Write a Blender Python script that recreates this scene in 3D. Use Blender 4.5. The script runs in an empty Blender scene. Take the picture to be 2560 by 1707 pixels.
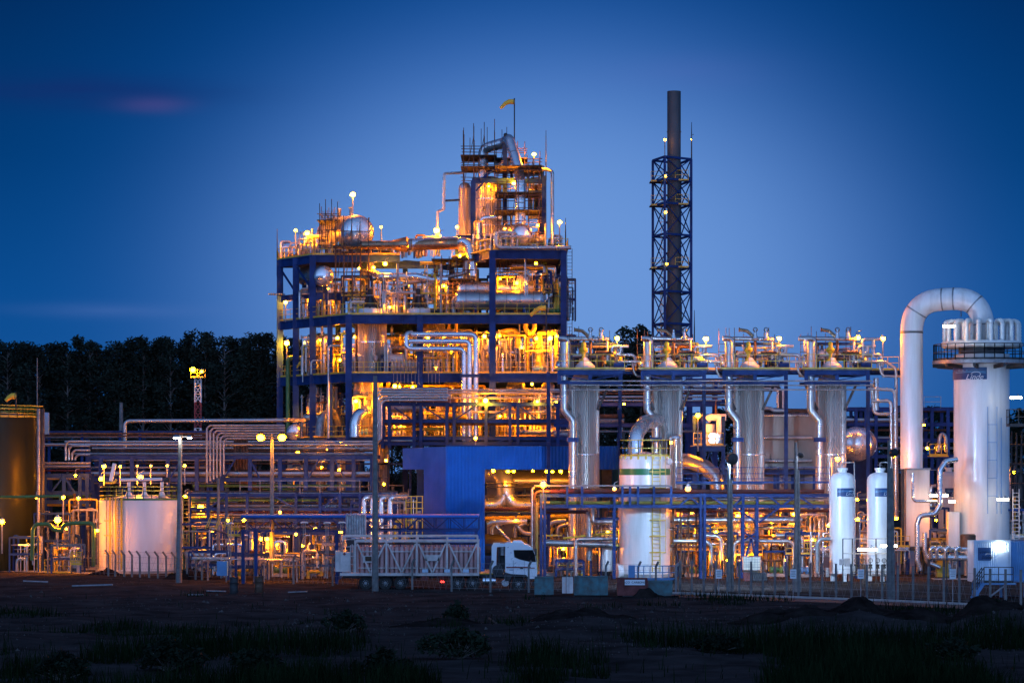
import bpy, math, random, re
from mathutils import Vector, Matrix, noise
R = math.radians
rnd = random.Random(7)
SC = bpy.context.scene
COL = SC.collection

# ------------------------------------------------------------ camera (lens chosen so that 7000 photo pixels = 1 unit of slope)
F, CX, HY, EYE = 7000.0, 1280.0, 1172.0, 8.6
cam_d = bpy.data.cameras.new('camera'); cam = bpy.data.objects.new('camera', cam_d); COL.objects.link(cam)
cam_d.sensor_width = 36.0; cam_d.lens = 36.0 * F / 2560.0
cam_d.shift_y = (HY - 853.5) / 2560.0
cam_d.clip_start = 1.0; cam_d.clip_end = 6000.0
cam.location = (0, 0, EYE); cam.rotation_euler = (R(90), 0, 0)
SC.camera = cam

# ------------------------------------------------------------ dusk sky
W = bpy.data.worlds.new('World'); SC.world = W; W.use_nodes = True
def build_sky():
    nt = W.node_tree; nt.nodes.clear(); N = nt.nodes.new; L = nt.links.new
    out = N('ShaderNodeOutputWorld'); bg = N('ShaderNodeBackground'); L(bg.outputs[0], out.inputs[0])
    tc = N('ShaderNodeTexCoord'); sep = N('ShaderNodeSeparateXYZ'); L(tc.outputs['Generated'], sep.inputs[0])
    def M(op, a, b=None, c=None):
        n = N('ShaderNodeMath'); n.operation = op
        for i, v in enumerate((a, b, c)):
            if v is None: continue
            if hasattr(v, 'is_output'): L(v, n.inputs[i])
            else: n.inputs[i].default_value = v
        return n.outputs[0]
    def mix(f, a, b):
        n = N('ShaderNodeMix'); n.data_type = 'RGBA'
        for s, v in ((n.inputs['Factor'], f), (n.inputs[6], a), (n.inputs[7], b)):
            if hasattr(v, 'is_output'): L(v, s)
            else: s.default_value = v if not isinstance(v, tuple) else (*v, 1)
        return n.outputs[2]
    X, Y, Z = sep.outputs
    # base colour by elevation
    ramp = N('ShaderNodeValToRGB'); L(M('MAXIMUM', Z, 0.0), ramp.inputs[0])
    els = [(0.0, (0.010, 0.095, 0.330)), (0.06, (0.0030, 0.070, 0.270)), (0.11, (0.0005, 0.040, 0.165)), (0.17, (0.0003, 0.020, 0.095)), (0.30, (0.004, 0.035, 0.15)), (0.6, (0.02, 0.06, 0.20)), (1.0, (0.015, 0.045, 0.16))]
    cr = ramp.color_ramp
    cr.elements[0].position, cr.elements[0].color = els[0][0], (*els[0][1], 1)
    cr.elements[1].position, cr.elements[1].color = els[-1][0], (*els[-1][1], 1)
    for p, c in els[1:-1]:
        e = cr.elements.new(p); e.color = (*c, 1)
    # afterglow low over the plant
    def lobe(x0, z0, sx, sz, e=1.0):
        dx = M('DIVIDE', M('SUBTRACT', X, x0), sx); dz = M('DIVIDE', M('SUBTRACT', Z, z0), sz)
        q = M('POWER', 2.718, M('MULTIPLY', M('POWER', M('ADD', M('MULTIPLY', dx, dx), M('MULTIPLY', dz, dz)), e), -1.0))
        return M('MULTIPLY', q, M('GREATER_THAN', Y, 0.0))
    c0 = mix(M('MULTIPLY', lobe(0.010, 0.085, 0.125, 0.105), 0.95), ramp.outputs[0], (0.003, 0.108, 0.460))
    c1 = mix(M('MULTIPLY', lobe(0.014, 0.060, 0.112, 0.080, 1.7), 0.96), c0, (0.152, 0.318, 0.705))
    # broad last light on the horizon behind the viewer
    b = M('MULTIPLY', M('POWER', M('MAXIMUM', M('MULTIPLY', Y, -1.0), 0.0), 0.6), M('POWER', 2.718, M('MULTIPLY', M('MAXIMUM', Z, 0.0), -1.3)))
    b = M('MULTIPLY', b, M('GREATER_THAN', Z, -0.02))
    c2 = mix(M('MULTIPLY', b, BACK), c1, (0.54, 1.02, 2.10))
    # faint pink wisps
    nz = N('ShaderNodeTexNoise'); nz.inputs['Scale'].default_value = 1.0; nz.inputs['Detail'].default_value = 3.0
    mp = N('ShaderNodeMapping'); mp.inputs['Scale'].default_value = (22.0, 1.0, 150.0); mp.inputs['Location'].default_value = (3.1, 0, 1.7)
    L(tc.outputs['Generated'], mp.inputs[0]); L(mp.outputs[0], nz.inputs['Vector'])
    def wisp(x0, z0, sx, sz, amt):
        a = M('DIVIDE', M('SUBTRACT', X, x0), sx); q = M('DIVIDE', M('SUBTRACT', Z, z0), sz)
        e = M('POWER', 2.718, M('MULTIPLY', M('ADD', M('MULTIPLY', a, a), M('MULTIPLY', q, q)), -1.0))
        return M('MULTIPLY', M('MULTIPLY', e, amt), M('MULTIPLY', M('GREATER_THAN', Y, 0.0), M('ADD', M('MULTIPLY', nz.outputs[0], 1.4), 0.1)))
    c3 = mix(wisp(-0.126, 0.1280, 0.0115, 0.0026, 0.62), c2, (0.085, 0.075, 0.27))
    c4 = mix(wisp(-0.150, 0.1320, 0.044, 0.0060, 0.62), c3, (0.008, 0.022, 0.140))
    c5 = mix(wisp(-0.140, 0.0560, 0.030, 0.0025, 0.30), c4, (0.10, 0.19, 0.50))
    c6 = mix(wisp(0.062, 0.1395, 0.030, 0.0060, 0.14), c5, (0.11, 0.15, 0.50))
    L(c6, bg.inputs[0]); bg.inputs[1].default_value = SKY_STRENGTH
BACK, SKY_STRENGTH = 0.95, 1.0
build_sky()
SC.view_settings.view_transform = 'Standard'; SC.view_settings.look = 'None'
SC.view_settings.exposure = 0.0; SC.view_settings.gamma = 1.0
SC.cycles.max_bounces = 6; SC.cycles.diffuse_bounces = 3; SC.cycles.glossy_bounces = 3
SC.cycles.sample_clamp_indirect = 6.0; SC.cycles.sample_clamp_direct = 0.0
SC.cycles.caustics_reflective = False; SC.cycles.caustics_refractive = False

# ------------------------------------------------------------ placing helpers
def P(px, py, Y): return Vector(((px - CX) * Y / F, Y, EYE + (HY - py) * Y / F))
def G(px, Y, z=0.0): return Vector(((px - CX) * Y / F, Y, z))
def ZY(py, Y): return EYE + (HY - py) * Y / F

# ------------------------------------------------------------ materials
def mat(name, col, rough=0.5, metal=0.0, var=0.18, scale=1.5, bump=0.0, bscale=20.0, rvar=0.15, dirt=None, stretch=(1, 1, 1), spec=None):
    m = bpy.data.materials.new(name); m.use_nodes = True
    nt = m.node_tree; N = nt.nodes.new; L = nt.links.new
    b = nt.nodes['Principled BSDF']
    b.inputs['Metallic'].default_value = metal
    if spec is not None: b.inputs['Specular IOR Level'].default_value = spec
    tc = N('ShaderNodeTexCoord'); mp = N('ShaderNodeMapping'); mp.inputs['Scale'].default_value = stretch
    geo = N('ShaderNodeNewGeometry'); L(geo.outputs['Position'], mp.inputs[0])
    nz = N('ShaderNodeTexNoise'); nz.inputs['Scale'].default_value = scale; nz.inputs['Detail'].default_value = 6.0; nz.inputs['Roughness'].default_value = 0.62
    L(mp.outputs[0], nz.inputs['Vector'])
    r = N('ShaderNodeValToRGB'); L(nz.outputs[0], r.inputs[0])
    lo = tuple(max(0, c * (1 - var * 1.6)) for c in col); hi = tuple(min(1, c * (1 + var)) for c in col)
    if dirt: lo = dirt
    r.color_ramp.elements[0].position = 0.30; r.color_ramp.elements[0].color = (*lo, 1)
    r.color_ramp.elements[1].position = 0.68; r.color_ramp.elements[1].color = (*hi, 1)
    L(r.outputs[0], b.inputs['Base Color'])
    mr = N('ShaderNodeMapRange'); L(nz.outputs[0], mr.inputs[0])
    mr.inputs[1].default_value = 0.3; mr.inputs[2].default_value = 0.7
    mr.inputs[3].default_value = min(1, rough + rvar); mr.inputs[4].default_value = max(0.05, rough - rvar)
    L(mr.outputs[0], b.inputs['Roughness'])
    if bump:
        n2 = N('ShaderNodeTexNoise'); n2.inputs['Scale'].default_value = bscale; n2.inputs['Detail'].default_value = 4.0
        L(geo.outputs['Position'], n2.inputs['Vector'])
        bp = N('ShaderNodeBump'); bp.inputs['Strength'].default_value = bump; bp.inputs['Distance'].default_value = 0.05
        L(n2.outputs[0], bp.inputs['Height']); L(bp.outputs[0], b.inputs['Normal'])
    return m
def glow(name, col, strength):
    m = bpy.data.materials.new(name); m.use_nodes = True
    nt = m.node_tree; nt.nodes.clear()
    o = nt.nodes.new('ShaderNodeOutputMaterial'); e = nt.nodes.new('ShaderNodeEmission')
    e.inputs[0].default_value = (*col, 1); e.inputs[1].default_value = strength
    nt.links.new(e.outputs[0], o.inputs[0]); return m
M = {}
M['blue'] = mat('blue_steel_paint', (0.007, 0.036, 0.155), 0.6, var=0.22, scale=0.8, dirt=(0.008, 0.024, 0.09), spec=0.22)
M['bluepanel'] = mat('blue_cladding_paint', (0.004, 0.120, 0.500), 0.55, var=0.12, scale=0.35, spec=0.2)
M['alu'] = mat('aluminium_cladding', (0.72, 0.73, 0.74), 0.24, 0.8, var=0.10, scale=0.7, rvar=0.10)
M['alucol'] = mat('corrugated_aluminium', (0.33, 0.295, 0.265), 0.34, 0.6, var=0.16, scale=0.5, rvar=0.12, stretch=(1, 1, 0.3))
M['pipe'] = mat('insulated_pipe_jacket', (0.46, 0.45, 0.44), 0.33, 0.8, var=0.14, scale=1.2, rvar=0.12)
M['galv'] = mat('galvanised_steel', (0.28, 0.28, 0.29), 0.5, 0.6, var=0.2, scale=3)
M['white'] = mat('white_paint', (0.80, 0.80, 0.80), 0.30, var=0.05, scale=1.3, dirt=(0.58, 0.56, 0.53), stretch=(1, 1, 0.10))
M['cream'] = mat('cream_tank_paint', (0.70, 0.68, 0.66), 0.35, var=0.07, scale=0.5, stretch=(1, 1, 0.2))
M['yellow'] = mat('yellow_safety_paint', (0.62, 0.42, 0.03), 0.45, var=0.15, scale=2)
M['green'] = mat('green_pipe_paint', (0.07, 0.16, 0.04), 0.45, var=0.15)
M['greenband'] = mat('green_band_paint', (0.012, 0.16, 0.05), 0.4, var=0.08)
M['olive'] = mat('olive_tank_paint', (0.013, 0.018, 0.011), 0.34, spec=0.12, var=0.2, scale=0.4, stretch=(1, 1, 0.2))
M['red'] = mat('red_fire_pipe_paint', (0.065, 0.012, 0.010), 0.45, var=0.15)
M['rust'] = mat('rusty_scaffold_steel', (0.10, 0.055, 0.035), 0.65, 0.4, var=0.35, scale=3)
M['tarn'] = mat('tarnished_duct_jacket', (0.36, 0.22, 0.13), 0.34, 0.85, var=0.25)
M['dark'] = mat('dark_steel', (0.035, 0.036, 0.04), 0.55, 0.3, var=0.3, scale=2)
M['grating'] = mat('deck_grating', (0.16, 0.15, 0.13), 0.6, 0.5, var=0.3, scale=2)
M['concrete'] = mat('concrete', (0.32, 0.31, 0.29), 0.85, var=0.2, scale=1.2, bump=0.3)
M['post'] = mat('weathered_concrete_post', (0.17, 0.165, 0.16), 0.85, var=0.25, scale=2.5, bump=0.3)
M['soil'] = mat('soil', (0.046, 0.039, 0.037), 0.95, var=0.35, scale=0.35, bump=0.6, bscale=3.0, spec=0.0)
M['heap'] = mat('dug_soil', (0.024, 0.018, 0.016), 0.95, var=0.45, scale=0.9, bump=0.9, bscale=4.0, spec=0.0)
M['asphalt'] = mat('asphalt', (0.05, 0.05, 0.052), 0.8, var=0.2, scale=0.8)
M['kerb'] = mat('kerb_concrete', (0.42, 0.40, 0.38), 0.8, var=0.2, scale=1)
M['grass'] = mat('grass_blades', (0.010, 0.019, 0.008), 0.8, var=0.5, scale=0.5, spec=0.0)
M['leaf'] = mat('eucalyptus_leaves', (0.018, 0.027, 0.018), 0.75, var=0.4, scale=0.25, spec=0.15)
M['leaf2'] = mat('broadleaf_leaves', (0.009, 0.016, 0.008), 0.75, var=0.4, scale=0.25, spec=0.15)
M['bark'] = mat('pale_bark', (0.13, 0.11, 0.095), 0.9, var=0.35, scale=0.8)
M['stack'] = mat('weathered_stack_steel', (0.06, 0.062, 0.066), 0.6, 0.2, var=0.35, scale=0.35, stretch=(1, 1, 0.35), dirt=(0.05, 0.05, 0.052))
M['pinkcyl'] = mat('faded_red_cylinder_paint', (0.54, 0.29, 0.27), 0.42, var=0.15, scale=1)
M['frame'] = mat('off_white_trailer_paint', (0.68, 0.58, 0.55), 0.45, var=0.12, scale=1.2, dirt=(0.42, 0.37, 0.34))
M['cab'] = mat('white_cab_paint', (0.76, 0.78, 0.82), 0.22, var=0.05, scale=0.8)
M['tyre'] = mat('tyre_rubber', (0.022, 0.021, 0.021), 0.85, var=0.2, scale=4)
M['glass'] = mat('dark_cab_glass', (0.012, 0.012, 0.014), 0.06, var=0.1, rvar=0.02)
M['chrome'] = mat('polished_tank_metal', (0.75, 0.78, 0.8), 0.16, 1.0, var=0.05, rvar=0.05)
M['orange'] = mat('orange_windsock_fabric', (0.95, 0.48, 0.04), 0.8, var=0.12)
M['signblue'] = mat('dark_blue_sign_face', (0.010, 0.050, 0.160), 0.4, var=0.15, scale=0.8)
M['signpale'] = mat('pale_blue_sign_print', (0.10, 0.33, 0.55), 0.4, var=0.1)
M['text'] = mat('white_sign_lettering', (0.85, 0.86, 0.88), 0.5, var=0.03)
M['black'] = mat('black_lettering', (0.02, 0.02, 0.02), 0.6, var=0.1)
M['tealbin'] = mat('teal_bin_paint', (0.045, 0.16, 0.18), 0.6, var=0.3, scale=2, dirt=(0.09, 0.08, 0.07))
M['redbin'] = mat('dull_red_bin_paint', (0.17, 0.035, 0.03), 0.65, var=0.3, scale=2)
M['cont'] = mat('pale_blue_container_paint', (0.50, 0.64, 0.78), 0.45, var=0.1, scale=0.8)
M['contblue'] = mat('blue_container_paint', (0.10, 0.27, 0.52), 0.45, var=0.15, scale=0.8)
M['plastic'] = mat('ibc_plastic', (0.62, 0.55, 0.42), 0.5, var=0.1)
M['maroon'] = mat('oxide_red_mast_paint', (0.22, 0.03, 0.03), 0.5, var=0.15)
M['wood'] = mat('weathered_timber', (0.06, 0.045, 0.032), 0.85, var=0.3, scale=3)
M['vent'] = mat('ribbed_foil_insulation', (0.80, 0.78, 0.72), 0.4, 0.15, var=0.12, scale=3)
NA = (1.0, 0.262, 0.0008)           # sodium
M['na'] = glow('sodium_lamp_glass', NA, 1450.0)
M['nay'] = glow('yard_sodium_lamp_glass', NA, 760.0)
M['na2'] = glow('bright_sodium_lamp_glass', NA, 2500.0)
M['nat'] = glow('faint_sodium_lamp_glass', (1.0, 0.40, 0.05), 14.0)
M['nad'] = glow('dim_sodium_lamp_glass', (1.0, 0.36, 0.01), 60.0)
M['wl'] = glow('white_tube_glass', (1.0, 0.88, 0.60), 46.0)
M['wl2'] = glow('white_floodlight_glass', (0.95, 0.92, 0.80), 70.0)
M['fl'] = glow('cool_floodlight_glass', (0.60, 0.72, 1.0), 1700.0)
M['fl2'] = glow('bright_cool_floodlight_glass', (0.42, 0.65, 1.0), 6500.0)
M['gravel'] = mat('gravel_stone', (0.09, 0.08, 0.075), 0.9, var=0.4, scale=6, spec=0.0)
M['ypipe'] = mat('dull_yellow_pipe_paint', (0.20, 0.16, 0.02), 0.5, var=0.15)
M['rl'] = glow('red_tail_lamp_glass', (1.0, 0.03, 0.02), 9.0)

# ------------------------------------------------------------ mesh builder
ORG = {}
def fillet(pts, b, n=5):
    pts = [Vector(p) for p in pts]
    if b <= 0 or len(pts) < 3: return pts
    out = [pts[0]]
    for i in range(1, len(pts) - 1):
        a, p, c = pts[i - 1], pts[i], pts[i + 1]
        u, v = (a - p), (c - p); lu, lv = u.length, v.length
        if lu < 1e-6 or lv < 1e-6: continue
        u /= lu; v /= lv
        ang = u.angle(v)
        if ang > 3.05: out.append(p); continue
        t = min(b / max(math.tan(ang / 2), 0.05), lu * 0.49, lv * 0.49)
        p0, p1 = p + u * t, p + v * t
        for k in range(n + 1):
            s = k / n
            out.append(p0 * (1 - s) ** 2 + p * 2 * s * (1 - s) + p1 * s * s)
    out.append(pts[-1]); return out
class MB:
    def __init__(s): s.v = []; s.f = []
    def add(s, vs, fs):
        o = len(s.v); s.v.extend(vs); s.f.extend([tuple(i + o for i in f) for f in fs]); return s
    def box(s, c, d, rot=0.0, rm=None):
        c = Vector(c); x, y, z = d[0] / 2, d[1] / 2, d[2] / 2
        m = rm if rm is not None else Matrix.Rotation(rot, 3, 'Z')
        vs = [c + m @ Vector((a * x, b * y, e * z)) for a in (-1, 1) for b in (-1, 1) for e in (-1, 1)]
        return s.add(vs, [(0, 1, 3, 2), (4, 6, 7, 5), (0, 4, 5, 1), (2, 3, 7, 6), (0, 2, 6, 4), (1, 5, 7, 3)])
    def bar(s, a, b, w, h=None, up=(0, 0, 1)):
        a, b = Vector(a), Vector(b); d = b - a; L = d.length
        if L < 1e-6: return s
        d /= L; up = Vector(up)
        if abs(d.dot(up)) > 0.98: up = Vector((0, 1, 0))
        x = d.cross(up).normalized(); z = x.cross(d)
        m = Matrix((x, d, z)).transposed()
        return s.box((a + b) / 2, (w, L, h or w), rm=m)
    def ibeam(s, a, b, w, h, t=0.03, up=(0, 0, 1)):
        a, b = Vector(a), Vector(b); d = (b - a).normalized(); u = Vector(up)
        if abs(d.dot(u)) > 0.98: u = Vector((0, 1, 0))
        x = d.cross(u).normalized(); z = x.cross(d)
        t = max(t, h * 0.09)
        o = z * (h / 2 - t / 2)
        s.bar(a + o, b + o, w, t, up); s.bar(a - o, b - o, w, t, up)
        return s.bar(a, b, t, h - 2 * t, up)
    def tube(s, pts, r, seg=10, bend=0.0, cap=True, n=5):
        pts = fillet(pts, bend, n); k = len(pts)
        rs = r if isinstance(r, (list, tuple)) else [r] * k
        if len(rs) != k: rs = [rs[0]] * k
        tans = []
        for i in range(k):
            t = pts[min(i + 1, k - 1)] - pts[max(i - 1, 0)]
            tans.append(t.normalized() if t.length > 1e-9 else Vector((0, 0, 1)))
        ref = Vector((0, 0, 1)) if abs(tans[0].z) < 0.9 else Vector((0, 1, 0))
        nrm = tans[0].cross(ref).normalized()
        vs = []; fs = []
        for i in range(k):
            t = tans[i]; nrm = (nrm - t * nrm.dot(t)).normalized(); bi = t.cross(nrm)
            for j in range(seg):
                a = 2 * math.pi * j / seg
                vs.append(pts[i] + (nrm * math.cos(a) + bi * math.sin(a)) * rs[i])
        for i in range(k - 1):
            for j in range(seg):
                q = (j + 1) % seg
                fs.append((i * seg + j, i * seg + q, (i + 1) * seg + q, (i + 1) * seg + j))
        if cap:
            fs.append(tuple(range(seg - 1, -1, -1))); fs.append(tuple((k - 1) * seg + j for j in range(seg)))
        return s.add(vs, fs)
    def lathe(s, prof, c=(0, 0, 0), seg=24, axis=None, ripple=0.0, nrip=0):
        """prof: (radius, height) pairs along axis from c"""
        c = Vector(c); ax = Vector(axis).normalized() if axis is not None else Vector((0, 0, 1))
        ref = Vector((1, 0, 0)) if abs(ax.x) < 0.9 else Vector((0, 1, 0))
        x = (ref - ax * ref.dot(ax)).normalized(); y = ax.cross(x)
        if nrip: seg = nrip * 4
        vs = []; fs = []
        for (r, h) in prof:
            for j in range(seg):
                a = 2 * math.pi * j / seg
                rr = r + (ripple * (1, 1, -1, -1)[j % 4] if nrip and r > ripple * 4 else 0)
                vs.append(c + ax * h + (x * math.cos(a) + y * math.sin(a)) * rr)
        for i in range(len(prof) - 1):
            for j in range(seg):
                q = (j + 1) % seg
                fs.append((i * seg + j, i * seg + q, (i + 1) * seg + q, (i + 1) * seg + j))
        fs.append(tuple(range(seg - 1, -1, -1))); fs.append(tuple((len(prof) - 1) * seg + j for j in range(seg)))
        return s.add(vs, fs)
    def ball(s, c, r, seg=10, rings=6, squash=1.0):
        pr = [(max(r * math.sin(math.pi * i / rings), 0.002), -r * squash * math.cos(math.pi * i / rings)) for i in range(rings + 1)]
        return s.lathe(pr, c, seg)
    def disc(s, c, r, t, axis, seg=14):
        return s.lathe([(r, -t / 2), (r, t / 2)], c, seg, axis)
    def ring(s, c, R_, r, axis=(0, 0, 1), seg=20, rs=6):
        c = Vector(c); ax = Vector(axis).normalized()
        ref = Vector((1, 0, 0)) if abs(ax.x) < 0.9 else Vector((0, 1, 0))
        x = (ref - ax * ref.dot(ax)).normalized(); y = ax.cross(x); vs = []; fs = []
        for i in range(seg):
            a = 2 * math.pi * i / seg; d = x * math.cos(a) + y * math.sin(a)
            for j in range(rs):
                b = 2 * math.pi * j / rs
                vs.append(c + d * (R_ + r * math.cos(b)) + ax * (r * math.sin(b)))
        for i in range(seg):
            for j in range(rs):
                i2 = (i + 1) % seg; j2 = (j + 1) % rs
                fs.append((i * rs + j, i2 * rs + j, i2 * rs + j2, i * rs + j2))
        return s.add(vs, fs)
    def quad(s, a, b, c, d, t):
        """slab between four points with thickness t along its normal"""
        a, b, c, d = map(Vector, (a, b, c, d)); n = (b - a).cross(d - a).normalized() * t
        return s.add([a, b, c, d, a + n, b + n, c + n, d + n], [(0, 1, 2, 3), (7, 6, 5, 4), (0, 4, 5, 1), (1, 5, 6, 2), (2, 6, 7, 3), (3, 7, 4, 0)])
    def prism(s, poly, y0, y1):
        """outline in (x, z) run from depth y0 to y1"""
        n = len(poly); vs = [Vector((x, y0, z)) for x, z in poly] + [Vector((x, y1, z)) for x, z in poly]
        fs = [tuple(range(n)), tuple(range(2 * n - 1, n - 1, -1))] + [(i, n + i, n + (i + 1) % n, (i + 1) % n) for i in range(n)]
        return s.add(vs, fs)
    def rail(s, pts, h=1.1, w=0.05, step=1.4, mids=(0.55,), toe=True, closed=False):
        pts = [Vector(p) for p in pts]
        if closed: pts = pts + [pts[0]]
        for a, b in zip(pts, pts[1:]):
            L = (b - a).length
            if L < 0.05: continue
            n = max(1, round(L / step))
            for i in range(n + 1):
                p = a.lerp(b, i / n); s.bar(p, p + Vector((0, 0, h)), w)
            for q in (h,) + tuple(h * m for m in mids):
                s.bar(a + Vector((0, 0, q)), b + Vector((0, 0, q)), w)
            if toe: s.bar(a + Vector((0, 0, 0.09)), b + Vector((0, 0, 0.09)), 0.02, 0.16)
        return s
    def ladder(s, a, b, w=0.5, side=(1, 0, 0), step=0.35, t=0.05):
        a, b, sd = Vector(a), Vector(b), Vector(side).normalized() * w / 2
        s.bar(a - sd, b - sd, t); s.bar(a + sd, b + sd, t)
        n = int((b - a).length / step)
        for i in range(1, n):
            p = a.lerp(b, i / n); s.bar(p - sd, p + sd, t * 0.7)
        return s
    def cage(s, a, b, out, w=0.75, step=1.2, t=0.04):
        """safety hoops of a ladder"""
        a, b, o = Vector(a), Vector(b), Vector(out).normalized(); sd = o.cross(Vector((0, 0, 1))) * w / 2
        n = max(1, int((b - a).length / step)); dep = o * w
        for i in range(n + 1):
            p = a.lerp(b, i / n)
            pts = [p - sd, p - sd + dep * .6, p - sd * .5 + dep, p + sd * .5 + dep, p + sd + dep * .6, p + sd]
            for u, v in zip(pts, pts[1:]): s.bar(u, v, t)
        for q in (-sd + dep * .6, -sd * .5 + dep, sd * .5 + dep, sd + dep * .6): s.bar(a + q, b + q, t)
        return s
    def build(s, name, m, parent=None, label=None, cat=None, group=None, kind=None, smooth=True, org=None):
        me = bpy.data.meshes.new(name)
        if parent is not None: o0 = ORG[parent.name]
        elif org is not None: o0 = Vector(org)
        else:
            xs = [v[0] for v in s.v]; ys = [v[1] for v in s.v]; zs = [v[2] for v in s.v]
            o0 = Vector(((min(xs) + max(xs)) / 2, (min(ys) + max(ys)) / 2, min(zs)))
        me.from_pydata([(v[0] - o0.x, v[1] - o0.y, v[2] - o0.z) for v in s.v], [], s.f)
        me.update()
        if smooth:
            me.shade_smooth(); me.set_sharp_from_angle(angle=0.65)
        me.materials.append(M[m] if isinstance(m, str) else m)
        ob = bpy.data.objects.new(name, me); COL.objects.link(ob)
        if parent is not None: ob.parent = parent
        else: ob.location = o0
        ORG[ob.name] = o0.copy()
        if label: ob['label'] = label
        if cat: ob['category'] = cat
        if group: ob['group'] = group
        if kind: ob['kind'] = kind
        return ob
def thing(name, label, cat, loc, group=None):
    o = bpy.data.objects.new(name, None); COL.objects.link(o); o.empty_display_size = 0.3
    o.location = loc; o['label'] = label; o['category'] = cat
    if group: o['group'] = group
    ORG[o.name] = Vector(loc); return o
KIDS = {}
def kids(o): return [c for c in o.children]
def dup(o, loc, label=None, group=None, rotz=None, scale=None):
    def cp(x, par):
        c = x.copy(); COL.objects.link(c)
        if par is not None: c.parent = par
        for ch in list(x.children): cp(ch, c)
        return c
    r = cp(o, None); r.location = loc; ORG[r.name] = Vector(loc)
    if rotz is not None: r.rotation_euler = (0, 0, rotz)
    if scale is not None: r.scale = (scale, scale, scale)
    if label: r['label'] = label
    if group: r['group'] = group
    return r
def pipe(pts, r, m, label, name='process_pipe', group=None, bend=2.2, seg=10, flanges=(), cat='pipe', hangers=()):
    """one pipe run; flanges: indices of points (or fractions) where a bolted flange sits; hangers: drop rods"""
    mb = MB(); mb.tube(pts, r, seg, bend * r)
    if not flanges: return mb.build(name, m, None, label, cat, group)
    o0 = Vector(pts[0]); root = thing(name, label, cat, o0, group)
    mb.build('pipe_run', m, root)
    for fi in flanges:
        i = int(fi); t = fi - i
        a, b = Vector(pts[i]), Vector(pts[min(i + 1, len(pts) - 1)]); c = a.lerp(b, t); d = (b - a)
        if d.length < 1e-6: d = a - Vector(pts[i - 1])
        MB().disc(c, r * 1.55, r * 0.5, d).build('flange', 'galv', root)
    return root
def text_mesh(body, size, m, parent, loc, name='lettering', shear=0.0, align='CENTER', depth=0.01, rot=None):
    cu = bpy.data.curves.new(name, 'FONT'); cu.body = body; cu.size = size; cu.shear = shear; cu.align_x = align; cu.align_y = 'CENTER'; cu.extrude = depth
    to = bpy.data.objects.new('tmp', cu); COL.objects.link(to)
    dg = bpy.context.evaluated_depsgraph_get(); me = bpy.data.meshes.new_from_object(to.evaluated_get(dg))
    bpy.data.objects.remove(to)
    mw = (rot if rot is not None else Matrix.Rotation(R(90), 4, 'X')); me.transform(mw)
    o0 = ORG[parent.name]; me.transform(Matrix.Translation(Vector(loc) - o0))
    me.materials.clear(); me.materials.append(M[m])
    ob = bpy.data.objects.new(name, me); COL.objects.link(ob); ob.parent = parent; ORG[ob.name] = o0.copy(); return ob

# ============================================================ LAND
def ridge(px):
    K = [(-400, 0), (700, .05), (900, .25), (1280, .45), (1460, .62), (1600, .5), (1820, .28), (1910, .55), (1990, .8), (2150, 1.0), (2205, .72), (2303, .72), (2368, .5), (2422, .85), (2477, 1.1), (2560, .95), (3000, .8)]
    for (a, u), (b, v) in zip(K, K[1:]):
        if a <= px <= b: return u + (v - u) * (px - a) / (b - a)
    return 0.0
def fenceY(px):
    K = [(-600, 262), (270, 225), (1150, 196), (1700, 193.5), (2200, 183), (2560, 174), (3400, 156)]
    for (a, u), (b, v) in zip(K, K[1:]):
        if a <= px <= b: return u + (v - u) * (px - a) / (b - a)
    return 200.0
def ground_z(x, y):
    if y < 1: return 0.0
    px = x * F / y + CX
    fy = fenceY(px)
    k = min(1.0, max(0.0, (fy - 3 - y) / 12.0))
    if k <= 0: return 0.0
    n = noise.noise(Vector((x * .09, y * .09, 0))) * .30 + noise.noise(Vector((x * .33, y * .33, 3))) * .14 + noise.noise(Vector((x * 1.1, y * 1.1, 7))) * .05
    r = ridge(px) * math.exp(-((y - 147) / 7.0) ** 2) * (1 + .35 * noise.noise(Vector((x * .5, y * .5, 11))))
    return k * n + r * min(1, k * 1.0)
def build_ground():
    ys = [80 + i * 1.0 for i in range(0, 150)] + [232, 240, 260, 300, 360, 450, 600, 900, 1500, 2600, 5600]
    vs = []; fs = []; nx = 250
    for y in ys:
        half = 95 if y < 230 else max(95, y * (0.42 + (y - 230) / 5600 * .6))
        for i in range(nx + 1):
            x = -half + 2 * half * i / nx
            vs.append(Vector((x, y, ground_z(x, y) if y < 232 else -0.004)))
    for j in range(len(ys) - 1):
        for i in range(nx):
            a = j * (nx + 1) + i; fs.append((a, a + 1, a + nx + 2, a + nx + 1))
    mb = MB(); mb.add(vs, fs)
    # ground soil with patches of green
    m = M['soil']; nt = m.node_tree; b = nt.nodes['Principled BSDF']
    g = mb.build('ground', 'soil', kind='structure', org=(0, 0, 0)); g['label'] = 'dark bare soil in front of and under the plant'
    # soil in front of the camera position too
    MB().box((0, -10, -.4), (400, 179, .5)).build('ground', 'soil', kind='structure', org=(0, 0, 0))
build_ground()
def strip(name, m, pts, w, z, kind='structure', h=0.0):
    mb = MB()
    for (a, b) in zip(pts, pts[1:]):
        a, b = Vector((a[0], a[1], z)), Vector((b[0], b[1], z)); d = (b - a).normalized(); n = Vector((-d.y, d.x, 0)) * w / 2
        if h: mb.quad(a - n, b - n, b + n, a + n, h)
        else: mb.add([a - n, b - n, b + n, a + n], [(0, 1, 2, 3)])
    return mb.build(name, m, kind=kind, smooth=False)
def gp(px, Y): return (G(px, Y).x, Y)
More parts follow.
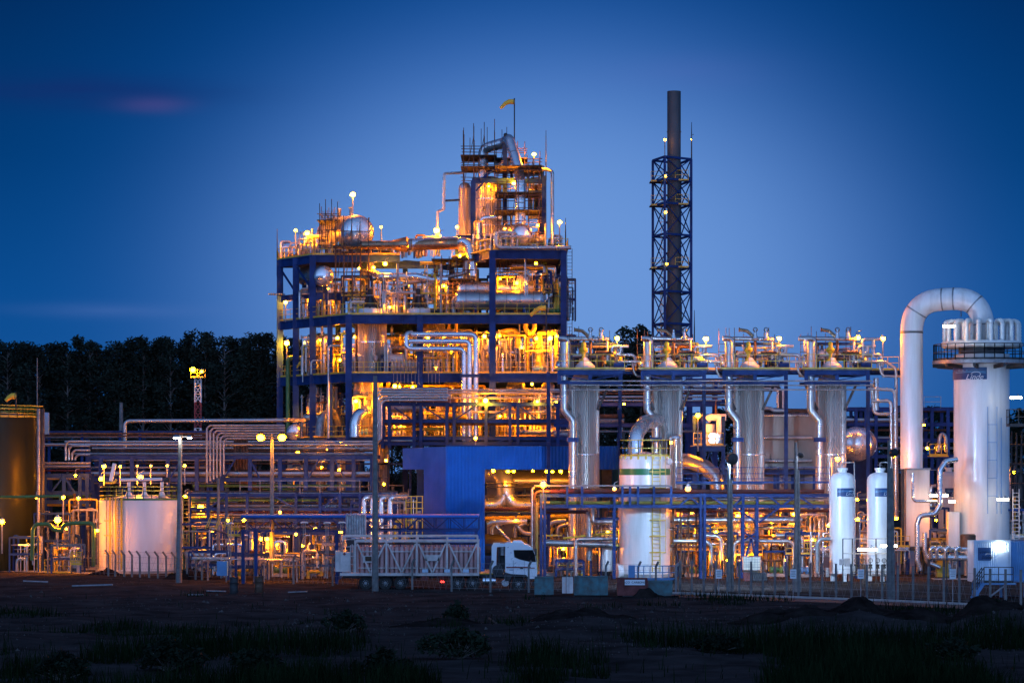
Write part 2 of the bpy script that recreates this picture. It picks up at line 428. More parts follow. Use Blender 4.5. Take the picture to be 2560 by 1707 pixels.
# plant yard apron, service road and kerb along the fence
strip('pavement', 'concrete', [gp(1000, 262), gp(2700, 262)], 66, 0.004)
strip('pavement', 'concrete', [gp(-100, 258), gp(1000, 272)], 46, 0.005)
strip('road', 'asphalt', [gp(1560, 190.6), gp(1700, 190.2), gp(2200, 179.8), gp(2620, 169.8)], 4.0, 0.022)
strip('kerb', 'kerb', [gp(1600, 193.1), gp(1700, 192.8), gp(2200, 182.3), gp(2620, 172.3)], 0.35, 0.0, h=0.14)
strip('path', 'concrete', [gp(0, 236.5), gp(240, 231)], 2.4, 0.03)
# soil heaps dug up in front of the road
def heap(px, Y, rx, ry, h, label, seed):
    mb = MB(); c = G(px, Y); nu, nv = 40, 14; vs = []; fs = []
    for j in range(nv + 1):
        s = j / nv
        for i in range(nu):
            a = 2 * math.pi * i / nu; x = math.cos(a) * s * rx; y = math.sin(a) * s * ry
            n = noise.noise(Vector((x * .9 + seed, y * .9, seed))) * .5 + noise.noise(Vector((x * 2.6, y * 2.6 + seed, 1))) * .28 + noise.noise(Vector((x * 6, y * 6, seed))) * .12
            z = h * (max(0, 1 - s ** 1.7)) * (1 + n * .8) + n * .3 * (1 - s)
            vs.append(Vector((c.x + x, c.y + y, z + ground_z(c.x + x, c.y + y) - .12 * s)))
    for j in range(nv):
        for i in range(nu):
            q = (i + 1) % nu; fs.append((j * nu + i, j * nu + q, (j + 1) * nu + q, (j + 1) * nu + i))
    mb.add(vs, fs); return mb.build('soil_heap', 'heap', None, label, 'soil heap', 'heaps of dug soil before the plant')
for i, (px, Y, rx, ry, h, lb) in enumerate([
    (1455, 150, 3.4, 2.6, .55, 'low dark soil heap with a slanting stick, below the white banded tank'),
    (1985, 149, 4.2, 2.8, .55, 'long rounded soil heap in the dark below the two small white tanks'),
    (2150, 150, 2.8, 2.4, .75, 'humped soil heap under the bent white duct, before the fence road'),
    (2310, 148, 3.0, 2.6, .45, 'flat topped soil heap in the dark below the silver piping by the tall white tower'),
    (2500, 150, 3.4, 2.8, .8, 'largest soil heap in the dark corner below the blue container'),
    (1620, 188.5, 1.3, .8, .55, 'small crumbled soil heap at the end of the kerb beside the sheet metal bins'),
    (1100, 150, 3.4, 2.2, .3, 'low soil bank in the dark foreground below the gas cylinder trailer'),
    (470, 219, 2.2, 1.0, .75, 'small dark soil heap at the foot of the floodlight pole by the cream tank'),
    (262, 227.5, 1.6, .8, .55, 'small soil pile against the fence before the cream tank')]):
    heap(px, Y, rx, ry, h, lb, i * 3.7)
# grass of the waste ground
def build_grass():
    r = random.Random(3); mb = MB()
    n = 0
    while n < 30000:
        Y = 104 + 86 * r.random() ** 1.5; px = r.uniform(-60, 2620)
        if Y > fenceY(px) - 3: continue
        c = G(px, Y); q = noise.noise(Vector((c.x * .10, c.y * .07, 20))) + .35 * noise.noise(Vector((c.x * .4, c.y * .4, 5)))
        thr = .10 if Y < 140 else (.30 if Y < 152 else .33)
        if q < thr: 
            if r.random() > .012: continue
        z = ground_z(c.x, c.y) - .03; hgt = (.22 + .75 * r.random() ** 2) * (1.15 if Y < 142 else .5) * (1 + max(0, q))
        a = r.uniform(0, 6.28); ln = r.uniform(.1, .5) * hgt; w = .018 + .012 * r.random()
        d = Vector((math.cos(a), math.sin(a), 0)); s = Vector((-d.y, d.x, 0)) * w; b = Vector((c.x, c.y, z))
        m1 = b + d * ln * .35 + Vector((0, 0, hgt * .6)); tp = b + d * ln + Vector((0, 0, hgt * .95))
        mb.add([b - s, b + s, m1 + s * .7, m1 - s * .7, tp], [(0, 1, 2, 3), (3, 2, 4)]); n += 1
    mb.build('grass', 'grass', None, 'dark rough grass over the waste ground before the plant', None, None, 'stuff', org=(0, 0, 0))
build_grass()
def build_gravel():
    r = random.Random(8); mb = MB()
    for i in range(7000):
        px = r.uniform(-40, 2600); Y = r.uniform(128, fenceY(px) - 2); c = G(px, Y)
        if noise.noise(Vector((c.x * .12, c.y * .12, 40))) < -.05 and r.random() < .85: continue
        q = r.uniform(.025, .06) * (3.0 if r.random() < .015 else 1); z = ground_z(c.x, c.y); o = [Vector((c.x + math.cos(a + i) * q * r.uniform(.7, 1.3), c.y + math.sin(a + i) * q * r.uniform(.7, 1.3), z - .01)) for a in (0, 1.57, 3.14, 4.71)]
        t = Vector((c.x + r.uniform(-.3, .3) * q, c.y + r.uniform(-.3, .3) * q, z + q * r.uniform(.6, 1.1))); mb.add(o + [t], [(0, 1, 4), (1, 2, 4), (2, 3, 4), (3, 0, 4)])
    mb.build('gravel', 'gravel', None, 'loose stones scattered over the bare soil before the fence', None, None, 'stuff', org=(0, 0, 0), smooth=False)
build_gravel()

# ------------------------------------------------------------ leafy things
def leaves(mb, c, rad, n, size, r, flat=.8):
    for _ in range(n):
        while True:
            v = Vector((r.uniform(-1, 1), r.uniform(-1, 1), r.uniform(-1, 1)))
            if .05 < v.length < 1: break
        v *= (.55 + .45 * v.length) / max(v.length, .3) * v.length
        p = c + Vector((v.x * rad, v.y * rad, v.z * rad * flat))
        u = Vector((r.uniform(-1, 1), r.uniform(-1, 1), r.uniform(-1, .4))).normalized(); w = u.cross(Vector((r.uniform(-1, 1), r.uniform(-1, 1), r.uniform(-1, 1)))).normalized()
        s = size * r.uniform(.6, 1.3)
        mb.add([p - u * s, p + w * s * .42, p + u * s, p - w * s * .42], [(0, 1, 2, 3)])
def make_gum(seed, h, cr, low, label, group):
    r = random.Random(seed); root = thing('eucalyptus_tree', label, 'tree', (0, 0, 0), group)
    t = MB(); lean = Vector((r.uniform(-.5, .5), r.uniform(-.5, .5), 0)); pts = [Vector((0, 0, 0)), lean * .3 + Vector((0, 0, h * .35)), lean * .7 + Vector((0, 0, h * .7)), lean + Vector((0, 0, h * .95))]
    t.tube(pts, [.26, .20, .13, .04], 7)
    c = MB(); z = h * low
    while z < h - .3:
        f = (z - h * low) / (h - h * low)
        sp = cr * (.62 + .62 * math.sin(min(1, f * 1.05 + .12) * math.pi * .80)) * r.uniform(.65, 1.1)
        if f > .82: sp = cr * (1.0 - (f - .82) * 3.4) * .95
        a = r.uniform(0, 6.28); d = max(.2, sp - .5) * r.uniform(.3, 1)
        base = lean * (z / h) + Vector((0, 0, z - r.uniform(.6, 1.8))); tip = lean * (z / h) + Vector((math.cos(a) * d, math.sin(a) * d, z))
        if r.random() < .8: t.tube([base, base.lerp(tip, .5) + Vector((0, 0, .25)), tip], [.07, .05, .02], 5)
        if r.random() > (.34 if f < .45 else .08): leaves(c, tip, r.uniform(.9, 1.5) * (1 if f < .85 else .85), int(64 * r.uniform(.6, 1.3)), .30, r)
        z += r.uniform(.16, .36)
    t.build('trunk', 'bark', root); c.build('crown', 'leaf', root, smooth=False)
    return root
def make_broad(seed, h, cr, label, group, name='broadleaf_tree'):
    r = random.Random(seed); root = thing(name, label, 'tree', (0, 0, 0), group)
    t = MB(); c = MB(); t.tube([(0, 0, 0), (r.uniform(-.3, .3), 0, h * .35), (r.uniform(-.6, .6), 0, h * .8)], [.35, .28, .08], 7)
    for i in range(46):
        a = r.uniform(0, 6.28); f = r.random(); z = h * (.30 + .66 * f); sp = cr * math.sin(min(1, .16 + f * .86) * math.pi) ** .6 * r.uniform(.35, 1)
        tip = Vector((math.cos(a) * sp, math.sin(a) * sp, z)); b = Vector((0, 0, z * .72))
        t.tube([b, b.lerp(tip, .6) + Vector((0, 0, .3)), tip], [.09, .05, .02], 5)
        leaves(c, tip, r.uniform(1.0, 1.7), 44, .40, r)
    t.build('trunk', 'bark', root); c.build('crown', 'leaf2', root, smooth=False)
    return root
GUMG = 'tall eucalyptus trees behind the plant'
GUM = [make_gum(40 + i, 28, [2.7, 3.1, 2.4, 2.9, 3.4, 2.6][i], [.14, .18, .12, .16, .13, .20][i], 'tall dark eucalyptus', GUMG) for i in range(6)]
first = [True] * 6
def plant(px, top, Y, label, k=None):
    k = rnd.randrange(6) if k is None else k; h = ZY(top, Y); loc = G(px, Y); s = (h - .9) / 28.0
    if first[k]:
        first[k] = False; o = GUM[k]; o.location = loc; ORG[o.name] = loc; o.scale = (s, s, s); o['label'] = label
    else: o = dup(GUM[k], loc, label, scale=s)
    o.rotation_euler = (0, 0, rnd.uniform(0, 6.28)); return o
tops = [(-14, 836), (20, 841), (43, 840), (76, 838), (104, 846), (118, 845), (143, 839), (170, 843), (196, 830), (225, 838), (242, 843), (284, 840), (302, 842), (320, 828), (358, 831), (384, 840), (404, 829), (428, 836), (458, 838), (484, 809), (507, 819), (527, 830), (560, 826), (580, 834), (603, 830), (623, 819), (650, 823), (676, 821), (713, 824), (742, 836), (789, 822), (830, 838)]
for i, (px, t) in enumerate(tops):
    plant(px, t, 420 + rnd.uniform(-3, 3), 'front row eucalyptus with a %s crown %s' % (('rounded', 'narrow', 'ragged', 'domed')[i % 4], 'beyond the left pipe rack' if px < 640 else 'behind the left corner of the steel tower') if (px, t) != (484, 809) else 'tallest eucalyptus, its crown rising above the floodlit lattice mast')
for i in range(26):
    px = -20 + i * 34 + rnd.uniform(-6, 6); plant(px, rnd.uniform(846, 872), 434 + rnd.uniform(-4, 6), 'eucalyptus of the hidden back rows seen as dark gaps between front trunks')
for i, (px, t, k, lb) in enumerate([(1431, 823, 1, 'eucalyptus just right of the steel tower, half hidden by its column'), (1490, 828, 0, 'low eucalyptus between the steel tower and the twin crowns by the chimney'), (1559, 803, 4, 'round crowned eucalyptus second from the lattice chimney'), (1602, 797, 4, 'highest eucalyptus beside the lattice chimney'), (1622, 812, 1, 'eucalyptus touching the lattice chimney corner'), (1518, 835, 3, 'short eucalyptus above the first adsorber top piping')]):
    plant(px, t, 400 + i * 2, lb, k)
for i in range(22): plant(870 + i * 36 + rnd.uniform(-9, 9), rnd.uniform(868, 905), 428 + rnd.uniform(-3, 8), 'dark eucalyptus seen through the open floors of the plant')
BR = [make_broad(80 + i, 16, 5.0, 'far round tree', 'far trees on the right horizon') for i in range(3)]
for i, px in enumerate([1690, 1745, 1800, 1850, 1935, 1962, 1990, 2120, 2150, 2185, 2215, 2260, 2330, 2362, 2385, 2440, 2500, 2548, 2590]):
    Y = 760 + rnd.uniform(-30, 60); s = ZY(rnd.uniform(1004, 1022), Y) / 16.5
    lb = 'far dark round tree on the horizon %s' % ('behind the adsorber columns' if px < 2080 else 'between the adsorbers and the tall white duct' if px < 2240 else 'between the white duct and the tall white tower' if px < 2390 else 'right of the tall white tower')
    o = BR[i] if i < 3 else dup(BR[i % 3], (0, 0, 0))
    o.location = G(px, Y); ORG[o.name] = o.location.copy(); o.scale = (s * 1.0, s, s); o['label'] = lb; o.rotation_euler = (0, 0, rnd.uniform(0, 6))
def bush(px, Y, h, w, label, seed, m='leaf2', sz=.16):
    r = random.Random(seed); c = G(px, Y); root = thing('shrub', label, 'shrub', (c.x, c.y, ground_z(c.x, c.y) - .05), 'shrubs on the waste ground' if Y < 200 else 'dark bushes below the eucalyptus')
    b = MB(); t = MB(); o = ORG[root.name]
    for i in range(int(16 * w)):
        a = r.uniform(0, 6.28); q = r.random(); p = o + Vector((math.cos(a) * w * q * .6, math.sin(a) * w * q * .4, h * (.25 + .7 * r.random() * (1 - q * .5))))
        t.bar(o + Vector((0, 0, .02)), p, .03); leaves(b, p, h * .28, 40, sz, r)
    t.build('stem', 'bark', root); b.build('foliage', m, root, smooth=False)
for i, (px, Y, h, w, lb) in enumerate([(420, 120, 1.5, 2.6, 'dark shrub in the bottom left foreground grass'), (640, 118, 1.3, 2.2, 'dark shrub in the foreground below the twin lamp pole'), (860, 146, 1.2, 1.6, 'upright weed clump below the gas cylinder trailer tail'), (1150, 126, 1.4, 3.0, 'wide dark shrub in the foreground below the truck cab'), (960, 116, 1.2, 2.0, 'low shrub near the bottom edge below the trailer'), (150, 116, 1.2, 2.0, 'low shrub in the far left bottom corner'), (1790, 130, .9, 2.0, 'low weed clump in front of the soil heaps'), (2380, 126, 1.0, 2.4, 'low shrub in the bottom right foreground'), (2490, 171, .8, .8, 'small weed at the road edge below the container steps'), (1137, 152, 1.3, 1.0, 'tall dark weed standing on the soil bank'),
    (130, 380, 7, 9, 'dark bush behind the olive tank top'), (210, 384, 5, 8, 'dark bush below the eucalyptus by the single pale post'), (330, 382, 4.5, 8, 'long low bush above the left pipe rack'), (420, 386, 4.5, 8, 'dark bush left of the lattice mast foot'), (560, 386, 5, 8, 'dark bush right of the lattice mast foot')]):
    bush(px, Y, h, w, lb, i, sz=.14 if Y < 200 else .5)

# ------------------------------------------------------------ litter on the waste ground
def drum(px, Y, m, label):
    c = G(px, Y); c.z = ground_z(c.x, c.y); root = thing('oil_drum', label, 'drum', c, 'oil drums on the waste ground')
    MB().lathe([(.28, 0), (.29, .02), (.29, .3), (.305, .31), (.29, .33), (.29, .58), (.305, .6), (.29, .62), (.29, .88)], c, 20).build('body', m, root)
    MB().lathe([(.26, .87), (.262, .885)], c, 20).add([], []).build('lid', 'dark', root)
    MB().ring(c + Vector((0, 0, .885)), .285, .014).build('rim', m, root)
o = drum(585, 197, 'dark', 'black oil drum standing on the waste ground before the fence'); o2 = drum(648, 197, 'rust', 'rusty brown oil drum standing right of the black one')
for nm in [x for x in bpy.data.objects if x.name.startswith('oil_drum')]: nm.scale = (1.15, 1.15, 1.3)
for (a, b, r_, m, lb) in [((58, 211), (120, 211.5), .07, 'galv', 'pale pipe length lying on the soil below the olive tank'), ((180, 202), (282, 202), .07, 'galv', 'long pale pipe lying on the soil below the cream tank'), ((516, 197.5), (565, 197.8), .06, 'galv', 'pale pipe end lying left of the black drum'), ((470, 193.5), (510, 193.5), .05, 'galv', 'thin pale pipe lying before the black drum'), ((720, 192), (768, 192.4), .05, 'galv', 'thin pale pipe lying right of the rusty drum')]:
    p, q = G(*a), G(*b)
    for v in (p, q): v.z = ground_z(v.x, v.y) + r_ + .03
    pipe([p, q], r_, m, lb, 'loose_pipe', 'loose pipes on the waste ground')
for (px, py, Y, px2, py2, Y2, lb) in [(1462, 1546, 148.5, 1522, 1616, 143, 'slanting dark dead branch stuck in the soil heap'), (1598, 1548, 147.5, 1596, 1588, 147, 'short pale stick standing upright in the soil bank'), (1222, 1545, 151, 1262, 1578, 147, 'pale dead branch leaning left of the soil heap')]:
    MB().tube([P(px, py, Y), P((px + px2) / 2 + 3, (py + py2) / 2 - 2, (Y + Y2) / 2), P(px2, py2 + 6, Y2)], [.06, .05, .03], 7).build('dead_branch', 'wood', None, lb, 'branch', 'dead branches in the soil')

# ============================================================ LAMPS (the only light besides the sky)
LAMPS = []
def globe(c, r, m, root, name='lamp_glass'):
    return MB().ball(c, r, 10, 6, .85).build(name, m, root)
def hood(c, r, root, m='cream'):
    MB().lathe([(r * .3, r * 1.6), (r * .5, r * 1.3), (r * 1.15, r * .85), (r * 1.2, r * .7), (r * .9, r * .74)], c, 12).build('hood', m, root)
def lamp(px, py, Y, label, post=2.2, r=.25, m='na', group='sodium lamps of the plant', arm=0.0, side=0, base=None):
    """globe lamp; post: length of the pole under it (0 = hung from a bracket above), arm: sideways reach of the pole head"""
    r *= .64 * rnd.uniform(.72, 1.2); c = P(px, py, Y)
    root = thing('plant_lamp', label, 'lamp', c if post <= 0 else c - Vector((arm, 0, post)), group)
    hood(c, r, root); globe(c, r, m, root)
    if post > 0:
        b = c - Vector((arm, 0, post))
        if abs(arm) > .01: MB().tube([b, b + Vector((0, 0, post + .35)), c + Vector((0, 0, .42)), c + Vector((0, 0, .3))], .055, 7, .3).build('post', 'galv', root)
        else: MB().tube([b, b + Vector((0, 0, post - r * .7))], .06, 7).build('post', 'galv', root)
    else:
        MB().tube([c + Vector((0, 0, r * .8)), c + Vector((0, 0, .5)), c + Vector((.3, .25, .6))], .04, 6, .1).build('bracket', 'galv', root)
    return root

# ============================================================ MAIN PROCESS TOWER
T0 = thing('process_tower', 'tall open steel process tower painted blue, with decks full of lit vessels', 'steel structure', G(1150, 282))
YL = 275.0
D1, D2, D3, D4 = 11.74, 18.0, 23.75, 30.1
LW = [(700, 287.6), (740, 284.6), (782, 281.4), (825, 278.2), (872, 275.0)]     # slanting left side
def col(px, Y, z0, z1, w=.62, par=T0, m='blue'):
    c = G(px, Y); MB().ibeam((c.x, c.y, z0), (c.x, c.y, z1), w, w, .06, (0, 1, 0)).build('column', m, par)
    # web faces the viewer: a plate between the flanges reads as the solid blue face
def bx(a, b, z, h=.75, w=.35, par=T0, m='blue', name='beam'):
    p, q = G(*a), G(*b); p.z = q.z = z - h / 2 - .05
    MB().ibeam(p, q, w, h, .05).build(name, m, par)
for i, (px, Y) in enumerate(LW):
    top = D4 - .1 if i < 3 else (D3 if i == 3 else D3)
    col(px, Y, 0, top, .62 if i != 3 else .5)
for px, Y in [(1050, 275), (1231, 275), (1409, 275)]:
    col(px, Y, 0, D4 - .1 if px > 1100 else D3 - .1, .58 if px != 1231 else .62)
for px, Y in [(905, 294), (1013, 288), (1090, 288), (1130, 294), (1230, 292), (1361, 290), (1395, 296), (960, 296), (845, 294)]:
    col(px, Y, 0, D4 - .1 if px > 1000 else D3, .5)
# decks
def deckpoly(pts, z, t=.06, par=T0, m='grating', name='deck'):
    mb = MB(); vs = [Vector((G(px, Y).x, Y, z)) for px, Y in pts]; n = len(vs)
    mb.add(vs + [v - Vector((0, 0, t)) for v in vs], [tuple(range(n)), tuple(range(2 * n - 1, n - 1, -1))] + [(i, (i + 1) % n, n + (i + 1) % n, n + i) for i in range(n)])
    mb.build(name, m, par, smooth=False)
FULL = [(694, 288.0), (868, 274.9), (1418, 274.9), (1405, 299), (860, 299), (700, 299)]
for z, poly in ((D1, FULL), (D2, FULL), (D3, FULL), (D4, [(694, 288.0), (780, 281.3), (1000, 281.3), (1000, 299), (700, 299)]), (D4, [(1222, 274.9), (1420, 274.9), (1405, 299), (1120, 299), (1130, 284)])):
    deckpoly(poly, z)
for z in (D1, D2, D3):
    h = .85 if z != D1 else .7
    for a, b in zip(LW, LW[1:]): bx(a, b, z, h)
    bx((872, 275), (1050, 275), z, h); bx((1050, 275), (1231, 275), z, h); bx((1231, 275), (1409, 275), z, h)
    bx((1409, 275), (1395, 296), z, h); bx((1050, 275), (1050, 296), z, h, .3); bx((872, 275), (905, 294), z, h, .3); bx((1231, 275), (1230, 292), z, h, .3)
    bx((905, 294), (1395, 296), z, h, .3)
for a, b in zip(LW[:3], LW[1:3]): bx(a, b, D4, .8)
bx((782, 281.4), (1000, 281.4), D4, .7); bx((905, 284), (1090, 284), D4 - .4, .75)
bx((1231, 275), (1409, 275), D4, .85); bx((1409, 275), (1395, 296), D4, .85); bx((1231, 275), (1130, 286), D4, .8); bx((1013, 288), (1130, 294), D4, .6)
for a, b in zip(LW[:3], LW[1:3]): bx(a, b, 26.4, .6, .3)                      # mid landing at the left end
bx((782, 281.4), (905, 283.5), 26.4, .75, .3)
# stiffener plates on the big girders
for z, x0, x1 in ((D3, 872, 1409), (D4, 1231, 1409)):
    for k in range(6):
        px = x0 + (x1 - x0) * (k + .5) / 6
        MB().box((G(px, 274.86).x, 274.86, z - .48), (.03, .12, .75)).build('stiffener', 'blue', T0)
# braces
def brace(a, za, b, zb, w=.16, par=T0, m='blue'):
    p, q = G(*a), G(*b); p.z, q.z = za, zb; MB().bar(p, q, w).build('brace', m, par)
brace((700, 287.6), D4 - .9, (740, 284.6), 26.5); brace((740, 284.6), D4 - .9, (782, 281.4), 26.5)
brace((1231, 276), D1, (1409, 276), 3, .14); brace((872, 276), 4, (960, 296), D1, .16)
# handrails of the decks
def rails(name_pts, z, par=T0, m='yellow', step=1.3, h=1.1, w=.05):
    pts = [Vector((G(px, Y).x, Y, z)) for px, Y in name_pts]
    for a, b in zip(pts, pts[1:]): MB().rail([a, b], h, w, step).build('handrail', m, par)
LWo = [(px - 1, Y - .2) for px, Y in LW]
for z in (D1, D2, D3):
    rails(LWo, z)
    rails([(874, 274.9), (1050, 274.9), (1231, 274.9), (1416, 274.9), (1404, 297)], z)
rails([(700, 298), (693, 288)], D4); rails([(693, 288), (740, 284.5), (780, 281.2), (880, 281.2), (1000, 281.2)], D4, step=.9)
rails([(1236, 274.9), (1330, 274.9), (1420, 274.9), (1406, 297)], D4, m='yellow')
rails([(1226, 275), (1175, 280.5), (1130, 285)], D4)
# small landing outside the left corner
MB().box(P(688, 736, 288) + Vector((.2, -.3, 0)), (1.6, 1.6, .08)).build('landing', 'galv', T0)
# stairs
def stair(a, b, w=.8, par=T0, m='galv', rm='yellow'):
    a, b = Vector(a), Vector(b); s = Vector((0, w / 2, 0)) if abs((b - a).x) > abs((b - a).y) else Vector((w / 2, 0, 0))
    mb = MB(); mb.bar(a - s, b - s, .06, .22); mb.bar(a + s, b + s, .06, .22); n = max(4, int(abs(b.z - a.z) / .24))
    for i in range(1, n): p = a.lerp(b, i / n); mb.box(p, (.26, w, .03) if s.y else (w, .26, .03))
    st = mb.build('stair', m, par)
    for q in (-s, s):
        r = MB()
        for i in range(0, 6): p = a.lerp(b, i / 5) + q; r.bar(p, p + Vector((0, 0, 1)), .045)
        r.bar(a + q + Vector((0, 0, 1)), b + q + Vector((0, 0, 1)), .05); r.bar(a + q + Vector((0, 0, .5)), b + q + Vector((0, 0, .5)), .04)
        r.build('stair_rail', rm, st)

def at(px, Y, z): v = G(px, Y); v.z = z; return v
stair(at(757, 284.5, D3), at(770, 284.5, 26.4), .7, m='yellow')
stair(at(1098, 281, D3), at(1062, 281, D3 + 4.4), .8, m='yellow'); stair(at(1112, 277.2, D2), at(1096, 277.2, D2 + 3.6), .8, m='yellow')
stair(at(1100, 280, D2), at(1125, 280, D3 - 1), .8, m='yellow'); stair(at(940, 283, D1), at(975, 283, D2 - .5), .8, m='yellow')
stair(at(1330, 284, D1), at(1300, 284, D2 - .5), .8, m='yellow')
# upper head frame over the columns
H0 = thing('head_frame', 'blue portal frame standing on the top right deck around the tallest column', 'steel structure', at(1270, 284, D4))
ct = ZY(452, 283)
for px, Y, z1 in [(1183, 283, ct), (1360, 284, ZY(440, 284)), (1262, 285, ZY(345, 285)), (1350, 291, ct)]:
    c = G(px, Y); MB().ibeam((c.x, c.y, D4), (c.x, c.y, z1), .48, .48, .05, (0, 1, 0)).build('column', 'blue', H0)
p, q = at(1180, 283, ct), at(1292, 283, ct); MB().ibeam(p, q, .35, .5).build('beam', 'blue', H0)
MB().ibeam(at(1183, 283, ct), at(1262, 285, ct - .05), .3, .4).build('beam', 'blue', H0)
MB().ibeam(at(1292, 283, ct), at(1360, 284, ct), .3, .45).build('beam', 'blue', H0)
for a, b in [((1200, 283, ct), (1262, 285, ZY(400, 285))), ((1190, 283, ZY(478, 283)), (1212, 283, ct)), ((1272, 285, ZY(405, 285)), (1282, 283, ct))]:
    MB().bar(at(*a), at(*b), .2).build('brace', 'blue', H0)
# short portal frame left of it carrying the slanted duct
H1 = thing('pipe_portal', 'short blue portal carrying the slanted duct beside the tall column', 'steel structure', at(1150, 282, D4))
for px in (1142, 1180):
    c = G(px, 281.5); MB().ibeam((c.x, c.y, D4), (c.x, c.y, ZY(592, 281.5)), .32, .32, .05, (0, 1, 0)).build('column', 'blue', H1)
MB().ibeam(at(1140, 281.5, ZY(592, 281.5)), at(1182, 281.5, ZY(592, 281.5)), .3, .3).build('beam', 'blue', H1)

# ------------------------------------------------------------ scaffolds
def scaffold(label, x0, x1, Y0, Y1, z0, z1, nx, ny, boards, m='rust', over=1.0, lift=1.6, r=.035, seed=1, group='scaffolding on the process tower'):
    rr = random.Random(seed); a, b = G(x0, Y0).x, G(x1, Y0).x
    root = thing('scaffold', label, 'scaffold', ((a + b) / 2, (Y0 + Y1) / 2, z0), group)
    xs = [a + (b - a) * i / nx for i in range(nx + 1)]; ys = [Y0 + (Y1 - Y0) * i / ny for i in range(ny + 1)]
    for x in xs:
        for y in ys: MB().bar((x, y, z0), (x, y, z1 + rr.uniform(.1, 1) * over), r * 2).build('upright', m, root)
    z = z0 + lift * .6
    while z < z1:
        for y in ys: MB().bar((xs[0] - .25, y, z + rr.uniform(-.1, .1)), (xs[-1] + .25, y, z), r * 2).build('ledger', m, root)
        for x in xs: MB().bar((x, ys[0] - .2, z + .08), (x, ys[-1] + .2, z + .08), r * 2).build('transom', m, root)
        z += lift
    for bz in boards: MB().box(((a + b) / 2, (Y0 + Y1) / 2, bz), (b - a + .5, Y1 - Y0 + .5, .09)).build('boards', 'wood', root)
    for k in range(max(1, nx - 1)):
        MB().bar((xs[k], ys[0] - .05, z0), (xs[k + 1], ys[0] - .05, z1), r * 1.8).build('diagonal', m, root)
    return root
zz = lambda py, Y: ZY(py, Y)
scaffold('rusty scaffold wrapped round the top of the tallest column, its poles spiking into the sky', 1158, 1236, 283.5, 289, zz(470, 284), zz(345, 284), 3, 2, [zz(390, 284), zz(418, 284)], over=2.2, seed=3)
scaffold('rusty scaffold with three dark board levels around the tall vertical duct', 1244, 1348, 279, 284.5, D4, zz(425, 281), 4, 2, [zz(530, 281), zz(486, 281), zz(420, 281)], over=.8, seed=5, lift=1.25)
scaffold('dark scaffold under the slanted blue-lit duct at the very top', 1240, 1312, 285.4, 289.5, zz(470, 286), zz(365, 284), 4, 2, [zz(392, 284)], over=.8, seed=6, lift=1.1)
scaffold('rusty scaffold on the right of the top platform beside the bent vent pipe', 1318, 1350, 284, 290, zz(470, 285), zz(398, 285), 2, 2, [zz(424, 285)], over=.7, seed=8, lift=1.1)
scaffold('dark scaffold with a board level above the left shoulder of the big domed drum', 799, 844, 282, 287, D4, zz(525, 283), 3, 2, [zz(553, 283)], m='dark', over=1.1, seed=9)
scaffold('thin scaffold standing in front of the big domed drum', 838, 921, 279.6, 281, zz(760, 280), zz(560, 280), 4, 1, [zz(617, 280)], m='rust', over=.9, seed=11, lift=2.0)
scaffold('rusty scaffold inside the third floor under the large slanted duct', 1085, 1180, 279, 283, D3, D4 - .4, 5, 1, [zz(650, 280), zz(700, 280)], seed=13, lift=1.3, over=.2)
scaffold('scaffold around the right end of the paired horizontal exchangers', 1368, 1388, 277.5, 284, zz(740, 278), zz(705, 278), 1, 2, [zz(733, 278)], m='dark', seed=14, lift=1.0)
scaffold('fine rusty scaffold grid on the third floor behind the right front column', 1240, 1290, 281, 286, D3 + 2.2, D4 - .6, 5, 2, [], seed=15, lift=.8, over=0)

# ------------------------------------------------------------ vessels of the tower
def vcol(label, px, Y, rpx, ytop, z0, m='alucol', rip=0, dome=.35, name='process_column', cat='vessel', group=None, bands=(), skirt=None, nozz=0, seed=0):
    """vertical clad vessel with domed head, bands, nozzles"""
    k = Y / F; r = rpx * k; c = at(px, Y, z0); zt = ZY(ytop, Y) - z0; dh = r * dome * 2
    root = thing(name, label, cat, c, group)
    prof = [(r, 0)] + ([(r, zt - dh)])
    MB().lathe(prof, c, 40, None, .035 if rip else 0, rip).build('shell', m, root)
    if dome: MB().lathe([(r * 1.02, zt - dh - .02), (r * 1.0, zt - dh + .02), (r * .93, zt - dh * .62), (r * .74, zt - dh * .28), (r * .42, zt - dh * .06), (.05, zt)], c, 36).build('head', 'alu', root)
    for f in bands: MB().lathe([(r * 1.012 + .02, zt * f - .06), (r * 1.012 + .02, zt * f + .06)], c, 40).build('band', 'alu', root)
    rr = random.Random(seed + int(px))
    for i in range(nozz):
        a = rr.uniform(-2.6, -.5); h = rr.uniform(.2, .85) * zt; d = Vector((math.cos(a), math.sin(a), 0)); q = c + d * r * .95 + Vector((0, 0, h))
        mb = MB(); mb.tube([q, q + d * .45], .16, 10); mb.disc(q + d * .45, .26, .1, d, 12); mb.build('nozzle', 'galv', root)
    return root
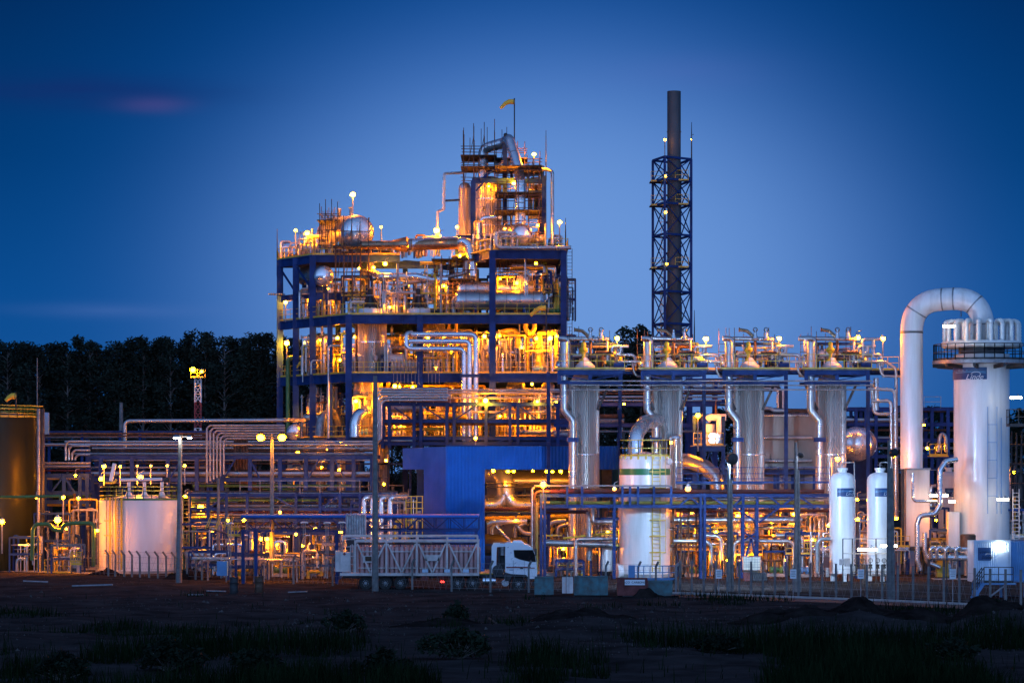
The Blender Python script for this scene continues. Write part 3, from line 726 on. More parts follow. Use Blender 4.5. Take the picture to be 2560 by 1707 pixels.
def hdrum(label, a, b, r, m='alu', dome=.5, name='horizontal_drum', group=None, saddles=True, bands=0, nozz=0, seed=0, floor=None):
    """horizontal drum with domed ends between two world points"""
    a, b = Vector(a), Vector(b); ax = b - a; L = ax.length; u = ax.normalized()
    root = thing(name, label, 'vessel', Vector(((a + b) / 2)) - Vector((0, 0, r)), group)
    d = r * dome
    MB().lathe([(r, 0), (r, L)], a, 32, u).build('shell', m, root)
    MB().lathe([(r * 1.01, .03), (r * .95, -d * .35), (r * .8, -d * .65), (r * .5, -d * .9), (.03, -d)], a, 32, u).build('head', 'alu', root)
    MB().lathe([(r * 1.01, -.03), (r * .95, d * .35), (r * .8, d * .65), (r * .5, d * .9), (.03, d)], b, 32, u).build('head', 'alu', root)
    for i in range(bands):
        MB().lathe([(r * 1.015, -.05), (r * 1.015, .05)], a.lerp(b, (i + .5) / bands), 32, u).build('band', 'galv', root)
    if saddles:
        sd = Vector((-u.y, u.x, 0))
        fl = floor if floor is not None else a.z - r - .35
        for t in (.2, .8):
            p = a.lerp(b, t); h = p.z - r * .55 - fl
            MB().box((p.x, p.y, fl + h / 2), (.22, r * 1.5, h), math.atan2(u.y, u.x)).build('saddle', 'blue', root)
    rr = random.Random(seed)
    for i in range(nozz):
        p = a.lerp(b, (i + .6) / (nozz + .2)); h = rr.uniform(.4, .9)
        mb = MB(); mb.tube([p + Vector((0, 0, r * .9)), p + Vector((0, 0, r + h))], .13, 10); mb.disc(p + Vector((0, 0, r + h)), .24, .1, (0, 0, 1), 12); mb.build('nozzle', 'galv', root)
    return root
z = ZY(580, 282)
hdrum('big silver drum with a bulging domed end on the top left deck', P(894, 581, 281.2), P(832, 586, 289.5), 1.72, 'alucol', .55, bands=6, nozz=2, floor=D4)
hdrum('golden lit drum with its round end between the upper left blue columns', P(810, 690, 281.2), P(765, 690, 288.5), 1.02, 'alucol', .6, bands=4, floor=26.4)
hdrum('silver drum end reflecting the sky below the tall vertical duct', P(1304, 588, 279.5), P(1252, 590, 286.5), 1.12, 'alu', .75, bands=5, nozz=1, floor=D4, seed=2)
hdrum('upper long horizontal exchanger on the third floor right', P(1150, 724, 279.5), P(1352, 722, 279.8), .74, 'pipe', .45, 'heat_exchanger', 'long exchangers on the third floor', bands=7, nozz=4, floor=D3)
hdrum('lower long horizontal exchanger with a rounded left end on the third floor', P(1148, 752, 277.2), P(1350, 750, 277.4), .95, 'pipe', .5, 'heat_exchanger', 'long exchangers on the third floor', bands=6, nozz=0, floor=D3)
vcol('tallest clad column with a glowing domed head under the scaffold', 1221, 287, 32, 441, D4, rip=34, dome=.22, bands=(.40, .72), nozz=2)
vcol('slim ribbed column with a bright domed head left of the blue portal', 1162, 288.5, 15, 456, D4, rip=22, dome=.5, nozz=1)
vcol('wide ribbed vessel between the second and third deck behind the left front column', 927, 280, 39, 790, D2, rip=52, dome=0, bands=(.55,), nozz=1)
vcol('ribbed vessel continuing below the second deck with a large elbow at its foot', 920, 280.5, 36, 945, D1, rip=46, dome=0, nozz=2)
vcol('tall ribbed column behind the second front column', 1085, 285, 27, 800, D2, rip=34, dome=.1, nozz=1)
vcol('pale clad column left of the third floor duct elbow', 912, 284.5, 13, 640, D3, 'stack', dome=0, name='riser_column')
for i, (px, Y, r, t, z0, lb) in enumerate([(1205, 281, 16, 838, D2, 'round topped clad vessel glowing yellow left of the right front column'), (1270, 281, 16, 838, D2, 'round topped clad vessel glowing yellow right of the right front column'), (1303, 280, 8, 905, D2, 'slim silver standpipe vessel on the second floor'), (1165, 284, 20, 850, D2, 'dim clad vessel deep on the second floor'), (1000, 288, 18, 830, D2, 'clad vessel deep behind the triple pipes'),
    (1010, 284, 20, 958, D1, 'clad vessel on the first floor behind the pipe bundle'), (1130, 284, 22, 948, D1, 'broad clad vessel on the first floor centre'), (1190, 282, 14, 960, D1, 'slim clad vessel on the first floor left of the right column'), (1290, 281, 22, 950, D1, 'clad vessel on the first floor right bay'), (1370, 281, 16, 955, D1, 'clad vessel on the first floor by the last column'),
    (1302, 279, 9, 683, D3, 'small silver pot between the exchangers and the top deck'), (1174, 282, 16, 650, D3, 'vertical silver pot under the slanted duct'), (830, 284, 13, 960, D1, 'slim vessel beside the slanting left wall, first floor'), (770, 286, 14, 1060, 3.2, 'clad vessel at the tower foot behind the left pipes'), (735, 288, 16, 1100, .2, 'left clad vessel at the tower foot'), (800, 285, 17, 1105, .2, 'second clad vessel at the tower foot'), (850, 283, 14, 1110, .2, 'third clad vessel at the tower foot'), (955, 284, 18, 1080, .2, 'clad vessel at the tower foot behind the blue shed')]):
    vcol(lb, px, Y, r, t, z0, rip=int(r * 1.5), dome=.25, nozz=2, name='process_vessel', group='clad vessels on the tower floors', seed=i)
# reactor tops with dark conical motor stools
def reactor(px, Y, rpx, label):
    k = Y / F; r = rpx * k; c = at(px, Y, D3); root = thing('stirred_reactor', label, 'vessel', c, 'stirred reactors on the third floor')
    MB().lathe([(r, 0), (r, .62), (r * .96, .74), (r * .7, .86)], c, 28).build('shell', 'cream', root)
    mb = MB()
    for i in range(8):
        a = math.pi * 2 * i / 8; mb.bar(c + Vector((math.cos(a) * r * .8, math.sin(a) * r * .8, .8)), c + Vector((math.cos(a) * r * .22, math.sin(a) * r * .22, 2.1)), .2, .1)
    mb.lathe([(r * .62, .84), (r * .34, 1.5), (r * .2, 2.1)], c, 12); mb.build('motor_stool', 'dark', root)
    MB().lathe([(.26, 2.1), (.28, 2.15), (.28, 2.7), (.16, 2.8)], c, 14).build('motor', 'dark', root)
    MB().lathe([(.4, 2.04), (.4, 2.14)], c, 14).build('flange', 'galv', root)
reactor(926, 278.5, 30, 'stirred reactor with dark conical motor stool under the silver duct bend'); reactor(1047, 278.5, 30, 'stirred reactor with dark conical motor stool left of the yellow stair')

# ------------------------------------------------------------ big ducts
def duct(pts, r, m, label, bend=2.2, bands=(), group='large silver ducts of the tower', seg=20):
    o0 = Vector(pts[0]); root = thing('duct', label, 'duct', o0, group)
    MB().tube(pts, r, seg, bend * (r if not isinstance(r, list) else max(r))).build('run', m, root)
    P3 = [Vector(p) for p in pts]; rr = r if not isinstance(r, list) else max(r)
    for a, b in zip(P3, P3[1:]):
        L = (b - a).length; n = int(L / 2.2)
        for i in range(n):
            p = a.lerp(b, (i + .5) / n); d = (b - a).normalized()
            if isinstance(r, list): continue
            MB().lathe([(rr * 1.025, -.05), (rr * 1.025, .05)], p, seg, d).build('band', 'galv', root)
    return root
duct([P(1208, 452, 286.5), P(1208, 372, 286.5), P(1262, 356, 285.5), P(1272, 345, 284), P(1297, 424, 282), P(1301, 455, 281.5), P(1301, 560, 281.5)], .52, 'alu', 'silver overhead duct looping from the tallest column down to the domed drum', 1.6)
MB().ball(P(1264, 338, 284), .22, 10, 6).build('vent_cap', 'dark', None, 'dark round vent cap on the highest duct bend', 'vent')
root = thing('duct', 'wide slanted duct run from the big domed drum to the portal, widening midway', 'duct', P(905, 612, 280.3), 'large silver ducts of the tower')
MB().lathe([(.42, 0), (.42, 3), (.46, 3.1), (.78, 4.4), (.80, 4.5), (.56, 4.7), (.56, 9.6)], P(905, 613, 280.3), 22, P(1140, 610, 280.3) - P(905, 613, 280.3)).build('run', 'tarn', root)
MB().lathe([(.60, 0), (.60, .3)], P(1020, 611.5, 280.3), 22, (1, 0, 0)).build('band', 'galv', root)
MB().lathe([(.58, 0), (.58, 4.6)], P(1030, 611.0, 280.3), 22, P(1140, 606, 280.6) - P(1030, 611, 280.3)).build('sleeve', 'alu', root)
duct([P(1143, 607, 280.6), P(1160, 603, 280.4), P(1172, 612, 280.2), P(1182, 655, 279.6), P(1182, 690, 279.6)], .43, 'alu', 'sky reflecting duct bending down from the portal to the third floor', 1.5)
duct([P(926, 645, 282.6), P(926, 678, 282.0), P(952, 692, 279.6), P(1040, 691, 279.0), P(1078, 699, 278.8), P(1120, 699, 278.8)], .36, 'alu', 'thick silver pipe leaving the riser column and stepping down over the reactors', 1.2)
duct([P(1020, 707, 280.2), P(1100, 697, 280.0), P(1165, 682, 279.6), P(1165, 655, 279.6), P(1172, 651, 279.6), P(1215, 651, 279.6)], .22, 'pipe', 'golden lit pipe rising in an elbow left of the right front column', 1.5)
duct([P(1202, 640, 282.5), P(1198, 560, 282.5), P(1208, 545, 282.5), P(1255, 543, 282.5)], .24, 'alu', 'bright orange lit pipe elbow at the base of the tallest column', 2.0)
# triple silver pipes that turn down through the second floor
for i, (xa, y, xt, rr_) in enumerate([(1028, 836, 1190, .26), (1028, 860, 1174, .25), (1018, 875, 1160, .25)]):
    pts = [P(xa, y, 273.6), P(xt, y, 273.6), P(xt, 1102, 273.6)]
    if i == 2: pts = [P(1030, 832, 274.2), P(1016, 834, 273.8), P(1016, 872, 273.6), P(xt, 872, 273.6), P(xt, 1102, 273.6)]
    if i == 1: pts[0].x -= .1; pts[1].z = pts[0].z = ZY(853, 273.6)
    pipe(pts, rr_, 'alu', ['outermost of the three silver pipes crossing the second floor and turning down', 'middle of the three silver pipes crossing the second floor and turning down', 'innermost of the three silver pipes, with an upturned bend at its left end'][i], group='triple silver pipes on the tower front', bend=2.4, seg=14)
MB().box(P(1175, 939, 273.5), (2.0, .5, .3)).build('pipe_clamp', 'blue', None, 'blue clamp bar across the three silver downpipes', 'pipe clamp')
# vent loops
pipe([P(1103, 605, 284), P(1094, 590, 284), P(1094, 529, 284), P(1110, 523, 284), P(1110, 434, 284), P(1160, 432, 285)], .13, 'pipe', 'thin stepped vent pipe standing left of the slim ribbed column', bend=1.8, group='vent pipes of the tower top')
pipe([P(1112, 502, 284), P(1150, 500, 286)], .11, 'blue', 'short dark crossover pipe from the stepped vent to the slim column', group='vent pipes of the tower top')
pipe([P(1381, 612, 282), P(1381, 430, 282), P(1368, 424, 283), P(1345, 424, 284)], .17, 'pipe', 'long vertical vent pipe with a hooked top right of the head frame', bend=2.2, group='vent pipes of the tower top')
pipe([P(1240, 580, 274.4), P(1240, 612, 274.4), P(1250, 619, 274.4), P(1428, 619, 274.4)], .19, 'pipe', 'grey pipe lying along the top girder of the right block', bend=1.6, group='vent pipes of the tower top')
for px, y0, y1, Y, lb in [(1365, 326, 450, 286, 'tall lightning rod right of the tallest column'), (1414, 545, 618, 276, 'thin lightning rod on the top right corner'), (693, 572, 690, 288.4, 'thin lightning rod at the upper left corner of the tower')]:
    MB().tube([P(px, y1, Y), P(px, (y0 + y1) / 2, Y), P(px, y0, Y)], [.07, .06, .025], 7).build('lightning_rod', 'dark', None, lb, 'rod', 'lightning rods')
for i, (px, y0, y1) in enumerate([(1203, 322, 372), (1218, 318, 372), (1255, 324, 360), (1267, 318, 350), (1175, 345, 400)]):
    MB().bar(P(px, y0, 284), P(px, y1, 284), .06).build('scaffold_pole', 'rust', None, 'loose rusty scaffold pole sticking up past the highest duct', 'pole', 'loose scaffold poles at the top')
def windsock(px, py, Y, yb, label, L=1.0):
    root = thing('windsock', label, 'windsock', P(px, yb, Y), 'orange windsocks')
    MB().tube([P(px, yb, Y), P(px, py - 4, Y)], .06, 8).build('pole', 'dark', root)
    k = Y / F
    mb = MB(); a = P(px - 1, py + 5, Y); pts = [a, a + Vector((-12 * k * L, -.1, .0)), a + Vector((-22 * k * L, -.2, -5 * k * L)), a + Vector((-34 * k * L, -.2, -17 * k * L))]
    mb.tube(pts, [.27, .25, .20, .14], 12); mb.build('sock', 'orange', root)
    MB().ring(a, .28, .03, (1, 0, 0)).build('hoop', 'dark', root)
windsock(1286, 250, 284, 360, 'orange windsock flying at the very top of the tower')
windsock(1366, 765, 272.8, 905, 'orange windsock drooping before the right end of the third deck', 1.15)
windsock(40, 985, 236, 1022, 'small drooping windsock behind the olive tank top', .7)
# caged ladder on the right
L_ = thing('access_ladder', 'thin caged ladder down the right edge of the tower', 'ladder', at(1426, 276, D2))
MB().ladder(at(1424, 276, D2), at(1424, 276, D4 + .2), .5).build('ladder_rails', 'dark', L_); MB().bar(at(1430, 275.6, D2), at(1430, 275.6, D4), .05).build('safety_cable', 'dark', L_)

# ============================================================ CHIMNEY
def chimney():
    Y = 320; k = Y / F; c = G(1685, Y)
    root = thing('chimney', 'tall weathered steel chimney rising through a blue lattice tower', 'chimney', c)
    r = 17 * k
    zt = ZY(229, Y); zj = ZY(735, Y)
    MB().lathe([(r * 1.18, 0), (r * 1.18, zj - 1.4), (r, zj), (r, zt), (r * .86, zt), (r * .86, zt - 2)], c, 32).build('flue', 'stack', root)
    for py in (330, 395, 500, 640, 760): z = ZY(py, Y); MB().lathe([(r * 1.06, z - .05), (r * 1.06, z + .05)], c, 32).build('ring_flange', 'stack', root)
    t = thing('lattice_tower', 'blue steel lattice tower with cross bracing around the chimney', 'steel structure', G(1680, Y + 1))
    # triangular plan: three legs seen at x 1632, 1662 (nearer), 1727
    L = [G(1632, 322), G(1662, 317.8), G(1728, 320.5), G(1700, 325)]
    lv = [ZY(v, 320) for v in (850, 810, 730, 668, 588, 511, 451, 397)]
    for q in L: MB().bar((q.x, q.y, 0), (q.x, q.y, lv[-1]), .28).build('leg', 'blue', t)
    for z in lv:
        for a, b in ((0, 1), (1, 2), (2, 3), (3, 0)): MB().bar((L[a].x, L[a].y, z), (L[b].x, L[b].y, z), .17, .24).build('strut', 'blue', t)
    zs = [0] + lv
    for z0, z1 in zip(zs, zs[1:]):
        for a, b in ((0, 1), (1, 2), (2, 3), (3, 0)):
            MB().bar((L[a].x, L[a].y, z0), (L[b].x, L[b].y, z1), .10).bar((L[b].x, L[b].y, z0), (L[a].x, L[a].y, z1), .10).build('cross_brace', 'blue', t)
    for i in (3, 5, 6):                                         # small railed landings
        z = lv[i] - 0.1
        MB().box((L[0].x + .9, L[0].y - .6, z), (2.6, 2.2, .08)).build('landing', 'grating', t)
        a = Vector((L[0].x - .3, L[0].y - 1.7, z)); MB().rail([a, a + Vector((2.6, 0, 0)), a + Vector((2.6, 2.2, 0))], 1.15, .05, 1.2).build('handrail', 'yellow', t)
        MB().box((L[2].x - 1.2, L[2].y - .8, z), (1.5, 1.2, .08)).build('landing', 'grating', t)
        a = Vector((L[2].x - 1.9, L[2].y - 1.4, z)); MB().rail([a, a + Vector((1.5, 0, 0))], 1.15, .05, .8).build('handrail', 'yellow', t)
    MB().ladder((L[0].x + 1.2, L[0].y - .2, 12), (L[0].x + 1.2, L[0].y - .2, lv[6]), .5).build('ladder', 'yellow', t)
    MB().cage((L[0].x + 1.2, L[0].y - .2, 12), (L[0].x + 1.2, L[0].y - .2, lv[2]), (0, -1, 0), .7, 1.2).build('safety_cage', 'yellow', t)
    for px, y0, y1, Yy, lb in [(1729, 306, 397, 320.5, 'tall lightning rod on the lattice tower beside the chimney'), (1736, 775, 870, 318, 'lightning rod standing right of the lattice tower foot')]:
        MB().tube([P(px, y1, Yy), P(px, (y0 + y1) / 2, Yy), P(px, y0, Yy)], [.08, .07, .03], 7).build('lightning_rod', 'dark', None, lb, 'rod', 'lightning rods')
chimney()
def mast():
    Y = 380; c = G(495, Y); root = thing('lattice_mast', 'red and white lattice mast with orange floodlights before the trees', 'mast', c)
    bands = [(1172, 1095, 'maroon'), (1095, 1070, 'white'), (1070, 1006, 'maroon'), (1006, 944, 'white')]
    w = .42
    z = 0
    MB().tube([c, c + Vector((0, 0, ZY(1172, Y)))], .3, 8).build('mast_foot', 'maroon', root)
    for y0, y1, m in bands:
        z0, z1 = ZY(y0, Y), ZY(y1, Y); mb = MB()
        for sx in (-1, 1):
            for sy in (-1, 1): mb.bar((c.x + sx * w, Y + sy * w, z0), (c.x + sx * w, Y + sy * w, z1), .1)
        n = max(1, int((z1 - z0) / 1.1))
        for i in range(n):
            a, b = z0 + (z1 - z0) * i / n, z0 + (z1 - z0) * (i + 1) / n
            for sy in (-1, 1): mb.bar((c.x - w, Y + sy * w, a), (c.x + w, Y + sy * w, b), .07); mb.bar((c.x + w, Y + sy * w, a), (c.x - w, Y + sy * w, b), .07)
            mb.bar((c.x - w, Y - w, b), (c.x + w, Y - w, b), .07)
        mb.build('lattice_section', m, root)
    zt = ZY(944, Y); MB().box((c.x, Y, zt), (1.9, 1.6, .1)).build('platform', 'yellow', root)
    MB().rail([(c.x - .9, Y - .8, zt), (c.x + .9, Y - .8, zt), (c.x + .9, Y + .8, zt)], 1.1, .07, .9).build('handrail', 'yellow', root)
    for px, py, r, m in ((482, 925, .32, 'nay'), (504, 929, .20, 'nad')):
        p = P(px, py, Y - 1); MB().lathe([(r * 1.25, .25), (r * 1.3, .1), (r * .5, .6)], p, 12, (0, .5, .5)).build('floodlight_housing', 'galv', root); globe(p, r, m, root, 'floodlight_glass')
        MB().bar(p + Vector((0, .4, 0)), Vector((c.x, Y, zt + .2)), .08).build('floodlight_arm', 'yellow', root)
mast()

# ============================================================ ADSORBER COLUMNS WITH THEIR VALVE PLATFORMS
ADG = 'four ribbed adsorber columns under the valve platform'
def valve(root, c, s=1.0, wheel=True, m='galv'):
    c = Vector(c)
    MB().lathe([(.16 * s, -.3 * s), (.3 * s, -.28 * s), (.3 * s, -.2 * s), (.2 * s, 0), (.3 * s, .2 * s), (.3 * s, .28 * s), (.16 * s, .3 * s)], c, 10).build('valve_body', m, root)
    mb = MB(); mb.tube([c, c + Vector((0, -.05, .7 * s))], .05 * s, 6); 
    if wheel:
        mb.ring(c + Vector((0, -.08, .8 * s)), .28 * s, .045 * s, (0, 1, 0), 14, 5); mb.bar(c + Vector((-.26 * s, -.08, .8 * s)), c + Vector((.26 * s, -.08, .8 * s)), .04 * s); mb.bar(c + Vector((0, -.08, .54 * s)), c + Vector((0, -.08, 1.06 * s)), .04 * s)
    mb.build('valve_wheel', 'dark', root)
ads_first = []
def adsorber(i, px, label):
    Y = 232.0; k = Y / F; c = G(px, Y); r = 37.5 * k; zt = ZY(955, Y)
    root = thing('adsorber_column', label, 'vessel', c, ADG)
    MB().lathe([(r, 0), (r, zt - .25), (r * .95, zt)], c, 24, None, .035, 40).build('cladding', 'alucol', root)
    MB().lathe([(r * .72, zt - .05), (r * .68, zt + .25), (r * .3, zt + 1.0), (r * .28, zt + 1.4)], at(px - 6, Y, 0), 24).build('top_cone', 'cream', root)
    for z in (zt * .32, zt * .62): MB().lathe([(r + .05, z - .03), (r + .05, z + .03)], c, 40).build('band', 'alu', root)
    # inlet riser in front, offset elbow at y 1015-1060
    xo = -50
    mb = MB(); rr = 9.5 * k
    mb.tube([P(px + xo, 855, Y - 2.2), P(px + xo, 1025, Y - 2.2), P(px + xo + 22, 1052, Y - 2.2), P(px + xo + 22, 1390, Y - 2.2)], rr, 14, rr * 1.1, n=3)
    mb.build('riser_pipe', 'pipe', root)
    MB().box(P(px + xo + 22, 1099, Y - 2.2), (.95, .75, .35)).box(P(px + xo + 27, 1112, Y - 1.9), (.3, .6, .9)).build('pipe_bracket', 'blue', root)
    MB().box(P(px + xo + 22, 1400, Y - 2.2), (.9, .9, .5)).build('pipe_foot', 'concrete', root)
    for sx, x0 in ((-1, -4), (1, 4)):                         # knee braces carrying the platform
        a = P(px + sx * 64, 960, Y - 1.3); b = P(px + sx * 34, 1025, Y - 1.1); MB().bar(a, b, .2).build('knee_brace', 'dark', root)
    return root
AX = [1460, 1668, 1872, 2077]
for i, (px, lb) in enumerate(zip(AX, ['ribbed adsorber column nearest the process tower, beside the blue shed', 'ribbed adsorber column half hidden behind the white banded tank', 'ribbed adsorber column left of the broad clad chamber', 'ribbed adsorber column right of the broad clad chamber'])):
    adsorber(i, px, lb)
# the long valve platform on top
PF = thing('valve_platform', 'long blue steel platform carrying the valve sets on top of the adsorbers', 'steel structure', G(1780, 232))
zp = ZY(925, 231)
for i, px in enumerate(AX):
    a, b = G(px - 62, 229.4).x, G(px + 92, 229.4).x
    for yy in (229.3, 234.6):
        MB().ibeam((a, yy, zp - .25), (b, yy, zp - .25), .22, .42).build('beam', 'blue', PF)
        MB().ibeam((a, yy, zp - 1.05), (b, yy, zp - 1.05), .2, .32).build('beam', 'blue', PF)
    for x in (a, (a + b) / 2, b):
        MB().bar((x, 229.25, zp - .05), (x, 229.25, zp - 1.2), .3, .12).build('hanger', 'blue', PF)
        MB().bar((x, 229.3, zp - .3), (x, 234.6, zp - .3), .16, .3).build('crossbeam', 'blue', PF)
    MB().bar((a, 229.35, zp - .45), ((a + b) / 2, 229.35, zp - .9), .08).bar((b, 229.35, zp - .45), ((a + b) / 2, 229.35, zp - .9), .08).build('brace', 'blue', PF)
    MB().box(((a + b) / 2, 231.9, zp + .03), (b - a + .8, 5.6, .06)).build('deck', 'grating', PF)
    MB().bar((a - .3, 229.12, zp + .06), (b + .3, 229.12, zp + .06), .03, .18).build('toe_plate', 'yellow', PF)
    MB().rail([(a - .3, 229.1, zp + .06), (b + .3, 229.1, zp + .06)], 1.15, .045, 1.1, toe=False).build('handrail', 'yellow', PF)
    MB().rail([(a - .3, 234.7, zp + .06), (b + .3, 234.7, zp + .06)], 1.15, .045, 1.1, toe=False).build('handrail', 'yellow', PF)
    if i < 3:
        a2 = G(AX[i + 1] - 62, 229.4).x; MB().box(((b + a2) / 2, 232.5, zp + .02), (a2 - b - .8, 1.4, .05)).build('bridge', 'grating', PF)
        MB().ibeam((b, 231.9, zp - .2), (a2, 231.9, zp - .2), .2, .3).build('beam', 'blue', PF)
        MB().rail([(b, 231.7, zp + .05), (a2, 231.7, zp + .05)], 1.1, .045, 1.2).build('handrail', 'yellow', PF)
MB().box((G(2215, 231).x, 232, zp), (3.8, 1.4, .06)).build('bridge', 'grating', PF)
MB().rail([(G(2165, 231).x, 231.2, zp), (G(2248, 231).x, 231.2, zp)], 1.1, .045, 1).build('handrail', 'yellow', PF)
MB().ibeam((G(2165, 231).x, 232, zp - .2), (G(2270, 231).x, 232, zp - .2), .2, .35).build('beam', 'blue', PF)
for px in (1371, 1550, 1760, 1965, 2170): MB().ibeam((G(px, 235).x, 235, 0), (G(px, 235).x, 235, zp), .3, .3, .04, (0, 1, 0)).build('column', 'blue', PF)
# cable trays and small pipes slung under the platform
for j, (py, r_) in enumerate([(952, .06), (963, .05), (974, .06)]):
    pipe([P(1425, py, 228.8), P(2180, py, 228.8)], r_, 'galv', ['topmost', 'middle', 'lowest'][j] + ' of the three thin conduits slung along the platform over the adsorbers', 'conduit', 'conduits under the valve platform', cat='conduit')
# valve sets
def valveset(i, px):
    Y = 231.0; k = Y / F; d = px - 1460
    nm = ['first valve set, at the process tower end of the platform', 'second valve set, before the lattice chimney', 'third valve set, silhouetted over the broad clad chamber', 'fourth valve set, nearest the bent white duct'][i]
    root = thing('valve_set', nm, 'valve set', at(px, Y, zp), 'valve sets on the adsorber platform')
    q = lambda x, y, Yo=0: P(x + d, y, Y + Yo)
    MB().tube([q(1395, 846), q(1420, 846), q(1420, 920)], 6.5 * k, 14, 6.5 * k * 2, n=6).build('header_elbow', 'pipe', root)
    MB().tube([q(1420, 846, .3), q(1524, 848, .3)], 5 * k, 12).build('header', 'pipe', root)
    MB().tube([q(1452, 842, .4), q(1460, 848, .4), q(1474, 850, .4)], .1, 8).build('stub', 'galv', root)
    MB().tube([q(1436, 824, .2), q(1455, 827, .2), q(1468, 838, .2), q(1474, 850, .2)], .14, 9, .3).build('vent_elbow', 'tarn', root)
    MB().disc(q(1436, 824, .2), .2, .06, (1, 0, 0)).build('vent_flange', 'rust', root)
    for x in (1476, 1503): 
        c = q(x, 843, .1); MB().lathe([(.2, -.25), (.26, -.1), (.14, .2), (.1, .6)], c, 10).build('valve_body', 'alu', root)
        mb = MB(); mb.ring(c + Vector((0, -.1, .62)), .17, .035, (0, 1, 0), 12, 5); mb.bar(c + Vector((-.16, -.1, .62)), c + Vector((.16, -.1, .62)), .03); mb.build('valve_wheel', 'dark', root)
    # control valve tree
    c = q(1459, 890); mb = MB(); mb.lathe([(.32, -.95), (.32, -.8), (.16, -.7), (.16, -.3), (.3, -.15), (.38, .0), (.3, .15), (.16, .3), (.2, .55), (.1, .7)], c + Vector((0, 0, .5)), 12); mb.build('control_valve', 'yellow', root)
    MB().tube([q(1432, 890), q(1470, 888)], .1, 8).build('branch_pipe', 'pipe', root)
    MB().tube([q(1476, 852, .5), q(1476, 925, .5)], 3.6 * k, 10).build('branch_pipe', 'rust', root)
    MB().tube([q(1518, 850, .4), q(1518, 905, .4)], 3 * k, 10).build('branch_pipe', 'pipe', root)
    MB().tube([q(1490, 880), q(1530, 880)], 2.6 * k, 8).build('branch_pipe', 'rust', root)
    for x, s in ((1399, .9), (1412, .8)):
        MB().ball(q(x, 914, -.4), .34 * s, 12, 8, 1.2).build('pot', 'alu', root); MB().tube([q(x, 905, -.4), q(x, 885, -.4)], .12, 8).build('pot_neck', 'galv', root); MB().disc(q(x, 888, -.4), .22, .12, (0, 0, 1)).build('flange', 'dark', root)
    c = q(1463, 916); mb = MB(); mb.lathe([(.85, -.2), (.82, .05), (.5, .35), (.16, .75)], c, 18); mb.build('bonnet', 'cream', root)
    mb = MB()
    for x in (1385, 1403, 1411, 1424, 1447, 1498, 1510, 1524):
        mb2 = MB(); mb2.bar(q(x, 924, .6 if x % 2 else -.9), q(x, rnd.uniform(815, 836), .6 if x % 2 else -.9), .045); mb2.build('scaffold_upright', 'rust', root)
    for y in (880, 860, 896): MB().bar(q(1383, y, -.9), q(1424, y, -.9), .04).build('scaffold_ledger', 'rust', root); 
    for y in (870, 892, 905): MB().bar(q(1490, y, .5), q(1530, y, .5), .04).build('scaffold_ledger', 'rust', root)
    MB().box(q(1510, 884, .2), (1.6, .8, .07)).build('scaffold_boards', 'wood', root)
    # outlet loop to the right
    MB().tube([q(1530, 880), q(1530, 868), q(1536, 866), q(1572, 866)], 3.6 * k, 10, .3).build('loop_pipe', 'pipe', root)
    MB().tube([q(1552, 868), q(1552, 882), q(1536, 887), q(1580, 887), q(1588, 893), q(1588, 915)], 4.4 * k, 10, .35).build('loop_pipe', 'pipe', root)
    MB().tube([q(1545, 904, -1), q(1600, 904, -1)], 3.2 * k, 10).build('loop_pipe', 'pipe', root)
    MB().tube([q(1580, 904), q(1585, 930), q(1592, 940), q(1650, 941)], 3.2 * k, 10, .3).build('drain_pipe', 'pipe', root)
    MB().box(q(1548, 918, -.6), (.9, .6, .7)).build('junction_box', 'blue', root)
    if i in (2,): MB().tube([q(1585, 846), q(1600, 846), q(1603, 850), q(1603, 882)], 6 * k, 12, .4).build('loop_pipe', 'pipe', root); valve(root, q(1610, 878), .7)
    if i == 3:
        MB().tube([q(1540, 895), q(1540, 852), q(1545, 848), q(1592, 848)], 3.6 * k, 10, .3).build('loop_pipe', 'pipe', root); MB().tube([q(1566, 850), q(1566, 892)], 3.8 * k, 10).build('loop_pipe', 'pipe', root)
for i, px in enumerate(AX): valveset(i, px)
pipe([P(1572, 848, 232), P(1585, 848, 232), P(1590, 852, 232), P(1590, 880, 232)], .16, 'pipe', 'short bent pipe between the third and fourth valve sets', group='odd pipes of the valve platform') if False else None
# pipes dropping at the right end of the platform
for pts, r_, lb in [([P(2172, 905, 231), P(2215, 905, 231), P(2240, 922, 231), P(2243, 1290, 231)], .13, 'pipe dropping beside the bent white duct from the platform end'), ([P(2180, 958, 230.5), P(2185, 1030, 230.5), P(2196, 1035, 230.5), P(2232, 1035, 230.5), P(2233, 1290, 230.5)], .15, 'hairpin pipe hanging under the platform end'),
    ([P(2190, 945, 230), P(2191, 1025, 230)], .2, 'thick drop pipe under the platform end'), ([P(2180, 1002, 229.6), P(2222, 1002, 229.6), P(2228, 1008, 229.6), P(2230, 1290, 229.6)], .14, 'pipe with a square bend left of the white duct'), ([P(2170, 972, 229.2), P(2230, 974, 229.2), P(2238, 984, 229.2), P(2240, 1290, 229.2)], .13, 'outer long drop pipe left of the white duct')]:
    pipe(pts, r_, 'pipe', lb, group='drop pipes at the platform end', bend=2.2)

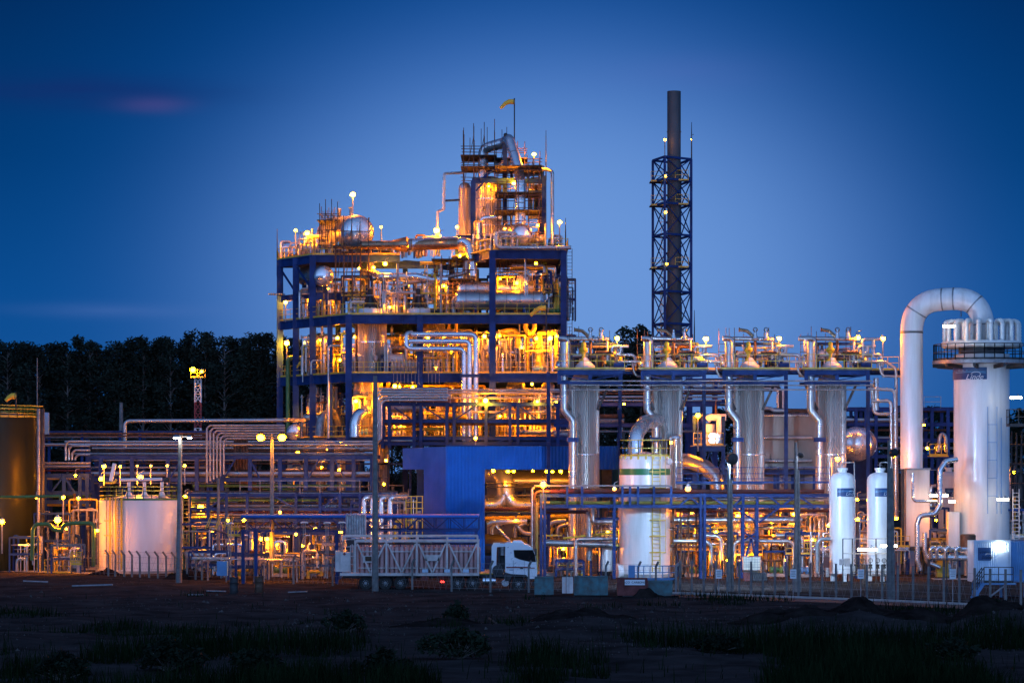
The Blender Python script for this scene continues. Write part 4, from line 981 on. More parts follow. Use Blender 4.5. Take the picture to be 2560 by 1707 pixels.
# broad clad chamber behind
CH = thing('clad_chamber', 'broad ribbed aluminium chamber between the last two adsorber columns', 'building', G(1968, 246))
zc = ZY(1040, 244)
mb = MB(); x0, x1 = G(1900, 244).x, G(2050, 244).x; n = 60; poly = []
for j in range(n * 4): 
    x = x0 + (x1 - x0) * j / (n * 4); poly.append((x, 244 - (0, 0, .05, .05)[j % 4]))
vs = [Vector((x, y, 0)) for x, y in poly] + [Vector((x, y, zc)) for x, y in poly]; N_ = len(poly)
mb.add(vs, [(i, i + 1, N_ + i + 1, N_ + i) for i in range(N_ - 1)]); mb.box(((x0 + x1) / 2, 247.2, zc / 2), (x1 - x0, 6.2, zc - .02)); mb.build('wall', 'alucol', CH)
mb = MB()
for j in range(46): x = x0 - .1 + (x1 - x0 + .2) * j / 45; mb.bar((x, 243.7, zc + .05), (x, 250, zc + .75), .09)
mb.quad((x0 - .1, 243.7, zc), (x1 + .1, 243.7, zc), (x1 + .1, 250, zc + .7), (x0 - .1, 250, zc + .7), .05); mb.build('roof', 'alu', CH)
for py in (1094, 1152): MB().tube([P(1908, py, 243.3), P(2030, py, 243.3)], .18, 10).build('wall_pipe', 'pipe', CH)
pipe([P(1900, 1024, 246), P(2060, 1030, 246)], .22, 'rust', 'rusty pipe lying across the roof of the broad clad chamber', group='roof pipes')
pipe([P(1908, 1020, 245), P(1925, 1020, 245), P(1935, 1026, 245), P(1960, 1026, 245)], .17, 'pipe', 'short silver elbow on the chamber roof corner', group='roof pipes')

# ============================================================ WHITE BANDED TANK IN FRONT
WT = thing('white_tank', 'tall white tank with a green band and a yellow ladder', 'tank', G(1612, 224))
Yt = 224; kt = Yt / F; rt = 64 * kt; ct_ = G(1612, Yt); zt = ZY(1138, Yt)
za, zb = ZY(1187, Yt), ZY(1171, Yt)
MB().lathe([(rt, 0), (rt, za)], ct_, 64).build('lower_shell', 'white', WT)
MB().lathe([(rt + .004, za), (rt + .004, zb)], ct_, 64).build('green_band', 'greenband', WT)
MB().lathe([(rt, zb), (rt, zt - .5), (rt * .985, zt - .3), (rt * .95, zt - .12), (rt * .9, zt)], ct_, 64).build('upper_shell', 'white', WT)
MB().lathe([(rt * .9, zt - .02), (.1, zt + .3)], ct_, 48).build('roof', 'cream', WT)
pts = [ct_ + Vector((math.cos(a) * rt * .96, math.sin(a) * rt * .96, zt - .08)) for a in [2 * math.pi * i / 20 for i in range(20)]]
MB().rail(pts, 1.3, .06, 1.5, (.5,), True, True).build('handrail', 'yellow', WT)
mb = MB()
for p in pts[::1]: mb.box(p - Vector((0, 0, .1)), (.16, .16, .3))
mb.build('rail_bracket', 'yellow', WT)
lx = P(1637, 0, Yt).x; ly = Yt - rt * .96 - .25
MB().ladder((lx, ly, .4), (lx, ly, zt + .9), .6, step=.32, t=.07).build('ladder', 'yellow', WT)
mb = MB()
for i in range(7):
    z = 2.0 + i * 1.28; mb.bar((lx - .55, ly - .05, z), (lx + .75, ly - .05, z), .08); mb.bar((lx - .4, ly, z), (lx - .4, ly + .5, z), .05); mb.bar((lx + .75, ly, z), (lx + .62, ly + .7, z), .05)
mb.bar((lx + .72, ly - .02, 2), (lx + .72, ly - .02, zt), .035)
mb.build('ladder_bracket', 'yellow', WT)
MB().disc(P(1671, 1153, 223) + Vector((0, -1.0, 0)), .26, .2, (.7, -.7, 0)).build('manhole', 'white', WT)
q = P(1548, 1427, 222.5); MB().lathe([(.52, 0), (.52, .3), (.62, .32), (.62, .48)], q + Vector((.25, 0, 0)), 20, (-1, -.25, 0)).build('side_manhole', 'white', WT)
MB().lathe([(rt + .25, -.1), (rt + .25, .25)], ct_, 48).build('plinth', 'concrete', WT)
# silver duct leaving the tank top and returning low behind it
duct([P(1589, 1150, 225.5), P(1589, 1086, 225.5), P(1612, 1056, 228), P(1656, 1050, 232)], .60, 'alu', 'silver duct curving out of the white banded tank top', 2.2, group='curved silver ducts by the white tank')
duct([P(1690, 1150, 236), P(1722, 1152, 235.6), P(1762, 1166, 235), P(1790, 1192, 234.6), P(1796, 1240, 234.4)], .62, 'pipe', 'silver duct bending down right of the white banded tank behind the blue rack', 1.6, group='curved silver ducts by the white tank')
vcol('golden lit clad vessel right behind the white banded tank', 1689, 229.8, 16, 1085, 0, rip=24, dome=.3, bands=(.5, .8))

# ============================================================ SMALL WHITE TANKS
def signboard(root, cx, cz, y, w, h, R_=None, cpos=None, name='sign'):
    """curved or flat blue sign with pale wave and lettering"""
    a0 = None
    mb = MB(); n = 14; vs = []
    for i in range(n + 1):
        x = cx - w / 2 + w * i / n
        yy = y if R_ is None else cpos.y - math.sqrt(max(.01, (R_ + .015) ** 2 - (x - cpos.x) ** 2))
        vs += [Vector((x, yy, cz - h / 2)), Vector((x, yy, cz + h / 2)), Vector((x, yy + .01, cz - h / 2)), Vector((x, yy + .01, cz + h / 2))]
    fs = []
    for i in range(n): a = i * 4; fs += [(a, a + 4, a + 5, a + 1), (a + 2, a + 3, a + 7, a + 6), (a + 1, a + 5, a + 7, a + 3), (a, a + 2, a + 6, a + 4)]
    mb.add(vs, fs); s = mb.build(name, 'signblue', root)
    def Yat(x): return (y if R_ is None else cpos.y - math.sqrt(max(.01, (R_ + .03) ** 2 - (x - cpos.x) ** 2)))
    wv = MB()
    for i in range(n):
        x, x2 = cx - w * .48 + w * .94 * i / n, cx - w * .48 + w * .94 * (i + 1) / n
        f = lambda t: cz + h * (.02 + .07 * math.sin(t * 3.2)); t, t2 = i / n, (i + 1) / n
        for o, th in ((0, .05), (.13, .025)):
            wv.add([Vector((x, Yat(x), f(t) + o * h)), Vector((x2, Yat(x2), f(t2) + o * h)), Vector((x2, Yat(x2), f(t2) + (o + th) * h)), Vector((x, Yat(x), f(t) + (o + th) * h))], [(0, 1, 2, 3)])
    wv.build('wave', 'signpale', s)
    return s, Yat
def letters(s, body, size, x, z, Yat, shear=.35, m='text', arch=True):
    ob = text_mesh(body, size, m, s, (x, 0, z), shear=shear, depth=.004)
    me = ob.data; o0 = ORG[s.name]
    for v in me.vertices: v.co.y = Yat(v.co.x + o0.x) - o0.y - .012 + (.004 if v.co.y > 0 else 0)
    if arch:
        mb = MB()
        for i in range(10):
            a, b = math.pi * i / 10, math.pi * (i + 1) / 10; w = size * .62
            for q in (0,): 
                p1 = Vector((x + size * .2 - math.cos(a) * w, 0, z + size * .36 + math.sin(a) * size * .32)); p2 = Vector((x + size * .2 - math.cos(b) * w, 0, z + size * .36 + math.sin(b) * size * .32))
                p1.y, p2.y = Yat(p1.x) - .012, Yat(p2.x) - .012; mb.bar(p1, p2, .004, size * .05)
        mb.build('emblem_arch', m, s)
def gas_tank(px, Y, rpx, ytop, label, sign=True, tx=0):
    k = Y / F; r = rpx * k; c = G(px, Y, .6); zt = ZY(ytop, Y) - .6
    root = thing('gas_tank', label, 'tank', G(px, Y), 'small white gas tanks')
    MB().lathe([(r, 0), (r, zt - r * .62), (r * .94, zt - r * .38), (r * .78, zt - r * .18), (r * .5, zt - r * .04), (.1, zt)], c, 48).build('shell', 'white', root)
    for a in range(3): q = c + Vector((math.cos(a * 2.1 + .6) * r * .8, math.sin(a * 2.1 + .6) * r * .8, -.3)); MB().box(q, (.3, .3, .62)).build('leg', 'white', root)
    MB().lathe([(r * .34, zt - .08), (r * .34, zt + .15), (r * .42, zt + .16), (r * .42, zt + .32), (r * .3, zt + .34)], c, 20).build('neck_flange', 'white', root)
    MB().tube([c + Vector((0, 0, zt + .3)), c + Vector((0, 0, zt + .75)), c + Vector((.75, -.3, zt + .75)), c + Vector((.78, -r - .1, zt + .75)), c + Vector((.8, -r - .1, 1.2))], .05, 8, .12).build('vent_line', 'galv', root)
    MB().ring(c + Vector((0, 0, zt + .55)), .16, .03, (0, 0, 1)).build('valve_wheel', 'galv', root)
    if sign:
        s, Yat = signboard(root, c.x + r * .22, ZY(1230, Y), 0, r * 1.45, 21 * k, r, c, 'sign')
        letters(s, 'Linde', .36, c.x + r * .52, ZY(1234, Y), Yat)
    return root
gas_tank(2106, 215, 32.5, 1180, 'small white gas tank left of the pair, its blue sign facing the fence')
gas_tank(2200, 215, 32.5, 1180, 'small white gas tank right of the pair, partly behind the tall pole')
gas_tank(2372, 236, 26, 1178, 'white gas tank half hidden behind the tall white tower')

# ============================================================ TALL WHITE TOWER AND BENT DUCT
LT = thing('white_tower', 'tall white cylindrical tower with a foil ringed crown platform and blue sign', 'tower', G(2454, 228))
YT = 228; kT = YT / F; rT = 69 * kT; cT = G(2454, YT); zT = ZY(886, YT)
MB().lathe([(rT, 1.8), (rT, zT)], cT, 64).build('shell', 'white', LT)
for a in (-2.2, -.9, .7, 2.2): q = cT + Vector((math.cos(a) * rT * .82, math.sin(a) * rT * .82, 1.2)); MB().box(q, (1.0, 1.0, 2.4)).build('leg', 'white', LT)
MB().box(P(2382, 1325, YT - 1.2) , (.9, 1.2, 3.0)).build('buttress', 'white', LT)
zd = ZY(902, YT); R2 = 122 * kT
MB().lathe([(R2, zd - .28), (R2, zd)], cT, 40).build('platform', 'galv', LT)
for a in range(10):
    d = Vector((math.cos(a * .628), math.sin(a * .628), 0)); MB().bar(cT + d * rT * .95 + Vector((0, 0, zd - .55)), cT + d * R2 + Vector((0, 0, zd - .4)), .2, .3).build('platform_bracket', 'dark', LT)
pts = [cT + Vector((math.cos(2 * math.pi * i / 30) * (R2 - .1), math.sin(2 * math.pi * i / 30) * (R2 - .1), zd)) for i in range(30)]
MB().rail(pts, 1.3, .07, 1.2, (.5,), True, True).build('handrail', 'dark', LT)
R3 = 92 * kT; z3 = ZY(862, YT)
MB().ring(cT + Vector((0, 0, z3)), R3, .30, (0, 0, 1), 48, 10).build('ring_main', 'vent', LT)
MB().lathe([(R3 * .62, zd), (R3 * .62, z3)], cT, 36).build('crown_drum', 'dark', LT)
zv = ZY(805, YT)
for i in range(19):
    a = 2 * math.pi * (i + .5) / 19; d = Vector((math.cos(a), math.sin(a), 0)); b = cT + d * R3; mb = MB()
    pts = [b + Vector((0, 0, z3 + .1)), b + Vector((0, 0, zv - .2)), b - d * .15 + Vector((0, 0, zv)), b - d * .75 + Vector((0, 0, zv)), b - d * .9 + Vector((0, 0, zv - .2)), b - d * .9 + Vector((0, 0, z3 + .1))]
    pp = fillet(pts, .2, 4); fine = []
    for u, v in zip(pp, pp[1:]):
        n = max(1, int((v - u).length / .12))
        for q in range(n): fine.append(u.lerp(v, q / n))
    fine.append(pp[-1]); rs = [.19 + (.016 if q % 2 else -.016) for q in range(len(fine))]
    mb.tube(fine, rs, 10); mb.build('vent_pipe', 'vent', LT)
sx_ = P(2430, 0, YT - rT).x; s, Yat = signboard(LT, sx_, ZY(935, YT), 0, 74 * kT, 30 * kT, rT, cT, 'sign')
letters(s, 'Linde', .60, sx_ + .22, ZY(942, YT - rT), Yat)
mb = MB()
for i in range(4): mb.box((P(2396 + i * 8, 0, YT - rT).x, Yat(P(2396 + i * 8, 0, YT - rT).x) - .01, ZY(925, YT - rT)), (.18, .012, .05))
mb.build('small_print', 'signpale', s)
lx = P(2484, 0, 225).x; ly = cT.y - rT - .25
MB().ladder((lx, ly + .1, 5), (lx, ly + .1, ZY(1018, YT)), .75, step=1.35, t=.05).build('ladder', 'contblue', LT)
MB().bar((lx + .75, ly + .3, 5), (lx + .75, ly + .3, ZY(1045, YT)), .05).build('ladder_cable', 'contblue', LT)
zb2 = ZY(1065, 226); xb = P(2520, 0, 226).x
MB().box((xb + .8, 224.4, zb2), (2.2, 1.4, .12)).build('balcony', 'dark', LT); MB().rail([(xb - .3, 225, zb2), (xb - .3, 223.7, zb2), (xb + 1.9, 223.7, zb2)], 1.3, .06, .8).build('handrail', 'dark', LT)
# bent white duct
WD = thing('bent_duct', 'huge white duct rising and bending over into the tall white tower', 'duct', G(2280, 229))
Yd = 229; rd = 28 * Yd / F; x1 = 2279
pts = [P(x1, 1172, Yd), P(x1, 830, Yd), P(2280, 775, Yd), P(2312, 752, Yd), P(2400, 746, Yd - .2), P(2452, 768, Yd - .6), P(2462, 830, Yd - .8), P(2462, 880, Yd - .8)]
pts = [P(x1, 1172, Yd), P(x1, 752, Yd), P(2452, 744, YT - .6), P(2462, 880, YT - .6)]
MB().tube(pts, rd, 36, 2.6, n=10).build('duct_run', 'white', WD)
f_ = fillet(pts, 2.6, 10)
for i in (1, 5, 11, 12, 17, 22): 
    i = min(i, len(f_) - 2); MB().lathe([(rd * 1.02, -.06), (rd * 1.02, .06)], f_[i], 36, f_[i + 1] - f_[max(0, i - 1)]).build('weld_ring', 'galv', WD)
MB().lathe([(rd * 1.02, -.05), (rd * 1.02, .05)], P(x1, 832, Yd), 36).build('weld_ring', 'dark', WD)
MB().bar(P(2402, 770, Yd), P(2403, 792, Yd), .06).build('hook', 'dark', WD)
BX = thing('duct_plenum', 'stained pale steel box with a dark column under the bent white duct', 'box', G(2300, 229))
a, b = P(2263, 1172, 229), P(2322, 1376, 229)
MB().box(((a.x + b.x) / 2, 229.6, (a.z + b.z) / 2), (b.x - a.x, 2.2, a.z - b.z)).build('casing', 'white', BX); MB().box((P(2258, 0, 228).x, 228.4, 3.8), (.24, .3, 9.6)).build('column', 'dark', BX)
for sx in (2268, 2316): MB().bar(P(sx, 1376, 229), at(sx, 229, 0), .35).build('leg', 'dark', BX)
MB().box(P(2292, 1370, 228.2), (2.4, 2, .3)).build('base_frame', 'dark', BX)
MB().box(P(2292, 1172, 228.2) , (1.9, 2.3, .14)).build('top_flange', 'galv', BX)
# silver piping around the tower foot
for pts, r_, lb in [([P(2392, 1148, 224), P(2365, 1152, 223.6), P(2350, 1175, 223.4), P(2350, 1262, 223.4), P(2338, 1284, 223.4), P(2300, 1288, 223.4), P(2293, 1310, 223.4), P(2293, 1400, 223.4), P(2300, 1425, 223.4)], .21, 'stepped silver pipe curving from the tall white tower to the ground'),
    ([P(2282, 1182, 225.5), P(2282, 1245, 225.5), P(2288, 1252, 225.5), P(2345, 1253, 225.5)], .12, 'small silver elbow pipe on the plenum box face')]:
    pipe(pts, r_, 'alu', lb, group='silver pipes at the white tower foot', bend=2.4, seg=14)
CM = thing('cold_manifold', 'row of silver manifold loops on a horizontal header before the white tower', 'manifold', P(2385, 1430, 221))
MB().tube([P(2318, 1392, 221), P(2450, 1394, 221)], .24, 14).build('header', 'alu', CM); MB().tube([P(2330, 1371, 221), P(2440, 1371, 221)], .15, 12).build('header', 'alu', CM)
for x in (2328, 2344, 2366, 2392, 2424):
    MB().tube([P(x, 1395, 220.7), P(x - 3, 1372, 220.6), P(x + 6, 1366, 220.7), P(x + 12, 1376, 220.9)], .15, 10, .3).build('loop', 'alu', CM)
for x in (2322, 2360, 2420): MB().bar(P(x, 1394, 221), at(x, 221, 0), .2).build('stand', 'dark', CM)
MB().lathe([(.6, 0), (.62, .9), (.5, 1.0)], P(2420, 1366, 221.5), 18).build('drum', 'rust', CM)
pipe([P(2312, 1330, 221.6), P(2312, 1375, 221.6), P(2318, 1405, 221.6), P(2350, 1418, 221.6)], .18, 'alu', 'curved silver drain below the manifold loops', group='silver pipes at the white tower foot')
MB().box(P(2355, 1416, 222.5), (.9, .8, 1.6)).build('pump_cabinet', 'yellow', None, 'yellow cabinet under the silver manifold', 'cabinet')
MB().box(P(2390, 1465, 219), (3.6, 1.6, 1.2)).build('concrete_plinth', 'concrete', None, 'low concrete plinth under the manifold before the white tower', 'plinth')

# container office on stilts
CO = thing('container_office', 'white and pale blue container office on stilts with steps and a blue sign', 'container', G(2510, 186))
Yc = 186.0; kc = Yc / F; z0, z1 = ZY(1455, Yc), ZY(1352, Yc); xa, xm, xe = P(2435, 0, Yc).x, P(2524, 0, Yc).x, P(2640, 0, Yc).x
def ribbed(xa, xb, y, z0, z1, n, m, name, par, d=.035):
    mb = MB(); vs = []; N_ = n * 4
    for j in range(N_ + 1): vs.append((xa + (xb - xa) * j / N_, y - (0, 0, d, d)[j % 4]))
    V = [Vector((x, yy, z0)) for x, yy in vs] + [Vector((x, yy, z1)) for x, yy in vs]; K = len(vs)
    mb.add(V, [(i, i + 1, K + i + 1, K + i) for i in range(K - 1)]); return mb.build(name, m, par, smooth=False)
MB().box(((xa + xm) / 2, Yc + 1.35, (z0 + z1) / 2), (xm - xa, 2.6, z1 - z0)).build('body', 'cont', CO)
ribbed(xa + .04, xm - .04, Yc, z0 + .08, z1 - .08, 16, 'cont', 'wall', CO)
MB().box(((xm + xe) / 2, Yc + 1.35, (z0 + z1) / 2 - .02), (xe - xm - .02, 2.55, z1 - z0 - .06)).build('body', 'contblue', CO); ribbed(xm + .06, xe, Yc + .03, z0 + .08, z1 - .1, 22, 'contblue', 'wall', CO)
for x in (xa + .05, xm): MB().box((x, Yc - .03, (z0 + z1) / 2), (.14, .12, z1 - z0)).build('corner_post', 'cont', CO)
MB().box(((xa + xm) / 2, Yc - .04, z1), (xm - xa + .1, .12, .14)).build('roof_rail', 'cont', CO)
dx = P(2508, 0, Yc).x; MB().box((dx, Yc - .06, z0 + 1.05), (.78, .06, 1.95)).build('door', 'cont', CO)
s, Yat = signboard(CO, P(2461, 0, Yc).x, ZY(1384, Yc), Yc - .06, 33 * kc, 32 * kc, None, None, 'sign'); letters(s, 'Linde', .34, P(2468, 0, Yc).x, ZY(1392, Yc), Yat, arch=True)
for x in (xa + .3, xm - .2, xm + 1.4): MB().box((x, Yc + .5, z0 / 2), (.18, .18, z0)).build('stilt', 'contblue', CO); MB().box((x, Yc + 2.2, z0 / 2), (.18, .18, z0)).build('stilt', 'contblue', CO)
MB().box((P(2490, 0, Yc).x, Yc - .75, z0 - .05), (2.2, 1.2, .1)).build('landing', 'contblue', CO); MB().rail([(P(2452, 0, Yc).x, Yc - 1.3, z0), (P(2524, 0, Yc).x, Yc - 1.3, z0)], 1.05, .05, .9).build('handrail', 'dark', CO)
stair((P(2430, 0, Yc).x - .1, Yc - .8, .05), (P(2452, 0, Yc).x, Yc - .8, z0), .8, CO, 'contblue', 'dark')
MB().bar((P(2470, 0, 184).x, Yc - 1.2, 0), (P(2520, 0, 184).x, Yc - 1.2, z0 - .1), .1).build('brace', 'galv', CO)
l = MB().box((P(2497, 1368, Yc).x, Yc - .16, ZY(1366, Yc)), (.5, .16, .14)).build('door_lamp', 'wl2', CO)

# ============================================================ BLUE SHED
SH = thing('blue_shed', 'blue ribbed cladding shed with a wide opening lit golden inside', 'building', G(1230, 240))
def ribwall(a, b, z0, z1, m, name, par, pitch=.28, d=.05):
    """ribbed sheet from a to b (x, y), ribs out towards the right hand side of a->b"""
    a, b = Vector((a[0], a[1], 0)), Vector((b[0], b[1], 0)); u = b - a; L = u.length; u /= L; nrm = Vector((u.y, -u.x, 0))
    n = max(2, int(L / pitch)); pts = []
    for j in range(n * 4 + 1): pts.append(a + u * (L * j / (n * 4)) + nrm * (0, 0, d, d)[j % 4])
    K = len(pts); back = [a - nrm * .08, b - nrm * .08]
    V = [p + Vector((0, 0, z0)) for p in pts] + [p + Vector((0, 0, z1)) for p in pts]
    mb = MB(); mb.add(V, [(i, i + 1, K + i + 1, K + i) for i in range(K - 1)])
    c = (a + b) / 2 - nrm * .06; mb.box((c.x, c.y, (z0 + z1) / 2), (L, .1, z1 - z0 - .01), math.atan2(u.y, u.x))
    return mb.build(name, m, par, smooth=False)
A = (G(1007, 242).x, 242.0); B = (G(1115, 236).x, 236.0); C = (G(1212, 236).x, 236.0); D = (G(1560, 236).x, 236.0)
zt, zh = ZY(1115, 236), ZY(1173, 236)
t = 0.49; mid = (A[0] + (B[0] - A[0]) * t, A[1] + (B[1] - A[1]) * t)
ribwall(A, mid, ZY(1173, 239), zt - .14, 'bluepanel', 'upper_cladding', SH, .2, .02); ribwall(mid, B, 0, zt - .06, 'bluepanel', 'side_wall', SH, .2, .02)
ribwall(B, C, 0, zt, 'bluepanel', 'front_wall', SH); ribwall(C, D, zh, zt, 'bluepanel', 'header_cladding', SH)
MB().add([Vector((A[0], A[1], zt - .14)), Vector((B[0], B[1], zt - .02)), Vector((B[0], 268, zt - .02)), Vector((A[0], 268, zt - .14))], [(0, 1, 2, 3)]).build('roof', 'bluepanel', SH, smooth=False)
MB().add([Vector((B[0], 268, zt + .02)), Vector((B[0], B[1], zt + .02)), Vector((D[0], D[1], zt + .02)), Vector((D[0], 268, zt + .02))], [(0, 1, 2, 3)]).build('roof', 'bluepanel', SH, smooth=False)
ribwall((D[0], 236.2), (D[0], 268), 0, zt - .05, 'bluepanel', 'end_wall', SH, .5)
ribwall((D[0], 262), (B[0] + .5, 262), 0, zt - .1, 'concrete', 'back_wall', SH, .6)
MB().box(((B[0] + C[0]) / 2, 235.93, zt + .04), (C[0] - B[0], .1, .1)).build('flashing', 'blue', SH)
for px in (1212, 1300, 1400, 1500): MB().ibeam((G(px, 250).x, 250, 0), (G(px, 250).x, 250, zt - .2), .35, .35, .04, (0, 1, 0)).build('column', 'blue', SH)
for py in (237.2, 244, 251): MB().ibeam((C[0], py, zt - .5), (D[0], py, zt - .5), .25, .5).build('roof_beam', 'blue', SH)
# piping inside the shed
def yl(pts, r, m, label, **k): return pipe(pts, r, m, label, group='pipes inside the blue shed', **k)
YD = thing('compressor_duct', 'big yellow lit duct coming down and forking in two inside the blue shed', 'duct', P(1265, 1290, 243))
MB().tube([P(1215, 1183, 245), P(1245, 1183, 244), P(1264, 1200, 243), P(1264, 1235, 243)], .78, 20, .9).build('down_duct', 'pipe', YD)
for sx in (-1, 1): MB().tube([P(1264, 1226, 243), P(1264 + sx * 9, 1252, 243), P(1264 + sx * 26, 1263, 243), P(1264 + sx * 110, 1263, 243)], [.66] * 4, 18, 1.2).build('branch_duct', 'pipe', YD)
hdrum('broad golden drum lying under the shed ceiling lamps', P(1280, 1202, 248), P(1440, 1202, 248), .95, 'pipe', .3, floor=ZY(1250, 248))
yl([P(1212, 1272, 238.5), P(1420, 1270, 238.5)], .14, 'red', 'orange red pipe crossing the shed opening at mid height')
yl([P(1212, 1281, 239), P(1335, 1281, 239)], .12, 'blue', 'blue rail pipe just under the red pipe in the shed opening')
yl([P(1217, 1310, 238), P(1232, 1304, 238), P(1318, 1302, 238)], .24, 'pipe', 'long silver duct slanting above the truck cab', bend=3)
yl([P(1240, 1315, 238), P(1275, 1352, 238)], .16, 'pipe', 'silver strut pipe slanting down to the truck roof'); yl([P(1285, 1306, 239), P(1310, 1332, 239), P(1330, 1334, 239)], .2, 'pipe', 'silver elbow pipe behind the truck roof')
yl([P(1362, 1322, 238), P(1385, 1304, 238), P(1415, 1302, 238)], .22, 'pipe', 'silver duct bending left of the first adsorber', bend=3); yl([P(1365, 1345, 238.4), P(1384, 1318, 238.4)], .18, 'yellow', 'short yellow lit strut pipe beside the twin blue posts')
yl([P(1212, 1296, 242), P(1430, 1290, 242)], .2, 'yellow', 'yellow lit pipe running along the shed floor equipment'); yl([P(1212, 1240, 246), P(1425, 1236, 246)], .1, 'galv', 'thin grey pipe crossing behind the forked duct')
yl([P(1212, 1217, 240), P(1430, 1217, 240)], .05, 'dark', 'upper dark tie rod across the shed opening'); yl([P(1212, 1208, 240), P(1430, 1208, 240)], .05, 'dark', 'lower dark tie rod across the shed opening')
for px, w_, h_, lb in [(1230, 2.4, 1.8, 'dark motor housing on the shed floor behind the truck roof'), (1288, 2.0, 1.5, 'dark machine block on the shed floor near the silver elbow'), (1395, 2.6, 1.8, 'dark domed machine left of the first adsorber')]:
    c = G(px, 241); r_ = thing('compressor', lb, 'machine', c, 'machines inside the blue shed')
    MB().box(c + Vector((0, 0, .5)), (w_, 1.8, 1.0)).build('base', 'blue', r_); MB().lathe([(h_ * .5, -w_ / 2), (h_ * .55, -w_ * .2), (h_ * .55, w_ * .2), (h_ * .4, w_ / 2)], c + Vector((0, 0, 1.3 + h_ * .4)), 20, (1, 0, 0)).build('casing', 'dark', r_)
    MB().tube([c + Vector((0, 0, 2)), c + Vector((0, 0, 3.6)), c + Vector((1, 0, 3.9))], .2, 10, .4).build('outlet_pipe', 'pipe', r_)

# ============================================================ PIPE RACKS
def rack(label, x0, x1, Y, depth, levels, posts, pipes_, z0=0, rails_=(), braces=(), bw=.28, bh=.34, pw=.3, m='blue', name='pipe_rack'):
    """levels: pixel heights of the longitudinal beams; posts: pixel x; pipes_: (py, radius, material[, xa, xb])"""
    root = thing(name, label, 'pipe rack', G((x0 + x1) / 2, Y))
    a, b = G(x0, Y).x, G(x1, Y).x
    for py in levels:
        z = ZY(py, Y)
        for yy in (Y, Y + depth): MB().ibeam((a, yy, z), (b, yy, z), bw * .7, bh).build('beam', m, root)
    ztop = ZY(min(levels), Y)
    for px in posts:
        x = G(px, Y).x
        for yy in (Y + .02, Y + depth): MB().ibeam((x, yy, z0), (x, yy, ztop + .1), pw, pw, .04, (0, 1, 0)).build('post', m, root)
        for py in levels: MB().ibeam((x, Y, ZY(py, Y) + .03), (x, Y + depth, ZY(py, Y) + .03), .2, .28).build('crossbeam', m, root)
    for i, q in enumerate(pipes_):
        py, r_, mm = q[:3]; xa, xb = (q[3], q[4]) if len(q) > 3 else (x0 - 4, x1 + 4); yy = Y + .3 + (depth - .6) * ((i * 0.37) % 1)
        if len(q) > 5: yy = q[5]
        MB().tube([P(xa, py, yy), P(xb, py, yy)], r_, 9).build('pipe', mm, root)
    for (xa, ya, xb, yb) in braces: MB().bar(P(xa, ya, Y - .02), P(xb, yb, Y - .02), .14).build('brace', m, root)
    for (py, xa, xb) in rails_:
        MB().rail([P(xa, py, Y - .1), P(xb, py, Y - .1)], 1.1, .05, 1.6, toe=False).build('handrail', 'galv', root)
    return root
# upper rack before the tower foot
rack('blue pipe rack with diagonal braces in front of the tower foot, above the blue shed', 955, 1422, 271, 2.6, (1010, 1052, 1095, 1108), [956, 973, 1035, 1052, 1117, 1135, 1215, 1275, 1295, 1373],
     [(975, .10, 'pipe'), (983, .08, 'galv'), (990, .26, 'pipe', 980, 1128), (1004, .28, 'rust', 960, 1140), (996, .07, 'galv'), (1022, .34, 'pipe', 975, 1058), (1040, .3, 'yellow', 1110, 1165), (1080, .22, 'pipe', 1290, 1420), (1060, .12, 'rust'), (1102, .2, 'pipe', 960, 1040), (1072, .14, 'yellow', 965, 1110), (1030, .10, 'galv', 1180, 1400)],
     z0=10.6, braces=[(985, 1018, 1030, 1050), (1062, 1018, 1110, 1050), (1135, 1050, 1190, 1014), (1215, 1050, 1275, 1016), (1300, 1016, 1340, 1046), (1155, 1108, 1180, 1096), (1240, 1108, 1265, 1096)], rails_=[(1008, 957, 1420)])
for i in range(5):
    px = 935 + i * 4.5; y0 = 972 + i * 7
    pipe([P(1120, y0, 269.6 - i * .2), P(px + 10, y0, 269.6 - i * .2), P(px, y0 + 9, 269.6 - i * .2), P(px, 1122 - i * 6, 269.6 - i * .2), P(px - 40, 1130 - i * 5, 269.6 - i * .2)], .11, 'pipe', 'one of five nested pipes turning down at the left end of the upper rack', group='nested downpipes by the upper rack')
# long left rack
LR = [(1083, .08, 'rust', 112, 545), (1090, .08, 'rust', 112, 545), (1104, .11, 'pipe', 162, 940), (1111, .13, 'pipe', 112, 940), (1120, .09, 'pipe', 230, 940), (1127, .09, 'rust', 230, 940), (1134, .11, 'galv', 180, 940), (1150, .07, 'pipe', 230, 940), (1158, .07, 'rust', 300, 900), (1168, .09, 'galv', 112, 520), (1176, .06, 'red', 230, 900), (1184, .22, 'pipe', 220, 945), (1190, .07, 'red', 400, 940), (1207, .06, 'galv', 230, 700), (1214, .12, 'green', 482, 884), (1222, .1, 'green', 620, 740)]
rack('long blue pipe rack stretching left of the process tower, stacked with thin pipes', 222, 945, 248, 4.5, (1142, 1198), [222, 252, 330, 420, 492, 555, 625, 700, 765, 830, 884, 930], LR, braces=[(560, 1196, 590, 1144), (622, 1144, 650, 1196), (770, 1196, 800, 1144), (835, 1144, 862, 1196), (425, 1196, 455, 1144)], bw=.3, bh=.36, pw=.34)
rack('far pipe rack behind the long one, showing as thin dark lines', 108, 560, 268, 3, (1080, 1112), [110, 205, 300, 350, 440, 520], [(1078, .07, 'rust'), (1085, .07, 'rust'), (1093, .07, 'galv'), (1100, .06, 'rust')], m='blue', bw=.2, bh=.24, pw=.24)
